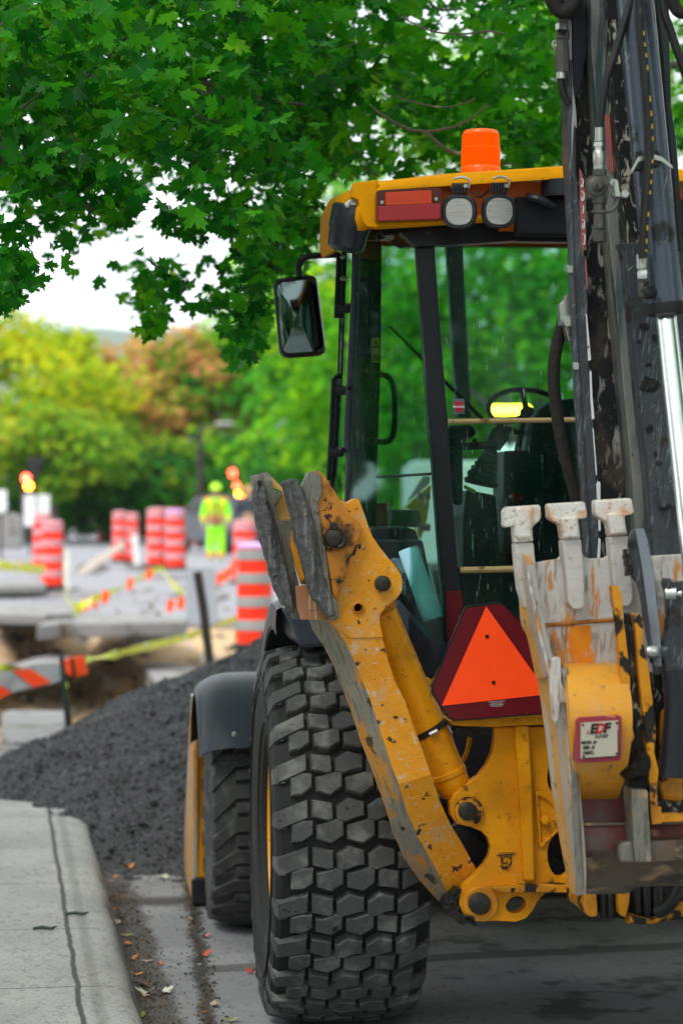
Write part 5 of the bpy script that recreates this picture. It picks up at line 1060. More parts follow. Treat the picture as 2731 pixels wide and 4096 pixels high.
def walk_b(nt, b, co):
    sx = nd(nt, 'ShaderNodeSeparateXYZ'); lk(nt, co, sx.inputs[0]); X, Y = sx.outputs[0], sx.outputs[1]
    def fn(col, n1):
        wn = nd(nt, 'ShaderNodeTexNoise', Scale=5, Detail=6); lk(nt, co, wn.inputs[0]); wob = mth(nt, 'SUBTRACT', wn.outputs[0], .5)
        j = mth(nt, 'ADD', mth(nt, 'ADD', X, .905), mth(nt, 'MULTIPLY', wob, .025))
        m1 = band(nt, j, .005, .014)
        yy = mth(nt, 'SUBTRACT', mth(nt, 'FRACT', mth(nt, 'ADD', mth(nt, 'DIVIDE', Y, 1.17), .56)), .5)
        m2 = mth(nt, 'MULTIPLY', band(nt, mth(nt,'ADD',yy,mth(nt,'MULTIPLY',wob,.01)), .002, .007), mth(nt, 'LESS_THAN', X, -.78))
        sh = band(nt, mth(nt, 'ADD', mth(nt, 'ADD', X, .845), mth(nt,'MULTIPLY',wob,.02)), .008, .03)
        col = mixc(nt, mth(nt, 'MULTIPLY', sh, .35), col, (.13,.12,.11))
        f, _ = noise_mask(nt, co, 4, .5, .1, (3,.5,1), d=7, seed=6)
        edge = band(nt, mth(nt, 'ADD', X, .665), .03, .07)
        col = mixc(nt, mth(nt, 'MULTIPLY', mth(nt,'MULTIPLY', edge, f), .75), col, (.05,.05,.055))
        return mixc(nt, mth(nt, 'MULTIPLY', mth(nt, 'MAXIMUM', m1, m2), .85), col, (.045,.043,.042))
    concrete(nt, b, co, (.34,.335,.33), (.45,.445,.435), fn)
M['walk'] = gmat('pale_concrete_pavement', None, walk_b)
M['far_road'] = mat('pale_far_road', (.25,.25,.275), .8, var=.15, vs=.8, layers=[dict(c=(.11,.105,.105), s=1.1, t=.54, w=.08, a=.65, st=(.4,1,1)), dict(c=(.36,.36,.39), s=2, t=.58, w=.1, a=.6, st=(.5,1,1))])
M['soil'] = mat('excavated_soil', (.17,.125,.085), .95, var=.3, vs=2, layers=[dict(c=(.48,.33,.19), s=.8, t=.44, w=.12), dict(c=(.33,.30,.27), s=2.5, t=.60, w=.05), dict(c=(.03,.028,.026), s=4, t=.58, w=.06)], bump=[(8,1)])
M['sand'] = mat('sandy_trench_wall', (.55,.38,.22), .95, var=.3, vs=2, layers=[dict(c=(.10,.075,.05), s=2, t=.55, w=.1), dict(c=(.38,.36,.33), s=1.3, t=.6, w=.1)], bump=[(8,1)])
M['slab'] = mat('broken_concrete', (.24,.235,.235), .85, var=.2, vs=3, layers=[dict(c=(.11,.09,.07), s=3, t=.52, w=.12, a=.8)], bump=[(30,.4)])
M['field'] = mat('roadside_ground', (.12,.12,.10), .95, var=.3, vs=.5)
def grid(name, x0, x1, nx, y0, y1, ny, f, mt, Mx=None, **k):
    X = [x0+(x1-x0)*i/nx for i in range(nx+1)]; Yv = [y0+(y1-y0)*j/ny for j in range(ny+1)]
    mb = MB(); mb.strip([[f(x, y) for x in X] for y in Yv]); return mb.build(name, mt, M=Mx, smooth=True, angle=180, **k)
def vxy(l, d, z): return vf(l, d, z)
# big ground sheet reaching the horizon, low under the works and rising with the street
def big():
    mb = MB(); Ys = [-300,-100,-40,0,17,18.4,18.8,22,26,28.6,29.2,30,40,60,90,130,200,400,3250]; Xs = [-1990,-200,-80,-40,-20,-10,-6,-3.5,3.5,8,14,25,60,200,1990]
    def z(x, y):
        if y < 18.5: return -.03
        if y < 29.3 and -20 <= x <= 8: return -.9
        return road_z(y) - .035
    mb.strip([[Vector((x, y, z(x, y))) for x in Xs] for y in Ys]); return mb.build('ground', M['field'], M=Matrix.Identity(4), kind='structure')
big()
# near road slab and pavement share the street frame
mb = MB(); Ds = [-42,-20,-10]+[-5+i*.5 for i in range(31)]; mb.strip([[sf(x, d, 0) for x in (-.70,-.3,.3,1,2,4,7,12)] for d in Ds if d <= 10.2])
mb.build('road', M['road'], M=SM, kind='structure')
mb = MB(); rows = []
for i in range(100):
    d = -42 + 52*i/99 if i < 40 else -21 + 31*(i-40)/59
    d = -42+ 54*(i/99)**.6; d = min(d, 10)
    off = -.9*max(0, (d-5.0)/2.0)**2 if d > 5.0 else 0
    off = max(off, -3)
    j = .004*math.sin(d*9)+.003*math.sin(d*23)
    rows.append([sf(l+off+(j if l > -.8 and z < .14 else 0), d, z) for l, z in ((-9,.155),(-4,.155),(-1.6,.15),(-.905,.15),(-.80,.149),(-.755,.142),(-.725,.125),(-.705,.09),(-.69,.045),(-.675,.0),(-.67,-.05))])
MB().strip(rows).build('pavement', M['walk'], M=SM, smooth=True, angle=60, kind='structure')
# gravel pile
M['gravel'] = mat('crushed_asphalt', (.052,.052,.057), .9, var=.4, vs=30, layers=[dict(c=(.13,.13,.14), s=48, t=.54, w=.1, a=.8), dict(c=(.004,.004,.005), s=34, t=.54, w=.08)], bump=[(26,1),(60,.8)])
from mathutils import noise as MN
def pile_h(x, y):
    dx, dy = x-.45, y-16.0; dx2 = dx*(1 if dx < 0 else .8); a = (abs(dx2/2.98)**2.4 + abs(dy/4.35)**2.4)**(1/2.4)
    a += .05*MN.noise(Vector((x*1.7, y*1.7, 11))) + .02*MN.noise(Vector((x*6, y*6, 4)))
    h = 1.36*(1-a)
    h = h if a < .93 else 1.36*.07*math.exp(-(a-.93)*24) - .004 if a < 1.12 else -1
    if h < 0: return -.06
    return h + .035*MN.noise(Vector((x*1.4, y*1.4, 0))) + .035*MN.noise(Vector((x*5, y*5, 3))) + .02*MN.noise(Vector((x*13, y*13, 7))) + .014*MN.noise(Vector((x*34, y*34, 1)))
nx, ny = 300, 330; X = np.linspace(-3.5, 4.2, nx); Yv = np.linspace(10.6, 21.2, ny)
vs = [(x, y, pile_h(x, y)-.0) for y in Yv for x in X]; fs = [(j*nx+i, j*nx+i+1, (j+1)*nx+i+1, (j+1)*nx+i) for j in range(ny-1) for i in range(nx-1) if max(vs[j*nx+i][2], vs[(j+1)*nx+i+1][2]) > -.05]
mb = MB(); mb.v = [Vector(v) for v in vs]; mb.f = fs; mb.m = [0]*len(fs)
mb.build('gravel_pile', M['gravel'], M=Matrix.Translation((.45,16,0)), smooth=True, angle=180, label='dark grey heap of crushed asphalt beside the kerb ahead of the loader', cat='gravel pile', kind='stuff')
M['stones'] = leafmat('loose_asphalt_stones', [(0,(.006,.006,.007)),(.4,(.03,.03,.033)),(.75,(.11,.11,.12)),(1,(.32,.32,.34))], 0, .85, 3)
# loose stones over and around the pile
def stones():
    mb = MB(); R = random.Random(3)
    for i in range(15000):
        x = R.uniform(-3.3, 0.6); y = R.uniform(11.0, 16.5); h = pile_h(x, y)
        if h < -.03 and R.random() > .05: continue
        h = max(h, 0); s = R.uniform(.004, .014) * (1 if h > .02 else .5) * (2.0 if R.random() < .08 else 1); c = Vector((x, y, h+s*.2))
        vs = [c + Vector((R.uniform(-1,1), R.uniform(-1,1), R.uniform(-1,1))).normalized()*s for _ in range(6)]
        p = [c+Vector((s*R.uniform(.6,1.2),0,0)), c-Vector((s*R.uniform(.6,1.2),0,0)), c+Vector((0,s*R.uniform(.6,1.2),0)), c-Vector((0,s*R.uniform(.6,1.2),0)), c+Vector((0,0,s*R.uniform(.5,1))), c-Vector((0,0,s*.6))]
        mb.add(p, [(0,2,4),(2,1,4),(1,3,4),(3,0,4),(2,0,5),(1,2,5),(3,1,5),(0,3,5)])
    mb.build('loose_stones', M['stones'], M=Matrix.Translation((-1,13,0)), label='loose dark stones scattered over the asphalt heap and its foot', cat='stones', kind='stuff')
stones()
# the works: pit floor, sandy far wall, near slabs, far road
def pit(x, y):
    z = -.85 + .22*MN.noise(Vector((x*.5, y*.5, 5))) + .14*MN.noise(Vector((x*1.6, y*1.6, 2))) + .06*MN.noise(Vector((x*5, y*5, 2)))
    z = z + smst(21.5, 18.4, y)*(-z-.05)*1.0
    t = smst(27.0, 29.4, y + .5*MN.noise(Vector((x*.8,0,0)))); return Vector((x, y, z*(1-t) + (.30)*t))
grid('trench', -14, 7, 120, 18.3, 29.7, 80, pit, M['soil'], Matrix.Identity(4), kind='structure')
rows = []
for i in range(90):
    x = -13 + 20*i/89; n = MN.noise(Vector((x*1.2, 0, 0)))
    rows.append([Vector((x, 28.9+n*.3, -.55)), Vector((x, 29.2+n*.25, -.1)), Vector((x, 29.4+n*.1, .18+.08*MN.noise(Vector((x*3,3,0))))), Vector((x, 29.62, .36))])
MB().strip(rows).build('trench_wall', M['sand'], M=Matrix.Identity(4), smooth=True, kind='structure')
mb = MB(); mb.strip([[Vector((x, y, road_z(y))) for x in (-14,-5,-2,0,3,12)] for y in (29.6,33,37,43,50,60,72,85,100,120)]); mb.strip([[Vector((x, 29.6, z)) for x in (-14,-5,-2,0,3,12)] for z in (.464,.34)])
mb.build('far_road', M['far_road'], M=Matrix.Identity(4), kind='structure')
def slab(pts, zt, th, name='concrete_slab', label='', z='I', mt='slab', grp='broken concrete slabs along the trench'):
    top = [gnd(z, x, y, zt) for x, y in pts]
    return MB().plate([p for p in top], UP*-th).build(name, M[mt], bevel=.02, label=label, cat='slab', group=grp)
slab([(-60,1065),(180,1068),(345,1075),(300,1120),(190,1190),(-60,1240)], .04, .1, label='flat grey concrete slab between the kerb end and the pale upright slab')
slab([(10,860),(60,845),(420,850),(470,960),(420,1040),(340,1068),(60,1045),(10,1000)], -.02, .25, label='large pale concrete slab below the striped board at the trench edge')
slab([(620,850),(760,790),(878,765),(840,800),(740,860),(640,872)], .12, .2, label='narrow white concrete piece leaning against the asphalt heap')
slab([(890,560),(960,530),(1330,590),(1300,640),(1090,650),(1000,690)], .0, .4, label='blue grey slab in the trench beside the black post')
slab([(-60,440),(250,450),(250,560),(-60,590)], .0, .3, label='grey slab at the left of the trench under the tape')
slab([(90,560),(200,520),(400,490),(440,510),(350,560),(130,575)], .18, .15, label='white flat slab just behind the striped board')
slab([(-60,330),(-60,280),(230,270),(240,430),(-60,440)], .15, .6, label='tall grey block at the far left of the trench')
slab([(-60,185),(100,190),(450,175),(460,235),(280,250),(-60,245)], .62, .12, label='long pale kerb stone across the left of the works')
slab([(-60,30),(280,25),(290,64),(-60,70)], .72, .12, label='long white kerb stone behind the striped drum on the left')
slab([(230,320),(320,270),(640,240),(1180,262),(1170,290),(700,300),(400,300)], .55, .16, label='long white road edge above the sandy trench wall')
slab([(750,330),(900,320),(1110,322),(1110,370),(800,372)], .32, .2, label='short concrete block set in the sandy wall')

for k, pts in enumerate(([(-60,80),(285,72),(300,172),(-60,184)], [(-60,-80),(270,-90),(262,-60),(-60,-45)])):
    P = [gnd('I', x, y, .60) for x, y in pts]; P = [Vector((p.x, p.y, road_z(p.y)+.006)) for p in P]; P = [gnd('I', x, y, q.z) for (x, y), q in zip(pts, P)]
    mb = MB(); mb.add(P, [(0,1,2,3)]); mb.build('soil_patch', M['soil'], M=Matrix.Identity(4), kind='structure')
for k, (pts, lab) in enumerate((([(400,600),(470,590),(560,610),(650,600),(660,625),(560,650),(420,650)], 'low heap of dark rubble at the foot of the propped plank'), ([(700,590),(860,600),(880,640),(700,630)], 'low heap of dark rubble right of the propped plank'))):
    P = [gnd('S', x, y, .62) for x, y in pts]; c_ = sum(P, Vector())/len(P); mb = MB(); rows = [[c_ + (p-c_)*f + UP*h for p in dense_(P)] for f, h in ((1,-.08),(.8,.05),(.45,.12),(.1,.13))] if False else [[c_ + (p-c_)*f + UP*h for p in P] for f, h in ((1,-.1),(.8,.05),(.45,.12),(.1,.13))]
    mb.strip(rows, 0, close=True).add(rows[-1], [tuple(range(len(P)))]); mb.build('rubble_heap', M['boom_dark'], smooth=True, label=lab, cat='rubble')
M['rubble'] = leafmat('broken_rubble', [(0,(.03,.026,.022)),(.35,(.14,.11,.08)),(.6,(.28,.22,.15)),(.8,(.20,.20,.21)),(1,(.48,.48,.50))], 0, .9, 1)
def rubble():
    mb = MB(); R = random.Random(21)
    for i in range(1500):
        x = R.uniform(-7, 2.5); y = R.uniform(18.8, 29.4) if R.random() < .75 else R.uniform(29.7, 38); z = pit(x, y).z if y < 29.5 else road_z(y)
        if y > 29.5 and x > -1.5: continue
        s = R.uniform(.02, .09) * (2.2 if R.random() < .07 else 1) * (.6 if y > 29.5 else 1); a = R.uniform(0, 3.14); ex = Vector((math.cos(a), math.sin(a), R.uniform(-.3,.3))).normalized(); ey = UP.cross(ex).normalized(); ez_ = ex.cross(ey)
        mb.box(Vector((x, y, z+s*.3)), s*R.uniform(.8,2.2), s*R.uniform(.8,1.6), s*R.uniform(.4,1), ex, ey, ez_)
    mb.build('rubble', M['rubble'], M=Matrix.Translation((-2,24,0)), label='broken concrete and soil rubble strewn through the trench', cat='rubble', kind='stuff')
rubble()
# ================================================================ DRUMS
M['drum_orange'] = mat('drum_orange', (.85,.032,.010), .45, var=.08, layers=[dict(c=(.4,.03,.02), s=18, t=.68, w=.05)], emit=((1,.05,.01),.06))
M['drum_grey'] = mat('drum_grey_band', (.33,.34,.35), .4)
M['drum_pink'] = mat('drum_pale_pink_band', (.60,.27,.30), .45)
M['drum_lilac'] = mat('drum_lilac_cap', (.55,.36,.70), .45)
M['black_base'] = mat('rubber_base', (.02,.02,.02), .7)
def drum(name, label, p, H=1.07, r=.17, far=True, cap='drum_pink'):
    T = thing(name, Matrix.Translation(p), label, 'traffic drum', 'orange and grey striped drums around the works'); s = H/1.07
    MB().lathe([(0,0),(0,r*1.35),(.05,r*1.35),(.07,r*1.1),(.07,0)], p, UP, 24).build('base', M['black_base'], T, smooth=True, angle=30)
    z = .08*s; n = 4
    prof = [(z, 0)]; bands = []
    hb = (H-.13*s)/(2*n)
    MB().lathe([(.06*s,r*1.02),(H*.97,r*.96),(H*.97,0)], p, UP, 28).build('body', M['drum_orange'], T, smooth=True, angle=30)
    for k in range(n):
        a = .08*s + hb*(2*k+1); rr = r*(1.02-.06*a/H)
        MB().lathe([(a,rr),(a+.003,rr+.008),(a+hb*.9-.003,rr+.008),(a+hb*.9,rr)], p, UP, 28).build('reflective_band', M['drum_grey' if not far else 'drum_pink'], T, smooth=True, angle=30)
    MB().lathe([(H-.045*s,r*1.0),(H-.02*s,r*.98),(H,r*.75),(H+.01,0)], p, UP, 28).build('cap', M[cap], T, smooth=True, angle=30)
    return T
def base_at(z, x, y, Y): p = at(z, x, y, Y); return Vector((p.x, Y, p.z))
nearp = at('E', 108, 1240, 25); drum('traffic_drum', 'nearest orange and grey striped drum with lilac cap between the loader foot and black post', Vector((nearp.x, 25, nearp.z-.02)), 1.10, .185, False, 'drum_lilac')
DR = [(('D',300,1650),37,1.05,.17,'orange striped drum standing alone at the left of the works','drum_pink'),
      (('D',243,1545),44,1.05,.17,'orange drum half hidden behind the left lone drum','drum_pink'),
      (('D',585,1375),80,1.05,.17,'small distant orange drum on the far road, left of centre','drum_pink'),
      (('D',684,1495),50,1.05,.15,'left drum of the touching pair behind the white board','drum_pink'),
      (('D',752,1500),51,1.05,.15,'right drum of the touching pair behind the white board','drum_pink'),
      (('D',895,1525),43,1.05,.175,'left drum of the wide cluster in the middle of the road','drum_pink'),
      (('D',1002,1540),42,1.05,.175,'right drum with lilac top in the wide middle cluster','drum_lilac'),
      (('D',950,1500),47,1.05,.17,'rear drum between the two drums of the middle cluster','drum_pink'),
      (('D',1145,1375),80,1.05,.17,'distant orange drum just left of the worker','drum_pink'),
      (('D',1395,1620),40,1.05,.19,'pale topped drum behind the nearest drum','drum_pink')]
for (zz, x, y), Y, H_, r, lab, cap in DR: drum('traffic_drum', lab, base_at(zz, x, y, Y), H_, r, True, cap)

# ================================================================ TAPE, BOARDS, POSTS
M['tape'] = mat('yellow_caution_tape', (.62,.66,.02), .4, var=.1, vs=3, layers=[dict(c=(.04,.04,.01), s=14, t=.60, w=.03), dict(c=(.8,.8,.6), s=5, t=.58, w=.06)])
M['post_dark'] = mat('dark_brown_post', (.03,.022,.018), .6)
M['post_green'] = mat('dark_green_stake', (.015,.03,.028), .5)
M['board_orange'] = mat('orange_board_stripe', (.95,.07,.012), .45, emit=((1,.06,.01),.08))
M['board_grey'] = mat('grey_reflective_board', (.42,.45,.48), .45, layers=[dict(c=(.2,.2,.2), s=4, t=.55, w=.2, a=.5)])
M['board_white'] = mat('white_board', (.72,.72,.72), .5)
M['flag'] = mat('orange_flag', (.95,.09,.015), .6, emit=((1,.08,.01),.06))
def ribbon(name, label, pts, w, mt='tape', grp=None, n=8, cat='caution tape'):
    P = smooth_path(pts, n); rows = []
    for i, p in enumerate(P):
        a = .9*math.sin(i*.35)+.5*math.sin(i*.13+1); u = (UP*math.cos(a) + Vector((0,1,0))*math.sin(a))
        rows.append([p-u*w/2, p+u*w/2, p+u*w/2+Vector((.0,.0015,0)), p-u*w/2+Vector((0,.0015,0))])
    mb = MB().strip(rows, 0, close=True); return mb.build(name, M[mt], smooth=False, label=label, cat=cat, group=grp)
TG = 'caution tapes strung around the works'
ribbon('caution_tape', 'yellow caution tape running from the striped board up to the nearest drum', [at('I',540,530,19.5), at('I',690,505,20), at('I',830,470,20.6), at('I',1160,392,22.5), at('I',1330,330,23.6), at('I',1485,272,24.7)], .075, grp=TG)
ribbon('caution_tape', 'yellow black printed tape sagging across the top of the striped board', [at('I',-120,560,17.6), at('I',0,578,17.7), at('I',120,592,17.8), at('I',260,628,17.8), at('I',385,655,17.9)], .05, grp=TG)
ribbon('caution_tape', 'yellow tape end hanging down the side of the nearest drum', [at('I',1488,270,24.7), at('I',1485,340,24.6), at('I',1470,420,24.6), at('I',1466,520,24.6)], .09, grp=TG)
ribbon('caution_tape', 'short yellow tape tail hanging from the green stake', [at('I',400,640,17.9), at('I',425,700,17.9), at('I',440,800,17.9)], .05, grp=TG)
ribbon('caution_tape', 'faint tape dipping from the left lone drum across the pale road', [at('D',380,1380,36), at('S',372,700,33), at('S',420,820,31), at('S',560,770,31), at('S',740,690,33), at('S',920,600,36)], .10, grp=TG)
ribbon('caution_tape', 'green yellow tape from the middle drums down to the white panel', [at('S',920,600,36), at('S',980,690,32), at('S',1050,745,29)], .10, grp=TG)
ribbon('caution_tape', 'low tape along the left side past the long kerb stones', [at('S',-60,600,32), at('S',0,585,32), at('S',120,600,33), at('S',260,610,35)], .13, grp=TG)
ribbon('caution_tape', 'tape crossing low in front of the long white road edge', [at('S',-60,960,30), at('S',200,930,30), at('S',380,880,30), at('S',470,840,31)], .07, grp=TG)
for i, (x, y, Y) in enumerate(((970,815,30),(1030,800,30),(740,690,33),(850,635,34),(600,765,31),(540,790,31),(490,810,31),(1250,660,32),(1290,640,32),(1325,610,32))):
    p = at('S', x, y, Y); labs = ['orange tag on the tape, lower left of the white panel','orange tag on the tape, touching the white panel','orange tag midway up the dipping tape','orange tag near the top of the dipping tape','orange tag low on the dipping tape','orange tag left of the low one on the dipping tape','leftmost orange tag at the bottom of the dipping tape','orange tag just right of the white panel','second orange tag right of the white panel','topmost orange tag beside the nearest drum']
    MB().plate([p+Vector((-.05,0,-.07)), p+Vector((.03,0,-.09)), p+Vector((.06,0,.06)), p+Vector((-.02,0,.09))], Vector((0,.004,0))).build('tape_tag', M['flag'], label=labs[i], cat='tag', group='orange tags on the far tapes')
# striped barricade board
BBp = at('I', 390, 1000, 17.8); BB = thing('striped_barricade', Matrix.Translation(Vector((BBp.x, 17.8, -.05))), 'orange and grey striped barricade board leaning on a thin green stake', 'barricade')
def pl_at(z, pts, Y, th=.02): return MB().plate([at(z, x, y, Y) for x, y in pts], Vector((0, th, 0)))
pl_at('I', [(-200,700),(-200,560),(0,580),(85,602),(200,560),(345,548),(390,560),(390,660),(320,690),(210,705),(75,740),(-30,790)], 17.8).build('board', M['board_grey'], BB, bevel=.004)
pl_at('I', [(80,600),(190,590),(322,672),(215,704)], 17.775, .01).build('orange_stripe', M['board_orange'], BB)
pl_at('I', [(-200,640),(-60,655),(75,738),(-30,790),(-200,800)], 17.775, .01).build('orange_stripe', M['board_orange'], BB)
for k, (a_, b_) in enumerate((((388,510),(430,1020)),((402,680),(462,1020)))): MB().tube([at('I',*a_,17.7+.15*k), at('I',*b_,17.7+.3*k)], .018 if k == 0 else .010, 8).build('stake', M['post_green'], BB, smooth=True)
fl = [at('I',x,y,18.1) for x,y in [(340,552),(440,520),(520,505),(535,530),(550,625),(470,642),(430,628)]]
MB().plate(fl, Vector((0,.03,0))).build('orange_flag', M['flag'], label='orange cloth flag tied behind the green stake of the striped board', cat='flag', bevel=.006)
MB().plate([at('I',x,y,18.05) for x,y in [(442,528),(462,526),(478,638),(456,640)]], Vector((0,.005,0))).build('flag_tie', M['ink'], label='black strap wrapped down the middle of the orange flag', cat='strap')
# white panel and black post
pn = thing('back_of_sign', Matrix.Translation(at('S',1150,930,27)), 'pale grey upright panel standing behind the black post', 'panel')
pl_at('S', [(1060,600),(1080,590),(1215,592),(1228,610),(1245,900),(1215,925),(1085,918),(1070,890)], 27, .02).build('panel', M['board_grey'] if False else mat('pale_grey_panel',(.36,.39,.45),.5), pn, bevel=.01)
MB().tube([at('S',1150,900,27.05), at('S',1160,1010,27.05)], .02, 8).build('leg', M['post_dark'], pn)
MB().tube([at('I',1238,-20,22), at('I',1275,200,22), at('I',1328,640,22)], .042, 8).build('black_post', M['post_dark'], label='dark leaning square post in front of the pale panel', cat='post')
pl_at('D', [(440,1565),(460,1530),(690,1378),(715,1395),(690,1425),(500,1560)], 34, .08).build('wooden_plank', mat('pale_plank',(.62,.52,.47),.6), label='long pale plank propped diagonally left of the paired drums', cat='plank', bevel=.01)
pl_at('D', [(748,1335),(785,1335),(800,1510),(765,1515)], 46, .03).build('white_board', M['board_white'], label='narrow white upright board in front of the paired drums', cat='board', bevel=.01)
pl_at('S', [(375,500),(395,500),(392,720),(375,720)], 36, .03).build('white_stake', M['board_white'], label='thin white stake just right of the left lone drum', cat='stake', bevel=.004)
for i, (pts, Y, lab) in enumerate((([(-30,1085),(38,1085),(42,1190),(30,1212),(-30,1212)], 55, 'white road sign panel cut by the left edge, leftmost of three'), ([(140,1112),(205,1112),(205,1290),(140,1290)], 60, 'white road sign panel, middle one of three'), ([(218,1112),(285,1112),(282,1240),(218,1245)], 61, 'white road sign panel, rightmost of three'))):
    c_ = at('D', (pts[0][0]+pts[1][0])/2, 1300, Y); S_ = thing('road_sign', Matrix.Translation(Vector((c_.x, Y, road_z(Y)))), lab, 'sign', 'white sign panels at the far left')
    pl_at('D', pts, Y, .03).build('panel', M['board_white'], S_, bevel=.01)
    MB().tube([Vector((c_.x, Y+.05, road_z(Y)-.1)), Vector((c_.x, Y+.05, road_z(Y)+1.2))], .03, 8).build('post', M['post_dark'], S_)
pl_at('D', [(0,1235),(60,1210),(120,1240),(130,1420),(-40,1420),(-40,1260)], 56, .5).build('concrete_barrier', M['slab'], label='pale concrete barrier at the far left below the sign panels', cat='barrier', bevel=.05)
p0 = at('D', 830, 1196, 78); p1 = at('D', 1120, 1192, 78); BR = thing('red_barrier', Matrix.Translation(Vector(((p0.x+p1.x)/2, 78, road_z(78)))), 'long red barrier rail across the far end of the works', 'barrier')
MB().box((p0+p1)/2, (p1-p0).length, .1, .14, Vector((1,0,0)), Vector((0,1,0)), UP).build('rail', M['board_orange'], BR, bevel=.01)
for t in (.05,.35,.65,.95): q_ = p0.lerp(p1, t); MB().box(Vector((q_.x, 78.1, (q_.z+road_z(78))/2)), .08,.08, q_.z-road_z(78), Vector((1,0,0)), Vector((0,1,0)), UP).build('leg', M['board_orange'], BR)
# signals
def signal(name, label, px, Y, lamps, housing=None):
    b0 = at('D', px, 1200, Y); gz = road_z(Y); top = at('D', px, min(y for _, y, _ in lamps)-35, Y)
    T = thing(name, Matrix.Translation(Vector((b0.x, Y, gz))), label, 'traffic light', 'traffic lights at the far crossing')
    MB().tube([Vector((b0.x, Y+.15, gz)), Vector((b0.x, Y+.15, top.z+.2))], .06, 10).build('pole', M['post_dark'], T, smooth=True)
    for x, y, c in lamps:
        p = at('D', x, y, Y)
        h = MB().box(p+Vector((0,.13,0)), .30,.22,.34, Vector((1,0,0)), Vector((0,1,0)), UP); hh = h.build('housing', M['ink'], T, bevel=.03)
        MB().lathe([(0,.10),(-.02,.09),(-.03,.05),(-.03,0)], p+Vector((0,.02,0)), Vector((0,1,0)), 20).build('lamp', M[c], hh, smooth=True)
M['lamp_red'] = mat('red_signal', (.9,.02,.01), .3, emit=((1,.04,.02),28)); M['lamp_orange'] = mat('orange_signal', (1,.15,.01), .3, emit=((1,.17,.01),34)); M['lamp_dim'] = mat('dim_red_lamp', (.8,.02,.04), .3, emit=((1,.05,.08),1.5))
signal('traffic_light', 'traffic light at the left above the white signs with red and orange lamps lit', 172, 72, [(150,1015,'lamp_red'),(165,1060,'lamp_orange')])
for pts in ([(150,905),(235,900),(232,1000),(180,1010)],): pl_at('D', pts, 71.5, .3).build('signal_cabinet', M['ink'], label='dark box mounted high behind the left traffic light', cat='box', bevel=.03)
signal('traffic_light', 'traffic light right of the worker with one high red lamp', 1330, 74, [(1326,988,'lamp_red')])
signal('traffic_light', 'traffic light right of the worker with red over orange lamps', 1362, 70, [(1356,1055,'lamp_red'),(1367,1104,'lamp_orange')])
lp = at('D', 1142, 1200, 70); LP = thing('lamp_post', Matrix.Translation(Vector((lp.x, 70, road_z(70)))), 'tall dark lamp post standing behind the worker', 'lamp post')
MB().tube([Vector((lp.x, 70, road_z(70))), Vector((lp.x, 70, 3)), Vector((lp.x, 70, 4.2))], [.14,.10,.07], 10).build('pole', M['post_dark'], LP, smooth=True)
MB().tube([Vector((lp.x, 70, 4.2)), Vector((lp.x+.5, 70, 4.35))], .04, 8).build('arm', M['post_dark'], LP); MB().box(Vector((lp.x+.7,70,4.33)),.5,.2,.1).build('lamp_head', M['zinc'], LP, bevel=.03)
for i, (x, y, Y, w_, mtc, lab) in enumerate(((742,1100,85,.30,'drum_pink','round faded red traffic sign far behind the drums'),(1088,1108,80,.2,'board_grey','small pale disc sign beside the lamp post'),(592,1160,90,.22,'lamp_dim','dim red marker far behind the small distant drum'))):
    p = at('D', x, y, Y); T = thing('round_sign', Matrix.Translation(Vector((p.x, Y, road_z(Y)))), lab, 'sign')
    MB().lathe([(0,w_),(.02,w_),(.02,0)], p, Vector((0,1,0)), 24).add([p+Vector((w_*math.cos(a)*.999, -.001, w_*math.sin(a)*.999)) for a in [2*PI*k/24 for k in range(24)]], [tuple(range(24))]).build('disc', mat('faded_disc'+str(i), [(.55,.08,.12),(.5,.5,.55),(.4,.12,.12)][i], .5), T)
    MB().tube([Vector((p.x, Y+.05, road_z(Y))), Vector((p.x, Y+.05, p.z))], .03, 8).build('post', M['post_dark'], T)
# ================================================================ LEAVES
LEAF = [(0,-.05),(.12,0),(.55,-.04),(.42,.20),(.76,.30),(.64,.42),(.84,.62),(.55,.60),(.48,.72),(.15,.52),(.22,.82),(.09,.80),(0,1.05)]
def leaf_arrays(centers, normals, tips, scales):
    """every leaf is two folded halves sharing the midrib; returns one mesh"""
    half = np.array([[x, y, abs(x)*.34 - .22*y*y - .18*x*x] for x, y in LEAF]); m = len(half)
    hr = half; hl = half.copy(); hl[:,0] *= -1
    # shared vertices: right outline (m) + left outline inner points (m-2)
    tpl = np.vstack([hr, hl[1:-1]]); k = len(tpl)
    N = len(centers); n = normals/np.linalg.norm(normals, axis=1, keepdims=True)
    t = tips - n*(tips*n).sum(1, keepdims=True); t /= np.linalg.norm(t, axis=1, keepdims=True)+1e-9
    s = np.cross(t, n)
    V = centers[:,None,:] + (tpl[None,:,0:1]*s[:,None,:] + tpl[None,:,1:2]*t[:,None,:] + tpl[None,:,2:3]*n[:,None,:])*scales[:,None,None]
    R = list(range(m)); Lf = [0] + [m+i for i in range(m-2)] + [m-1]
    fR = np.array(R); fL = np.array(Lf[::-1])
    loops = np.concatenate([np.concatenate([fR + i*k, fL + i*k]) for i in range(N)])
    return V.reshape(-1,3), loops, m, 2*N
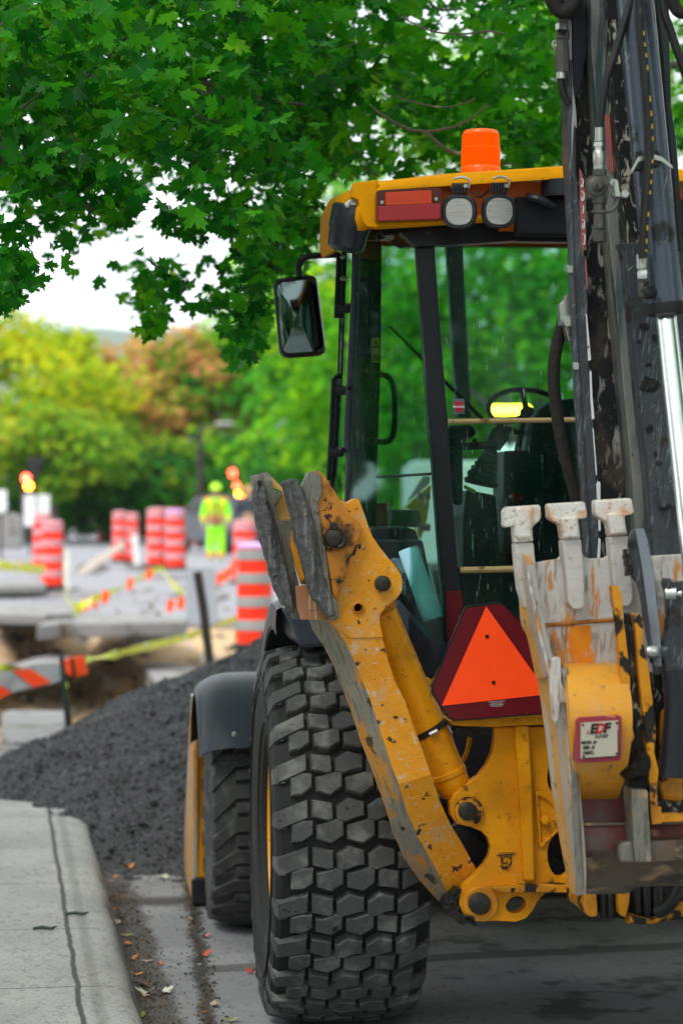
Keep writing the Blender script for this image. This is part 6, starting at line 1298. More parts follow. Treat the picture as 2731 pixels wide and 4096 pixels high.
def quad_arrays(centers, normals, tips, scales, asp=.8):
    tpl = np.array([[0,-.5,0],[.5*asp,-.1,.06],[.3*asp,.3,.02],[0,.6,-.05],[-.3*asp,.3,.02],[-.5*asp,-.1,.06]]); m = k = 6
    N = len(centers); n = normals/np.linalg.norm(normals, axis=1, keepdims=True)
    t = tips - n*(tips*n).sum(1, keepdims=True); t /= np.linalg.norm(t, axis=1, keepdims=True)+1e-9
    s = np.cross(t, n)
    V = centers[:,None,:] + (tpl[None,:,0:1]*s[:,None,:] + tpl[None,:,1:2]*t[:,None,:] + tpl[None,:,2:3]*n[:,None,:])*scales[:,None,None]
    return V.reshape(-1,3), (np.arange(k)[None,:] + np.arange(N)[:,None]*k).ravel(), m, N
def foliage(name, arr, mt, parent, M0):
    V, loops, m, nf = arr; Mi = np.array(M0.inverted()); V = V @ Mi[:3,:3].T + Mi[:3,3]
    me = bpy.data.meshes.new(name); me.vertices.add(len(V)); me.vertices.foreach_set('co', V.astype(np.float32).ravel())
    me.loops.add(len(loops)); me.loops.foreach_set('vertex_index', loops.astype(np.int32))
    me.polygons.add(nf); me.polygons.foreach_set('loop_start', (np.arange(nf)*m).astype(np.int32)); me.update(calc_edges=True); me.validate()
    me.materials.append(mt); o = bpy.data.objects.new(name, me); COL.objects.link(o)
    if parent: o.parent = parent
    FR[o.name] = M0; return o
U = RNG.uniform; Nr = RNG.normal
def edge_y(x):   # lower edge of the overhanging foliage in 1568-wide picture units
    P = [(-200,760),(0,725),(60,705),(110,605),(180,610),(235,650),(300,705),(340,760),(370,740),(405,690),(440,700),(500,712),(535,845),(575,820),(610,760),(650,700),(690,640),(720,520),(740,400),(1000,385),(1310,370),(1700,360)]
    return float(np.interp(x, [p[0] for p in P], [p[1] for p in P]))
HOLES = [(800,55,38),(770,20,30),(590,80,26),(655,130,30),(985,25,45),(1010,8,40),(640,150,22),(440,255,14),(345,335,16),(270,430,22),(330,450,26),(540,420,34),(600,440,26),(480,470,34),(400,480,26),(665,440,20),(520,410,30),(300,500,34),(360,560,46),(430,590,40),(490,560,30),(280,560,40),(60,530,30),(30,600,26),(620,560,14),(230,600,40),(540,620,34),(470,640,40),(90,570,30),(700,420,20),(715,350,18),(640,330,14),(560,350,16),(660,220,14)]
def keep(x, y):
    e = edge_y(x)
    if y > e: return False
    p = 1.0 if y < 330 else (.75 if y < 420 else (.40 if y < 560 else .33))
    if x > 720: p = .9
    if 575 < x <= 720 and y > 400: p = .85
    if x < 130 and y > 420: p = .65
    for hx, hy, r in HOLES:
        q = ((x-hx)**2+(y-hy)**2)**.5/r
        if q < 1: p *= .05
        elif q < 1.5: p *= .5
    return random.random() < p
def crown_pts(x0, x1, ymin, ncl, Yf, per=11):
    C, Nn, Tp, S_, cl = [], [], [], [], []
    tries = 0
    while len(cl) < ncl and tries < ncl*40:
        tries += 1
        x = U(x0, x1); y = U(ymin, 860)
        if not keep(x, y): continue
        Y = Yf(x, y); c = np.array(at('T', x, y, Y)); cl.append(c)
    for c in cl:
        nn = int(U(per*.5, per*1.4)); dirr = Nr(size=3); dirr[2] = -abs(dirr[2])*.5
        for _ in range(nn):
            p = c + Nr(size=3)*np.array([.085,.10,.06]); px = p[0]*5553/p[1]+784; py = 1176-(p[2]-HC)*5553/p[1]
            if py > edge_y(px)+14: continue
            if px > 600 and py > 540 and p[1] < 10.4: continue
            C.append(p); Nn.append(Nr(size=3)*.75 + np.array([0,-.45,.75])); Tp.append(Nr(size=3)*.6 + np.array([0,0,-.8]) + dirr*.3); S_.append(U(.034,.078))
    return np.array(C), np.array(Nn), np.array(Tp), np.array(S_), cl
def branch(mb, pts, r0, r1, n=5):
    P = smooth_path(pts, n); k = len(P); mb.tube(P, [r0+(r1-r0)*i/(k-1) for i in range(k)], 7)
# left maple: trunk on the pavement out of the picture, limbs reaching over the kerb
TL_M = Matrix.Translation((-4.3, 12.2, .15))
LT = thing('maple_tree', TL_M, 'dark green maple whose boughs hang over the street from the upper left', 'tree')
mb = MB(); branch(mb, [Vector((-4.3,12.2,.0)), Vector((-4.25,12.2,1.6)), Vector((-4.1,12.15,3.2)), Vector((-3.9,12.1,5.2)), Vector((-3.6,12,7.2))], .20, .07)
mb.build('trunk', M['bark'], LT, smooth=True)
mb = MB()
def A_(pts, Y, dy=0): return [at('A', x, y, Y + dy*i) for i, (x, y) in enumerate(pts)]
branch(mb, [Vector((-4.1,12.15,3.0)), at('A',-300,300,12), at('A',200,300,11.8)] + A_([(560,372),(740,375),(900,392),(1040,420),(1150,468),(1250,525)], 8.9, .02), .035, .008)
branch(mb, A_([(560,372),(700,372),(860,378),(1000,390),(1100,425),(1230,455),(1400,482)], 8.8, .03), .018, .006)
branch(mb, A_([(700,380),(860,400),(960,440),(1060,450),(1180,480)], 8.75), .014, .005)
branch(mb, [Vector((-4.0,12.1,3.6)), at('A',-200,-60,11)] + A_([(-20,670),(180,735),(300,860),(420,960),(520,1000)], 9.3, .1), .05, .008)
branch(mb, A_([(-20,405),(130,455),(250,530),(350,640),(420,755),(500,895)], 9.2, .03), .008, .003)
branch(mb, A_([(-10,560),(60,525),(150,460),(265,350)], 8.4, -.03), .0045, .003)
branch(mb, A_([(640,-20),(670,15),(635,90),(600,150),(555,190),(520,235),(485,280),(440,288)], 8.6, .02), .008, .004)
branch(mb, A_([(680,30),(800,90),(890,130),(980,90),(1040,40)], 9.5), .004, .002)
branch(mb, A_([(560,380),(640,440),(760,430),(880,520),(1000,555),(1070,550)], 8.6), .006, .003)
branch(mb, [Vector((-4.0,12.1,4.0)), Vector((-2.6,11,4.6)), Vector((-1.0,10.4,4.5)), Vector((.4,10.6,4.3)), Vector((1.3,10.8,4.1))], .07, .02)
mb.build('limbs', M['bark'], LT, smooth=True)
a = crown_pts(-260, 760, -260, 900, lambda x, y: (U(8.3, 14.5) if random.random() < .75 else U(7.6, 9.5)) if y > -40 else U(9,15))
# near sprays, brighter
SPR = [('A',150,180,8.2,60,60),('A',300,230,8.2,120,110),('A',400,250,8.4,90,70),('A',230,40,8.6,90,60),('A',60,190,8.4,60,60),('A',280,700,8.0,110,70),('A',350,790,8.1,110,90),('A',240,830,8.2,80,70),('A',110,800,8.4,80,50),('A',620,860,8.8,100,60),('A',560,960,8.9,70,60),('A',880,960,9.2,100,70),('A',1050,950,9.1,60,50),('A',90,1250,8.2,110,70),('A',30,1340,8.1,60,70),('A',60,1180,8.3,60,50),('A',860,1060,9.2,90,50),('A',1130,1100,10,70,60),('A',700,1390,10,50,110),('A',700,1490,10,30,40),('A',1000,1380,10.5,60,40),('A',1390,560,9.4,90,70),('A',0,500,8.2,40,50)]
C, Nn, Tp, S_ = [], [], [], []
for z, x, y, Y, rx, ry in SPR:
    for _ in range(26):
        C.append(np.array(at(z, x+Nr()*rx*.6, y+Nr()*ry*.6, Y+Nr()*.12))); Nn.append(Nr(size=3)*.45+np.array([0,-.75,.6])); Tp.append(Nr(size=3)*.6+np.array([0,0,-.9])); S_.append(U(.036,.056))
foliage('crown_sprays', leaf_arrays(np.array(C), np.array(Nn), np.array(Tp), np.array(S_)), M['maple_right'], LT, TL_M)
C, Nn, Tp, S_ = [], [], [], []
for z, x, y, Y, rx, ry, n in (('D',1400,270,13,70,90,60),('D',1350,330,13,40,60,30)):
    for _ in range(n): C.append(np.array(at(z, x+Nr()*rx*.6, y+Nr()*ry*.6, Y+Nr()*.5))); Nn.append(Nr(size=3)+np.array([0,-.3,.6])); Tp.append(Nr(size=3)+np.array([0,0,-.9])); S_.append(U(.05,.085))
low = [np.array(C), np.array(Nn), np.array(Tp), np.array(S_)]
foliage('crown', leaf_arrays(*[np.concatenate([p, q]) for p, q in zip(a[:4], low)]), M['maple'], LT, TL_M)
def added_shade_crown(name, n, x0, x1, y0, y1, z0, z1, parent, M0, mt):  # added leaf layer above the frame that shades the near scene
    P = np.stack([U(x0, x1, size=n), U(y0, y1, size=n), U(z0, z1, size=n)], 1); P[:,2] += .6*np.sin(P[:,0]*1.3) + .5*np.cos(P[:,1]*1.1)
    foliage(name, quad_arrays(P, Nr(size=P.shape)*.6+np.array([0,0,1]), Nr(size=P.shape), U(.16,.42, size=n)), mt, parent, M0)
added_shade_crown('added_shade_crown', 5200, -8, 1.5, -3, 17, 6.2, 9.0, LT, TL_M, M['maple'])
# right maple behind the cab
TR_M = Matrix.Translation((4.2, 14.5, 0))
RT = thing('maple_tree', TR_M, 'lighter green maple whose foliage spreads above the cab roof and behind the boom', 'tree')
mb = MB(); branch(mb, [Vector((4.2,14.5,-.1)), Vector((4.2,14.5,2)), Vector((4.0,14.4,4)), Vector((3.6,14.2,6.5))], .22, .08); mb.build('trunk', M['bark'], RT, smooth=True)
def limb(pts, r0, r1):
    mb = MB(); branch(mb, pts, r0, r1); mb.build('branch', M['bark'], RT, smooth=True)
def B_(pts, Y, dy=0): return [at('B', x, y, Y + dy*i) for i, (x, y) in enumerate(pts)]
limb([Vector((4.1,14.4,3.2)), Vector((3.2,13.2,4.1))] + B_([(1100,300),(960,260),(880,200)], 11.5), .03, .008)
limb(B_([(265,75),(340,110),(430,146),(560,155),(670,143),(745,156)], 9.1), .003, .0045)
limb(B_([(138,488),(190,530),(250,565),(320,597),(385,608),(440,655),(490,690),(545,706)], 9.1), .004, .008)
limb(B_([(385,606),(450,596),(520,580),(600,540),(675,475)], 9.1), .006, .003)
limb(B_([(250,440),(340,470),(460,492),(560,475),(612,452)], 9.1), .003, .003)
limb(B_([(0,222),(60,200),(112,178)], 9.6), .003, .002); limb(B_([(35,640),(60,700),(100,765),(165,808)], 9.9), .003, .004)
limb(B_([(700,655),(800,670),(900,660)], 10.5), .003, .005); limb(B_([(730,752),(790,755),(830,775)], 9.9), .004, .003)
limb(B_([(960,560),(1000,600),(1035,640)], 10), .004, .003); limb(B_([(400,10),(460,45),(560,40)], 10), .006, .004)
a = crown_pts(560, 1330, -160, 400, lambda x, y: U(9.4, 12.5))
b_ = crown_pts(1330, 1900, -160, 90, lambda x, y: U(10.5, 14))
foliage('crown', leaf_arrays(*[np.concatenate([p, q]) for p, q in zip(a[:4], b_[:4])]), M['maple_right'], RT, TR_M)

added_shade_crown('added_shade_crown', 4200, 1.5, 9, 0, 18, 6.2, 9.0, RT, TR_M, M['maple_right'])
# ================================================================ BACKGROUND TREES
PAL = {
 'yellow': [(0,(.08,.20,.004)),(.35,(.26,.42,.005)),(.7,(.60,.62,.006)),(1,(.80,.52,.01))],
 'green': [(0,(.006,.08,.006)),(.4,(.03,.20,.008)),(.75,(.10,.38,.012)),(1,(.28,.50,.01))],
 'bright': [(0,(.02,.16,.005)),(.4,(.09,.36,.006)),(.75,(.26,.56,.008)),(1,(.50,.66,.01))],
 'orange': [(0,(.10,.20,.01)),(.30,(.24,.32,.02)),(.5,(.52,.36,.07)),(.8,(.74,.32,.15)),(1,(.76,.30,.20))],
 'mixed': [(0,(.03,.14,.008)),(.4,(.14,.32,.015)),(.75,(.36,.48,.02)),(1,(.70,.44,.06))],
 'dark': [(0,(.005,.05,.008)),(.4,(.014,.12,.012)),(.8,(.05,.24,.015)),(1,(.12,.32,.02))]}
for k, v in PAL.items(): M['t_'+k] = leafmat('foliage_'+k, v, .5, .7, .55)
def bgtree(label, px, ptop, Y, r, pal, n=2600, bottom=None, ls=.30, group='trees beyond the works', cat='tree', name='tree', squash=1.0):
    """px, ptop: crown axis and top in photograph pixels; r: crown radius in metres; Y: distance"""
    x = (px-CX)/FP*Y; gz = road_z(Y)-.03 if Y > 0 else 0; zt = HC + (CY-ptop)/FP*Y; zb = gz + (bottom if bottom is not None else min(2.2, (zt-gz)*.25))
    M0 = Matrix.Translation((x, Y, gz)); T = thing(name, M0, label, cat, group)
    R = random.Random(int(px*7+Y)); mb = MB()
    hgt = zt-zb; branch(mb, [Vector((x,Y,gz-.1)), Vector((x+.1,Y,gz+hgt*.3)), Vector((x-.1,Y,zb+hgt*.5)), Vector((x,Y,zb+hgt*.85))], .06+.022*r+.05, .03)
    for k in range(6):
        a_ = R.uniform(0,6.28); z0 = zb + hgt*R.uniform(.05,.5); branch(mb, [Vector((x,Y,z0)), Vector((x+math.cos(a_)*r*.4, Y+math.sin(a_)*r*.4, z0+hgt*.15)), Vector((x+math.cos(a_)*r*.8, Y+math.sin(a_)*r*.8, z0+hgt*.25))], .07, .02, 3)
    mb.build('trunk', M['bark'], T, smooth=True)
    ncl = 46; C, Nn, Tp, S_ = [], [], [], []
    cc = []
    for _ in range(ncl):
        v = Nr(size=3); v /= np.linalg.norm(v); f = U(.62, 1.0); h = v[2]
        rr = r*(1-.25*max(h,0))
        cc.append((np.array([x+v[0]*rr*f, Y+v[1]*rr*f, (zb+zt)/2 + h*hgt/2*f*squash]), U(.22,.42)*r))
    per = n//ncl
    for c, cr_ in cc:
        v = Nr(size=(per,3)); v /= np.linalg.norm(v, axis=1, keepdims=True); q = c + v*cr_*(U(.35,1,size=(per,1))**.5)*np.array([1,1,.8])
        C.append(q); Nn.append(v*.7 + Nr(size=(per,3))*.45 + np.array([0,-.45,.9]))
    C = np.concatenate(C); Nn = np.concatenate(Nn); ok = C[:,2] > gz+.3; C = C[ok]; Nn = Nn[ok]
    foliage('crown', quad_arrays(C, Nn, Nr(size=C.shape)+np.array([0,0,-.5]), U(ls*.7, ls*1.3, size=len(C))), M['t_'+pal], T, M0)
    return T
BT = [
 ('big yellow green tree filling the left edge of the view', 90, 1270, 78, 3.3, 'yellow', 4200, 2.5),
 ('yellow green tree beside the leftmost tree, left of the hill gap', 250, 1335, 84, 2.2, 'yellow', 3600, 3),
 ('small round bright green tree below the blue hill', 490, 1470, 150, 3.4, 'bright', 2200, 2),
 ('orange tinted tree left of centre with its top under the hill', 540, 1350, 86, 2.4, 'orange', 4200, 3.2),
 ('pinkish orange tree right of the hill gap', 790, 1330, 84, 2.5, 'orange', 4200, 3.4),
 ('green brown tree in front of the orange trees', 720, 1740, 80, 2.3, 'mixed', 3600, .8),
 ('grey green tree behind the white road signs', 210, 1640, 75, 2.5, 'mixed', 3000, 1.8),
 ('mid green tree between the yellow trees and the orange tree', 440, 1700, 79, 1.7, 'mixed', 3200, .8),
 ('tall green tree left of the side mirror', 960, 1270, 84, 3.2, 'green', 4200, 1.2),
 ('bright green tree behind the side mirror', 1180, 960, 80, 3.6, 'bright', 4600, 1.0),
 ('green tree right behind the cab door', 1400, 900, 62, 3.0, 'green', 4200, 1.0),
 ('tall bright tree seen through the rear window', 1760, 200, 44, 3.4, 'bright', 5200, .8),
 ('broad green tree seen above the cab roof on the right', 2150, -150, 46, 3.6, 'bright', 5200, 2.5),
 ('green tree seen through the right half of the cab', 2050, 900, 40, 2.6, 'green', 4200, .6),
 ('yellow green tree behind the top of the boom', 2650, -200, 44, 3.8, 'bright', 5200, .8),
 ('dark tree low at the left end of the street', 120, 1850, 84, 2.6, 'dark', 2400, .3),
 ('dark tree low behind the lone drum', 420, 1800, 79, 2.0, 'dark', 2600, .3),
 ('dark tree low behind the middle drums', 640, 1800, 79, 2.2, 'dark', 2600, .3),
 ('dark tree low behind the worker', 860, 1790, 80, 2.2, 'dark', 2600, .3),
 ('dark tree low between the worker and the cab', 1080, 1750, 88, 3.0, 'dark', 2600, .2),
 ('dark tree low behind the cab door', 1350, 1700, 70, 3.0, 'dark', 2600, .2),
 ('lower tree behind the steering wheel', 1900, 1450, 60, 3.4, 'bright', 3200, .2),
]
for lab, px, pt, Y, r, pal, n, bt in BT: bgtree(lab, px, pt, Y, r, pal, n, bt, ls=.26 if Y > 50 else .2)
# trees and a car behind the photographer (they show in the mirror and chrome); the tallest trees are added to block sky fill
for lab, x, Y, r, h in (('broad green tree added behind the photographer, to the left, blocking sky light',-12,-12,5,11),('green tree added behind the photographer, to the right, blocking sky light',12,-10,5,11),('tall green tree added across the street on the right, blocking sky light',11,5,5,12),('second unseen tree added on the right across the street to block sky light',12,17,5,11),('tall green tree added on the left lawn beside the pavement, blocking sky light',-11,3,4.5,10),('first green tree left of the works, out of the picture',-8.5,20,2.8,7),('second green tree left of the works, out of the picture',-12.5,26,3.2,8),('third green tree left of the works, out of the picture',-17,22,3.5,8),('dark tree far behind the photographer on the left',-7,-30,4.5,9),('dark tree far behind the photographer in the middle',1,-34,4.5,9),('dark tree far behind the photographer on the right',9,-30,4.5,9)):
    bgtree(lab, CX + x/Y*FP, CY-(h-HC)/Y*FP, Y, r, 'green', 2200, 1.2, ls=.62, group='trees behind the photographer')
# hill
M['hill'] = mat('wooded_hill', (.05,.10,.06), .9, var=.4, vs=.02)
rows = []
for j in range(14):
    y = 2000 + j*90; rows.append([Vector((x, y, -3 + (j/13)*0 + 212*math.exp(-((x+240)/640)**2)*smst(2000, 2700, y)*(1+.10*MN.noise(Vector((x*.006, y*.006, 0)))+.03*MN.noise(Vector((x*.03, y*.03, 0)))))) for x in range(-1800, 1800, 30)])
MB().strip(rows).build('hill', M['hill'], M=Matrix.Translation((0,2500,0)), smooth=True, angle=180, kind='structure')

# thin air: pale haze that fades the far hill
hz = bpy.data.materials.new('haze_air'); hz.use_nodes = True; nt = hz.node_tree; nt.nodes.clear(); ho = nd(nt, 'ShaderNodeOutputMaterial'); hv = nd(nt, 'ShaderNodeVolumePrincipled', Density=.00014)
hv.inputs['Color'].default_value = (.90,.95,1,1); lk(nt, hv.outputs[0], ho.inputs['Volume'])
MB().box(Vector((0,1560,120)), 4000, 3400, 250, Vector((1,0,0)), Vector((0,1,0)), UP).build('haze', hz, M=Matrix.Identity(4), kind='stuff', label='thin pale air softening the far hill', cat='haze')
# ================================================================ FAR VEHICLES
M['car_glass'] = mat('dark_car_glass', (.01,.012,.014), .08)
def car(name, label, cat, x, Y, yaw, L, Wd, Hh, paint, kind='car', rear=True):
    gz = road_z(Y); M0 = Matrix.Translation((x, Y, gz)) @ Matrix.Rotation(yaw, 4, 'Z'); T = thing(name, M0, label, cat)
    V = lambda a, b, c: M0 @ Vector((a, b, c))
    if kind == 'car': pr = [(-.5,.32),(-.5,.60),(-.46,.66),(-.40,.68),(-.27,1.0),(-.05,1.0),(.14,.98),(.27,.68),(.47,.58),(.5,.42),(.49,.22),(-.49,.22)]; gl = [(-.385,.70),(-.27,.94),(-.02,.94),(.13,.92),(.235,.70)]
    else: pr = [(-.5,.2),(-.5,.98),(-.47,1.0),(.28,1.0),(.36,.72),(.5,.58),(.5,.18),(-.49,.16)]; gl = [(.05,.66),(.05,.90),(.26,.90),(.33,.66)]
    body = MB().plate([V(-Wd/2, a*L, c*Hh) for a, c in pr], (M0.to_3x3() @ Vector((Wd,0,0)))).build('body', M[paint] if isinstance(paint, str) else paint, T, bevel=.06)
    for sx in (-Wd/2-.006, Wd/2-.006): MB().plate([V(sx, a*L, c*Hh) for a, c in gl], M0.to_3x3() @ Vector((.012,0,0))).build('side_window', M['car_glass'], T)
    if kind == 'car':
        for (a0, c0, a1, c1) in ((-.395,.70,-.275,.96),(.262,.71,.15,.95)):
            s = -1 if a0 < 0 else 1
            q_ = [V(-Wd*.42, a0*L+s*.015, c0*Hh), V(Wd*.42, a0*L+s*.015, c0*Hh), V(Wd*.36, a1*L+s*.015, c1*Hh), V(-Wd*.36, a1*L+s*.015, c1*Hh)]
            MB().plate(q_, M0.to_3x3() @ Vector((0,-s*.02,0))).build('window', M['car_glass'], T)
    else: MB().plate([V(-Wd*.4,-.5*L-.012,Hh*.55), V(Wd*.4,-.5*L-.012,Hh*.55), V(Wd*.38,-.5*L-.012,Hh*.88), V(-Wd*.38,-.5*L-.012,Hh*.88)], M0.to_3x3() @ Vector((0,.01,0))).build('window', M['car_glass'], T)
    for a in (-.31,.31):
        for s in (-1,1): MB().lathe([(0,.0),(0,.29),(.03,.33),(.18,.33),(.20,.29),(.20,0)], V(s*(Wd/2)-(.17 if s > 0 else .03), a*L, .33), M0.to_3x3() @ Vector((1,0,0)), 20).build('wheel', M['ink'], T, smooth=True)
    for s in (-1,1):
        MB().box(V(s*Wd*.42,-.5*L-.01,Hh*.5), .16,.06,.22, M0.to_3x3()@Vector((1,0,0)), M0.to_3x3()@Vector((0,1,0)), UP).build('tail_lamp', M['lamp_dim'], T, bevel=.02)
        MB().box(V(s*Wd*.38,.5*L-.01,Hh*.42), .28,.06,.14, M0.to_3x3()@Vector((1,0,0)), M0.to_3x3()@Vector((0,1,0)), UP).build('headlight', M['lamp_glass'], T, bevel=.02)
    return T
def xof(z, x, Y): return at(z, x, 1000, Y).x
car('parked_van', 'grey van with red tail lamps behind the white sign panels', 'van', xof('D',350,98), 98, .05, 4.9, 1.85, 2.2, mat('grey_van_paint',(.24,.25,.30),.3), 'van')
car('parked_car', 'white car below the grey van at the far left', 'car', xof('D',380,95), 95, 1.3, 4.3, 1.75, 1.4, mat('white_car_paint',(.7,.72,.75),.3))
car('parked_car', 'dark grey car standing just right of the worker', 'car', xof('D',1345,62), 62, .5, 4.4, 1.8, 1.45, mat('slate_car_paint',(.07,.08,.10),.3))
car('parked_car', 'silver car between the middle drums and the worker', 'car', xof('D',1085,88), 88, 1.2, 4.3, 1.75, 1.4, mat('silver_car_paint',(.45,.47,.50),.3))
def box_truck():
    Y = 30; x = xof('E',1190,Y)+.9; gz = road_z(Y); M0 = Matrix.Translation((x, Y, gz)); T = thing('box_truck', M0, 'pale box truck with a lit amber light bar, seen through the cab windows', 'truck')
    V = lambda a, b, c: Vector((x+a, Y+b, gz+c)); ex, ey = Vector((1,0,0)), Vector((0,1,0))
    MB().box(V(-.55,2.4,1.30), 1.1,4.2,1.3, ex, ey, UP).build('cargo_box', mat('pale_truck_body',(.45,.52,.52),.5), T, bevel=.03)
    MB().plate([V(.1,1.2,.45), V(.1,3.4,.45), V(.1,3.4,2.1), V(.1,1.6,2.2), V(.1,1.2,1.4)], Vector((1.5,0,0))).build('driver_cab', M['white_paint'], T, bevel=.05)
    MB().plate([V(.2,1.18,1.4), V(1.5,1.18,1.4), V(1.45,1.5,2.0), V(.25,1.5,2.0)], Vector((0,.02,0))).build('windscreen', M['car_glass'], T)
    MB().box(V(.3,2.4,.5), 2.0,4.4,.25, ex, ey, UP).build('chassis', M['ink'], T, bevel=.02)
    for a in (-.7,1.3):
        for b in (.6,3.8): MB().lathe([(0,0),(0,.36),(.03,.40),(.22,.40),(.24,0)], V(a-.1,b,.40), ex, 20).build('wheel', M['ink'], T, smooth=True)
    p = at('C', 1192, 1254, Y); P0 = Vector((p.x, Y, p.z)); LB = MB().box(P0, .50,.2,.10, ex, ey, UP).build('light_bar', mat('lit_amber_bar',(1,.55,.05),.3,emit=((1,.62,.03),16)), T, bevel=.03)
    MB().tube([Vector((P0.x, Y, gz+2.1)), Vector((P0.x, Y, P0.z-.04))], .03, 8).build('bar_mount', M['ink'], T)
box_truck()
W0 = Matrix.Translation((-3.2,-13,0))
wc = car('parked_car', 'white car parked behind the photographer', 'car', -3.6, -12, .1, 4.4, 1.8, 1.5, mat('white_car_paint',(.75,.75,.75),.3))
drum('traffic_drum', 'orange drum standing behind the photographer', Vector((-1.6,-7,0)), 1.05, .17, True)

# ================================================================ PEOPLE
def skin(name, nodes, edges, mt, parent, sub=2):
    Mi = FR[parent.name].inverted(); me = bpy.data.meshes.new(name); me.from_pydata([tuple(Mi @ Vector(n[0])) for n in nodes], edges, [])
    o = bpy.data.objects.new(name, me); COL.objects.link(o); o.parent = parent; FR[o.name] = FR[parent.name]; me.materials.append(mt)
    m = o.modifiers.new('skin', 'SKIN'); m.use_smooth_shade = True
    for i, n in enumerate(nodes): r = n[1]; me.skin_vertices[0].data[i].radius = (r, r) if not isinstance(r, tuple) else r
    me.skin_vertices[0].data[0].use_root = True
    s = o.modifiers.new('sub', 'SUBSURF'); s.levels = sub; s.render_levels = sub; return o
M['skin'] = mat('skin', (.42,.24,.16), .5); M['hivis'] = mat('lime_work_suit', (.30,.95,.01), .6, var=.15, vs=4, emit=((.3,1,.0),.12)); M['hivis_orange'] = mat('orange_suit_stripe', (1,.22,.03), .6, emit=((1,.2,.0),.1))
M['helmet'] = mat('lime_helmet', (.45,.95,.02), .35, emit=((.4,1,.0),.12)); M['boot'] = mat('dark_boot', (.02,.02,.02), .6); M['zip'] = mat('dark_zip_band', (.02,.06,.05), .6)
def person(label, px, Y, pfoot, H, suit, hair=None, helmet=True, face=-1, name='person', simple=False):
    x = (px-CX)/FP*Y; z0 = HC-(pfoot-CY)/FP*Y; M0 = Matrix.Translation((x, Y, z0)); T = thing(name, M0, label, 'person'); k = H/1.75
    P = lambda a, b, c: Vector((x+a*k, Y+b*k, z0+c*k)); f = face
    n = [(P(0,0,.95),.12*k),(P(0,0,1.15),.115*k),(P(0,0,1.38),(.15*k,.11*k)),(P(0,0,1.47),.06*k),(P(0,.01*f,1.52),.055*k),(P(0,.02*f,1.62),(.078*k,.098*k)),(P(0,.01*f,1.70),(.07*k,.09*k)),
         (P(-.09,0,.88),.095*k),(P(-.10,.02*f,.50),.065*k),(P(-.11,-.01*f,.12),.045*k),(P(-.11,.0,.05),.045*k),(P(-.12,.14*f,.035),.038*k),
         (P(.09,0,.88),.095*k),(P(.10,.03*f,.50),.065*k),(P(.11,.0,.12),.045*k),(P(.11,.0,.05),.045*k),(P(.12,.14*f,.035),.038*k),
         (P(-.19,0,1.40),.06*k),(P(-.26,-.02*f,1.13),.045*k),(P(-.25,.08*f,.90),.035*k),(P(-.25,.10*f,.83),(.018*k,.038*k)),
         (P(.19,0,1.40),.06*k),(P(.26,-.02*f,1.13),.045*k),(P(.24,.10*f,.92),.035*k),(P(.235,.12*f,.85),(.018*k,.038*k))]
    e = [(0,1),(1,2),(2,3),(3,4),(4,5),(5,6),(0,7),(7,8),(8,9),(9,10),(10,11),(0,12),(12,13),(13,14),(14,15),(15,16),(2,17),(17,18),(18,19),(19,20),(2,21),(21,22),(22,23),(23,24)]
    b = len(n)
    for s, hi, c in ((-1,20,P(-.25,.10*f,.83)),(1,24,P(.235,.12*f,.85))):
        for q, (dx, L) in enumerate(((-.03,.065),(-.01,.078),(.01,.074),(.03,.06))):
            i0 = len(n); n += [(c+Vector((0,dx*k,-.03*k)),.011*k),(c+Vector((0,(dx+.01*f)*k,-(.03+L*.55)*k)),.0095*k),(c+Vector((-s*.012*k,(dx+.015*f)*k,-(.03+L)*k)),.008*k)]; e += [(hi,i0),(i0,i0+1),(i0+1,i0+2)]
        i0 = len(n); n += [(c+Vector((-s*.02*k,.04*f*k,-.0)),.012*k),(c+Vector((-s*.025*k,.055*f*k,-.045*k)),.009*k)]; e += [(hi,i0),(i0,i0+1)]
    skin('body', n, e, M['skin'], T)
    # face and ears
    for s in (-1,1): MB().lathe([(0,.0),(.004*k,.008*k),(.008*k,.009*k),(.012*k,0)], P(.03*s,.105*f,1.63)-Vector((0,.004*f,0)), Vector((0,f,0)), 10).build('eye', M['ink'], T, smooth=True)
    MB().plate([P(-.012,.105*f,1.60),P(.012,.105*f,1.60),P(.004,.108*f,1.64),P(-.004,.108*f,1.64)], Vector((0,.018*f*k,0))).build('nose', M['skin'], T, bevel=.003)
    MB().box(P(0,.10*f,1.565), .045*k,.012*k,.008*k, Vector((1,0,0)), Vector((0,1,0)), UP).build('mouth', mat('lips',(.35,.10,.08),.5), T)
    for s in (-1,1): MB().box(P(.08*s,.0,1.62), .015*k,.03*k,.055*k, Vector((1,0,0)), Vector((0,1,0)), UP).build('ear', M['skin'], T, bevel=.006)
    js = suit[0]; ts = suit[1]
    jn = [(P(0,0,.90),(.145*k,.115*k)),(P(0,0,1.12),(.15*k,.115*k)),(P(0,0,1.36),(.175*k,.12*k)),(P(0,0,1.46),.085*k),(P(-.20,0,1.40),.085*k),(P(-.275,-.02*f,1.13),.068*k),(P(-.26,.08*f,.92),.055*k),(P(.20,0,1.40),.085*k),(P(.275,-.02*f,1.13),.068*k),(P(.25,.10*f,.94),.055*k)]
    J = skin('jacket', jn, [(0,1),(1,2),(2,3),(2,4),(4,5),(5,6),(2,7),(7,8),(8,9)], js, T)
    tn = [(P(0,0,.94),(.15*k,.12*k)),(P(-.095,0,.84),.11*k),(P(-.11,.02*f,.50),.088*k),(P(-.115,-.01*f,.16),.078*k),(P(.095,0,.84),.11*k),(P(.11,.03*f,.50),.088*k),(P(.115,.0,.16),.078*k)]
    skin('trousers', tn, [(0,1),(1,2),(2,3),(0,4),(4,5),(5,6)], ts, T)
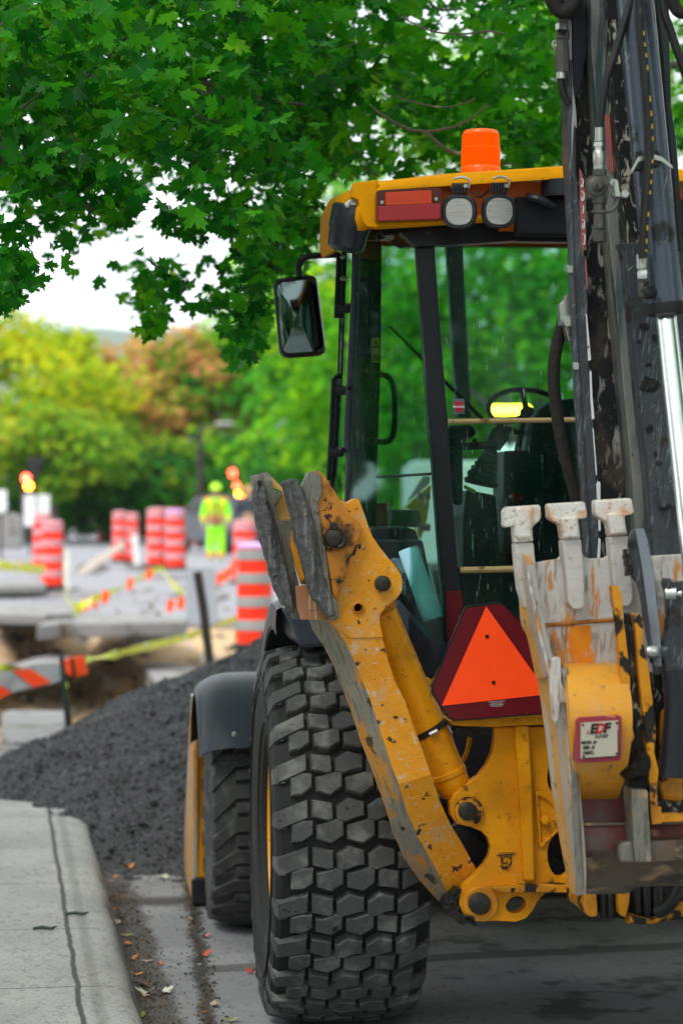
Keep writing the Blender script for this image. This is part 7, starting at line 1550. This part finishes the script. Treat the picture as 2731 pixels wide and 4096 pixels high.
    bn = lambda s: skin('boot', [(P(.115*s,0,.14),.055*k),(P(.115*s,0,.055),.055*k),(P(.125*s,.15*f,.045),.045*k)], [(0,1),(1,2)], M['boot'], T)
    bn(-1); bn(1)
    if helmet:
        MB().lathe([(0,.135*k),(.006,.14*k),(.02,.118*k),(.06*k,.112*k),(.10*k,.085*k),(.125*k,.045*k),(.13*k,0)], P(0,.01*f,1.67), UP, 24).build('helmet', M['helmet'], T, smooth=True)
        for s in (-1,1): MB().tube([P(.09*s,.125*f,1.42), P(.10*s,.14*f,1.2), P(.09*s,.135*f,.98)], .022*k, 8).build('suit_stripe', M['hivis_orange'], J, smooth=True)
        for s in (-1,1): MB().lathe([(0,.088*k),(.07*k,.09*k)], P(.11*s,.01*f,.22), UP, 16).build('leg_stripe', M['hivis_orange'], T)
        for s in (-1,1): MB().lathe([(0,.066*k),(.07*k,.068*k)], P(.265*s,.04*f,1.0), UP, 16).build('cuff_stripe', M['hivis_orange'], J)
        for s in (-1,1): MB().lathe([(0,.09*k),(.05*k,.075*k),(.07*k,.0)], P(.17*s,.0,1.42), UP, 16).build('shoulder_patch', M['hivis_orange'], J, smooth=True)
        MB().tube([P(.01,.15*f,1.45), P(.015,.155*f,1.2), P(.01,.15*f,.86)], .022*k, 8).build('zip_band', M['zip'], J, smooth=True)
    if hair: MB().lathe([(-.14*k,.085*k),(-.05*k,.105*k),(.03*k,.105*k),(.09*k,.08*k),(.12*k,.03*k),(.122*k,0)], P(0,-.02*f,1.64), UP, 20).build('hair', hair, T, smooth=True)
    return T
person('worker in lime green suit with orange stripes and lime helmet on the pale road', 864, 54, 2264, 1.80, (M['hivis'], M['hivis']))
person('distant worker in lime green at the far left beside the white sign panels', 88, 105, 2150, 1.75, (M['hivis'], M['hivis']))
person('passer-by with ginger hair and dark jacket behind the loader foot', 995, 56, 2240, 1.72, (mat('dark_jacket',(.03,.035,.05),.7), M['post_dark']), hair=mat('ginger_hair',(.50,.24,.10),.6), helmet=False)
person('dark clothed pedestrian far away, left of the small distant drum', 335, 78, 2160, 1.7, (mat('black_coat',(.03,.03,.04),.7), M['post_dark']), hair=M['post_dark'], helmet=False)

# ================================================================ SMALL THINGS
ra, rb_ = on('E', 1068, 620, -.20), on('E', 1222, 1062, -.24); axr = (rb_-ra).normalized(); Lr = (rb_-ra).length; R_ = .0355
MB().lathe([(.01,R_*.2),(.0,R_*.55),(0,R_*.93),(.004,R_),(Lr*.5,R_*.985),(Lr*.66,R_*.97),(Lr*.7,R_*1.01),(Lr*.96,R_*.98),(Lr,R_*.9),(Lr,R_*.3)], ra, axr, 32).build('paper_roll', M['blue_paper'], smooth=True, angle=50, label='roll of light blue paper standing against the inside of the side window', cat='paper roll')
def crumple(z, pts, d, name, mt, lab, cat, amp=.03, th=.05):
    P = ons(z, pts, d); c = sum(P, Vector())/len(P); rows = []; R = random.Random(5)
    for f in (1, .8, .55, .3, .06): rows.append([c + (p-c)*(f*R.uniform(.9,1.08)) + NF*(th*(1-f*f) + R.uniform(-amp,amp)*(f < 1)) for p in P])
    bk = [[p + FW*.10 for p in rows[0]]]
    mb = MB().strip(rows + [], 0, close=True); mb.add(rows[-1], [tuple(range(len(P)))]); mb.strip([rows[0], bk[0]], 0, close=True)
    return mb.build(name, M[mt], smooth=True, angle=25, label=lab, cat=cat)
def dense(P, n=3): return [(a[0]+(b[0]-a[0])*k/n, a[1]+(b[1]-a[1])*k/n) for a, b in zip(P, P[1:]+P[:1]) for k in range(n)]
crumple('E', dense([(960,690),(1010,672),(1060,700),(1090,800),(1110,900),(1080,950),(1040,920),(1020,850),(1000,760)]), -.15, 'plastic_bag', 'bag', 'crumpled clear plastic bag between the blue roll and the yellow plate', 'bag', .02)
for k, pts in enumerate(([(1165,730),(1175,800),(1200,880),(1235,980),(1262,1015)], [(1205,728),(1215,800),(1232,880),(1252,960),(1268,1005)])):
    MB().tube(smooth_path([on('E',x,y,-.22) for x,y in pts],4), .006, 8).build('tool_handle', M['board_white'], label=['thin white rod nearest the blue paper roll','thin white rod farther right of the blue paper roll'][k], cat='rod', smooth=True)
LC = {'orange':(.65,.22,.04),'pale':(.55,.42,.33),'green':(.30,.36,.06),'red':(.65,.10,.06),'pink':(.70,.22,.24),'brown':(.10,.05,.03),'white':(.62,.62,.52)}
for k, v in LC.items(): M['fl_'+k] = mat('fallen_leaf_'+k, v, .6, var=.25, vs=30)
FL = [('J',745,392,'orange',.075,'large orange leaf at the foot of the gravel near the kerb'),('J',950,448,'white',.08,'flat white leaf at the edge of the gravel'),('J',650,440,'orange',.05,'orange leaf just below the large orange one'),('J',632,460,'orange',.04,'small orange leaf in the kerb gutter next to the gravel'),('J',622,548,'brown',.035,'brown leaf in the gutter below the gravel edge'),
 ('J',632,575,'pale',.04,'pale curled leaf in the gutter above the bright orange one'),('J',652,628,'orange',.035,'bright orange curled leaf against the kerb'),('J',700,700,'pale',.07,'large pale pinkish leaf in the gutter'),('J',725,768,'green',.06,'yellow green leaf in the gutter below the pale pinkish one'),('J',716,822,'orange',.05,'orange leaf in the gutter below the yellow green one'),
 ('J',748,905,'orange',.045,'small orange leaf pressed to the kerb midway down'),('J',845,916,'pale',.05,'pale leaf lying on the gutter slab'),('J',922,940,'orange',.035,'small brown orange leaf alone on the gutter slab'),('J',1050,886,'pale',.03,'tiny pale leaf near the dark joint'),('J',1105,680,'pale',.045,'pale curled leaf at the top of the dark joint'),
 ('J',1165,776,'pink',.055,'thin pink leaf right of the dark joint'),('J',1155,884,'red',.07,'red and pale leaf lying across the dark joint'),('J',1152,936,'pale',.03,'small pale leaf under the red and pale one'),('J',1445,982,'red',.055,'bright red maple leaf beside the rear tyre'),('J',782,1000,'orange',.05,'orange leaf in the gutter above the brown leaves'),
 ('J',806,1062,'brown',.05,'dark brown curled leaf in the gutter'),('J',840,1100,'white',.08,'left whitish leaf of the pair near the kerb foot'),('J',915,1096,'white',.08,'right whitish leaf of the pair near the kerb foot'),('J',1205,1176,'pale',.05,'pale leaf low on the dark joint'),('J',822,1120,'pale',.04,'pale scrap of leaf under the whitish pair'),
 ('J',812,1240,'green',.05,'greenish leaf at the bottom of the gutter'),('J',1320,1255,'green',.06,'greenish leaf at the bottom of the dark joint'),('J',640,340,'orange',.04,'orange leaf lying on the gravel slope'),('J',760,1035,'brown',.04,'brown leaf tucked under the kerb above the dark curled one'),('J',735,790,'brown',.03,'tiny brown leaf beside the yellow green leaf')]
for z, x, y, c, s, lab in FL:
    p = gnd(z, x, y, .004); a = random.uniform(0, 6.28); t = Vector((math.cos(a), math.sin(a), random.uniform(.0,.12))); sd_ = Vector((-math.sin(a), math.cos(a), 0)); mb = MB(); cv = random.uniform(.2,.75); s *= .70
    hr = [p + (sd_*px_ + t*py_ + UP*(abs(px_)*cv + .25*(py_-.5)**2*cv))*s for px_, py_ in LEAF]; hl = [p + (sd_*-px_ + t*py_ + UP*(abs(px_)*cv*.8 + .25*(py_-.5)**2*cv))*s for px_, py_ in LEAF]
    mb.add(hr, [tuple(range(len(hr)))]); mb.add(hl, [tuple(range(len(hl)))[::-1]]); mb.build('fallen_leaf', M['fl_'+c], label=lab, cat='leaf', group='fallen leaves in the gutter')
for (x, y, lab) in ((440,650,'dark twig lying on the pavement joint near the kerb'),(255,733,'dark green twig lying flat on the pavement slab')):
    p = gnd('J', x, y, .158); MB().tube([p+Vector((-.045,0,0)), p+Vector((-.01,.01,.004)), p+Vector((.03,-.005,.002)), p+Vector((.045,.03,.004))], [.006,.008,.007,.002], 6).build('twig', M['post_green'], label=lab, cat='twig', smooth=True)
# grit in the gutter and joint
mb = MB(); R = random.Random(9)
for i in range(2600):
    d = R.uniform(-1.5, 3.2); l = (-.66 + abs(R.gauss(0,.07))) if R.random() < .6 else (-.447 + .056*d + R.gauss(0,.03)); s = R.uniform(.002,.006)*(1.9 if R.random() < .08 else 1); c = sf(l, d, s*.4)
    mb.add([c+SX*s, c-SX*s, c+SF*s, c-SF*s*.8, c+UP*s*.8, c-UP*s*.4], [(0,2,4),(2,1,4),(1,3,4),(3,0,4)])
mb.build('gutter_grit', leafmat('gutter_grit', [(0,(.012,.01,.008)),(.5,(.07,.05,.035)),(.8,(.16,.12,.08)),(.92,(.30,.14,.04)),(1,(.34,.30,.26))], 0, .9, 2), M=SM, label='fine grit and crumbs gathered along the kerb and slab joint', cat='grit', kind='stuff')

# ================================================================ CAMERA
cd = bpy.data.cameras.new('camera'); co_ = bpy.data.objects.new('camera', cd); COL.objects.link(co_); SC.camera = co_
co_.location = CAM; co_.rotation_euler = (math.radians(90), 0, 0)
cd.sensor_fit = 'VERTICAL'; cd.sensor_height = 36; cd.sensor_width = 24; cd.lens = 85; cd.clip_end = 5000; cd.clip_start = .1
cd.dof.use_dof = True; cd.dof.focus_distance = 7.75; cd.dof.aperture_fstop = 2.6; cd.dof.aperture_blades = 0
SC.view_settings.view_transform = 'Standard'; SC.view_settings.look = 'None'; SC.view_settings.exposure = .85; SC.view_settings.gamma = 1
SC.render.engine = 'CYCLES'; SC.cycles.use_denoising = True; SC.cycles.transparent_max_bounces = 24; SC.cycles.max_bounces = 8
SC.render.film_transparent = False
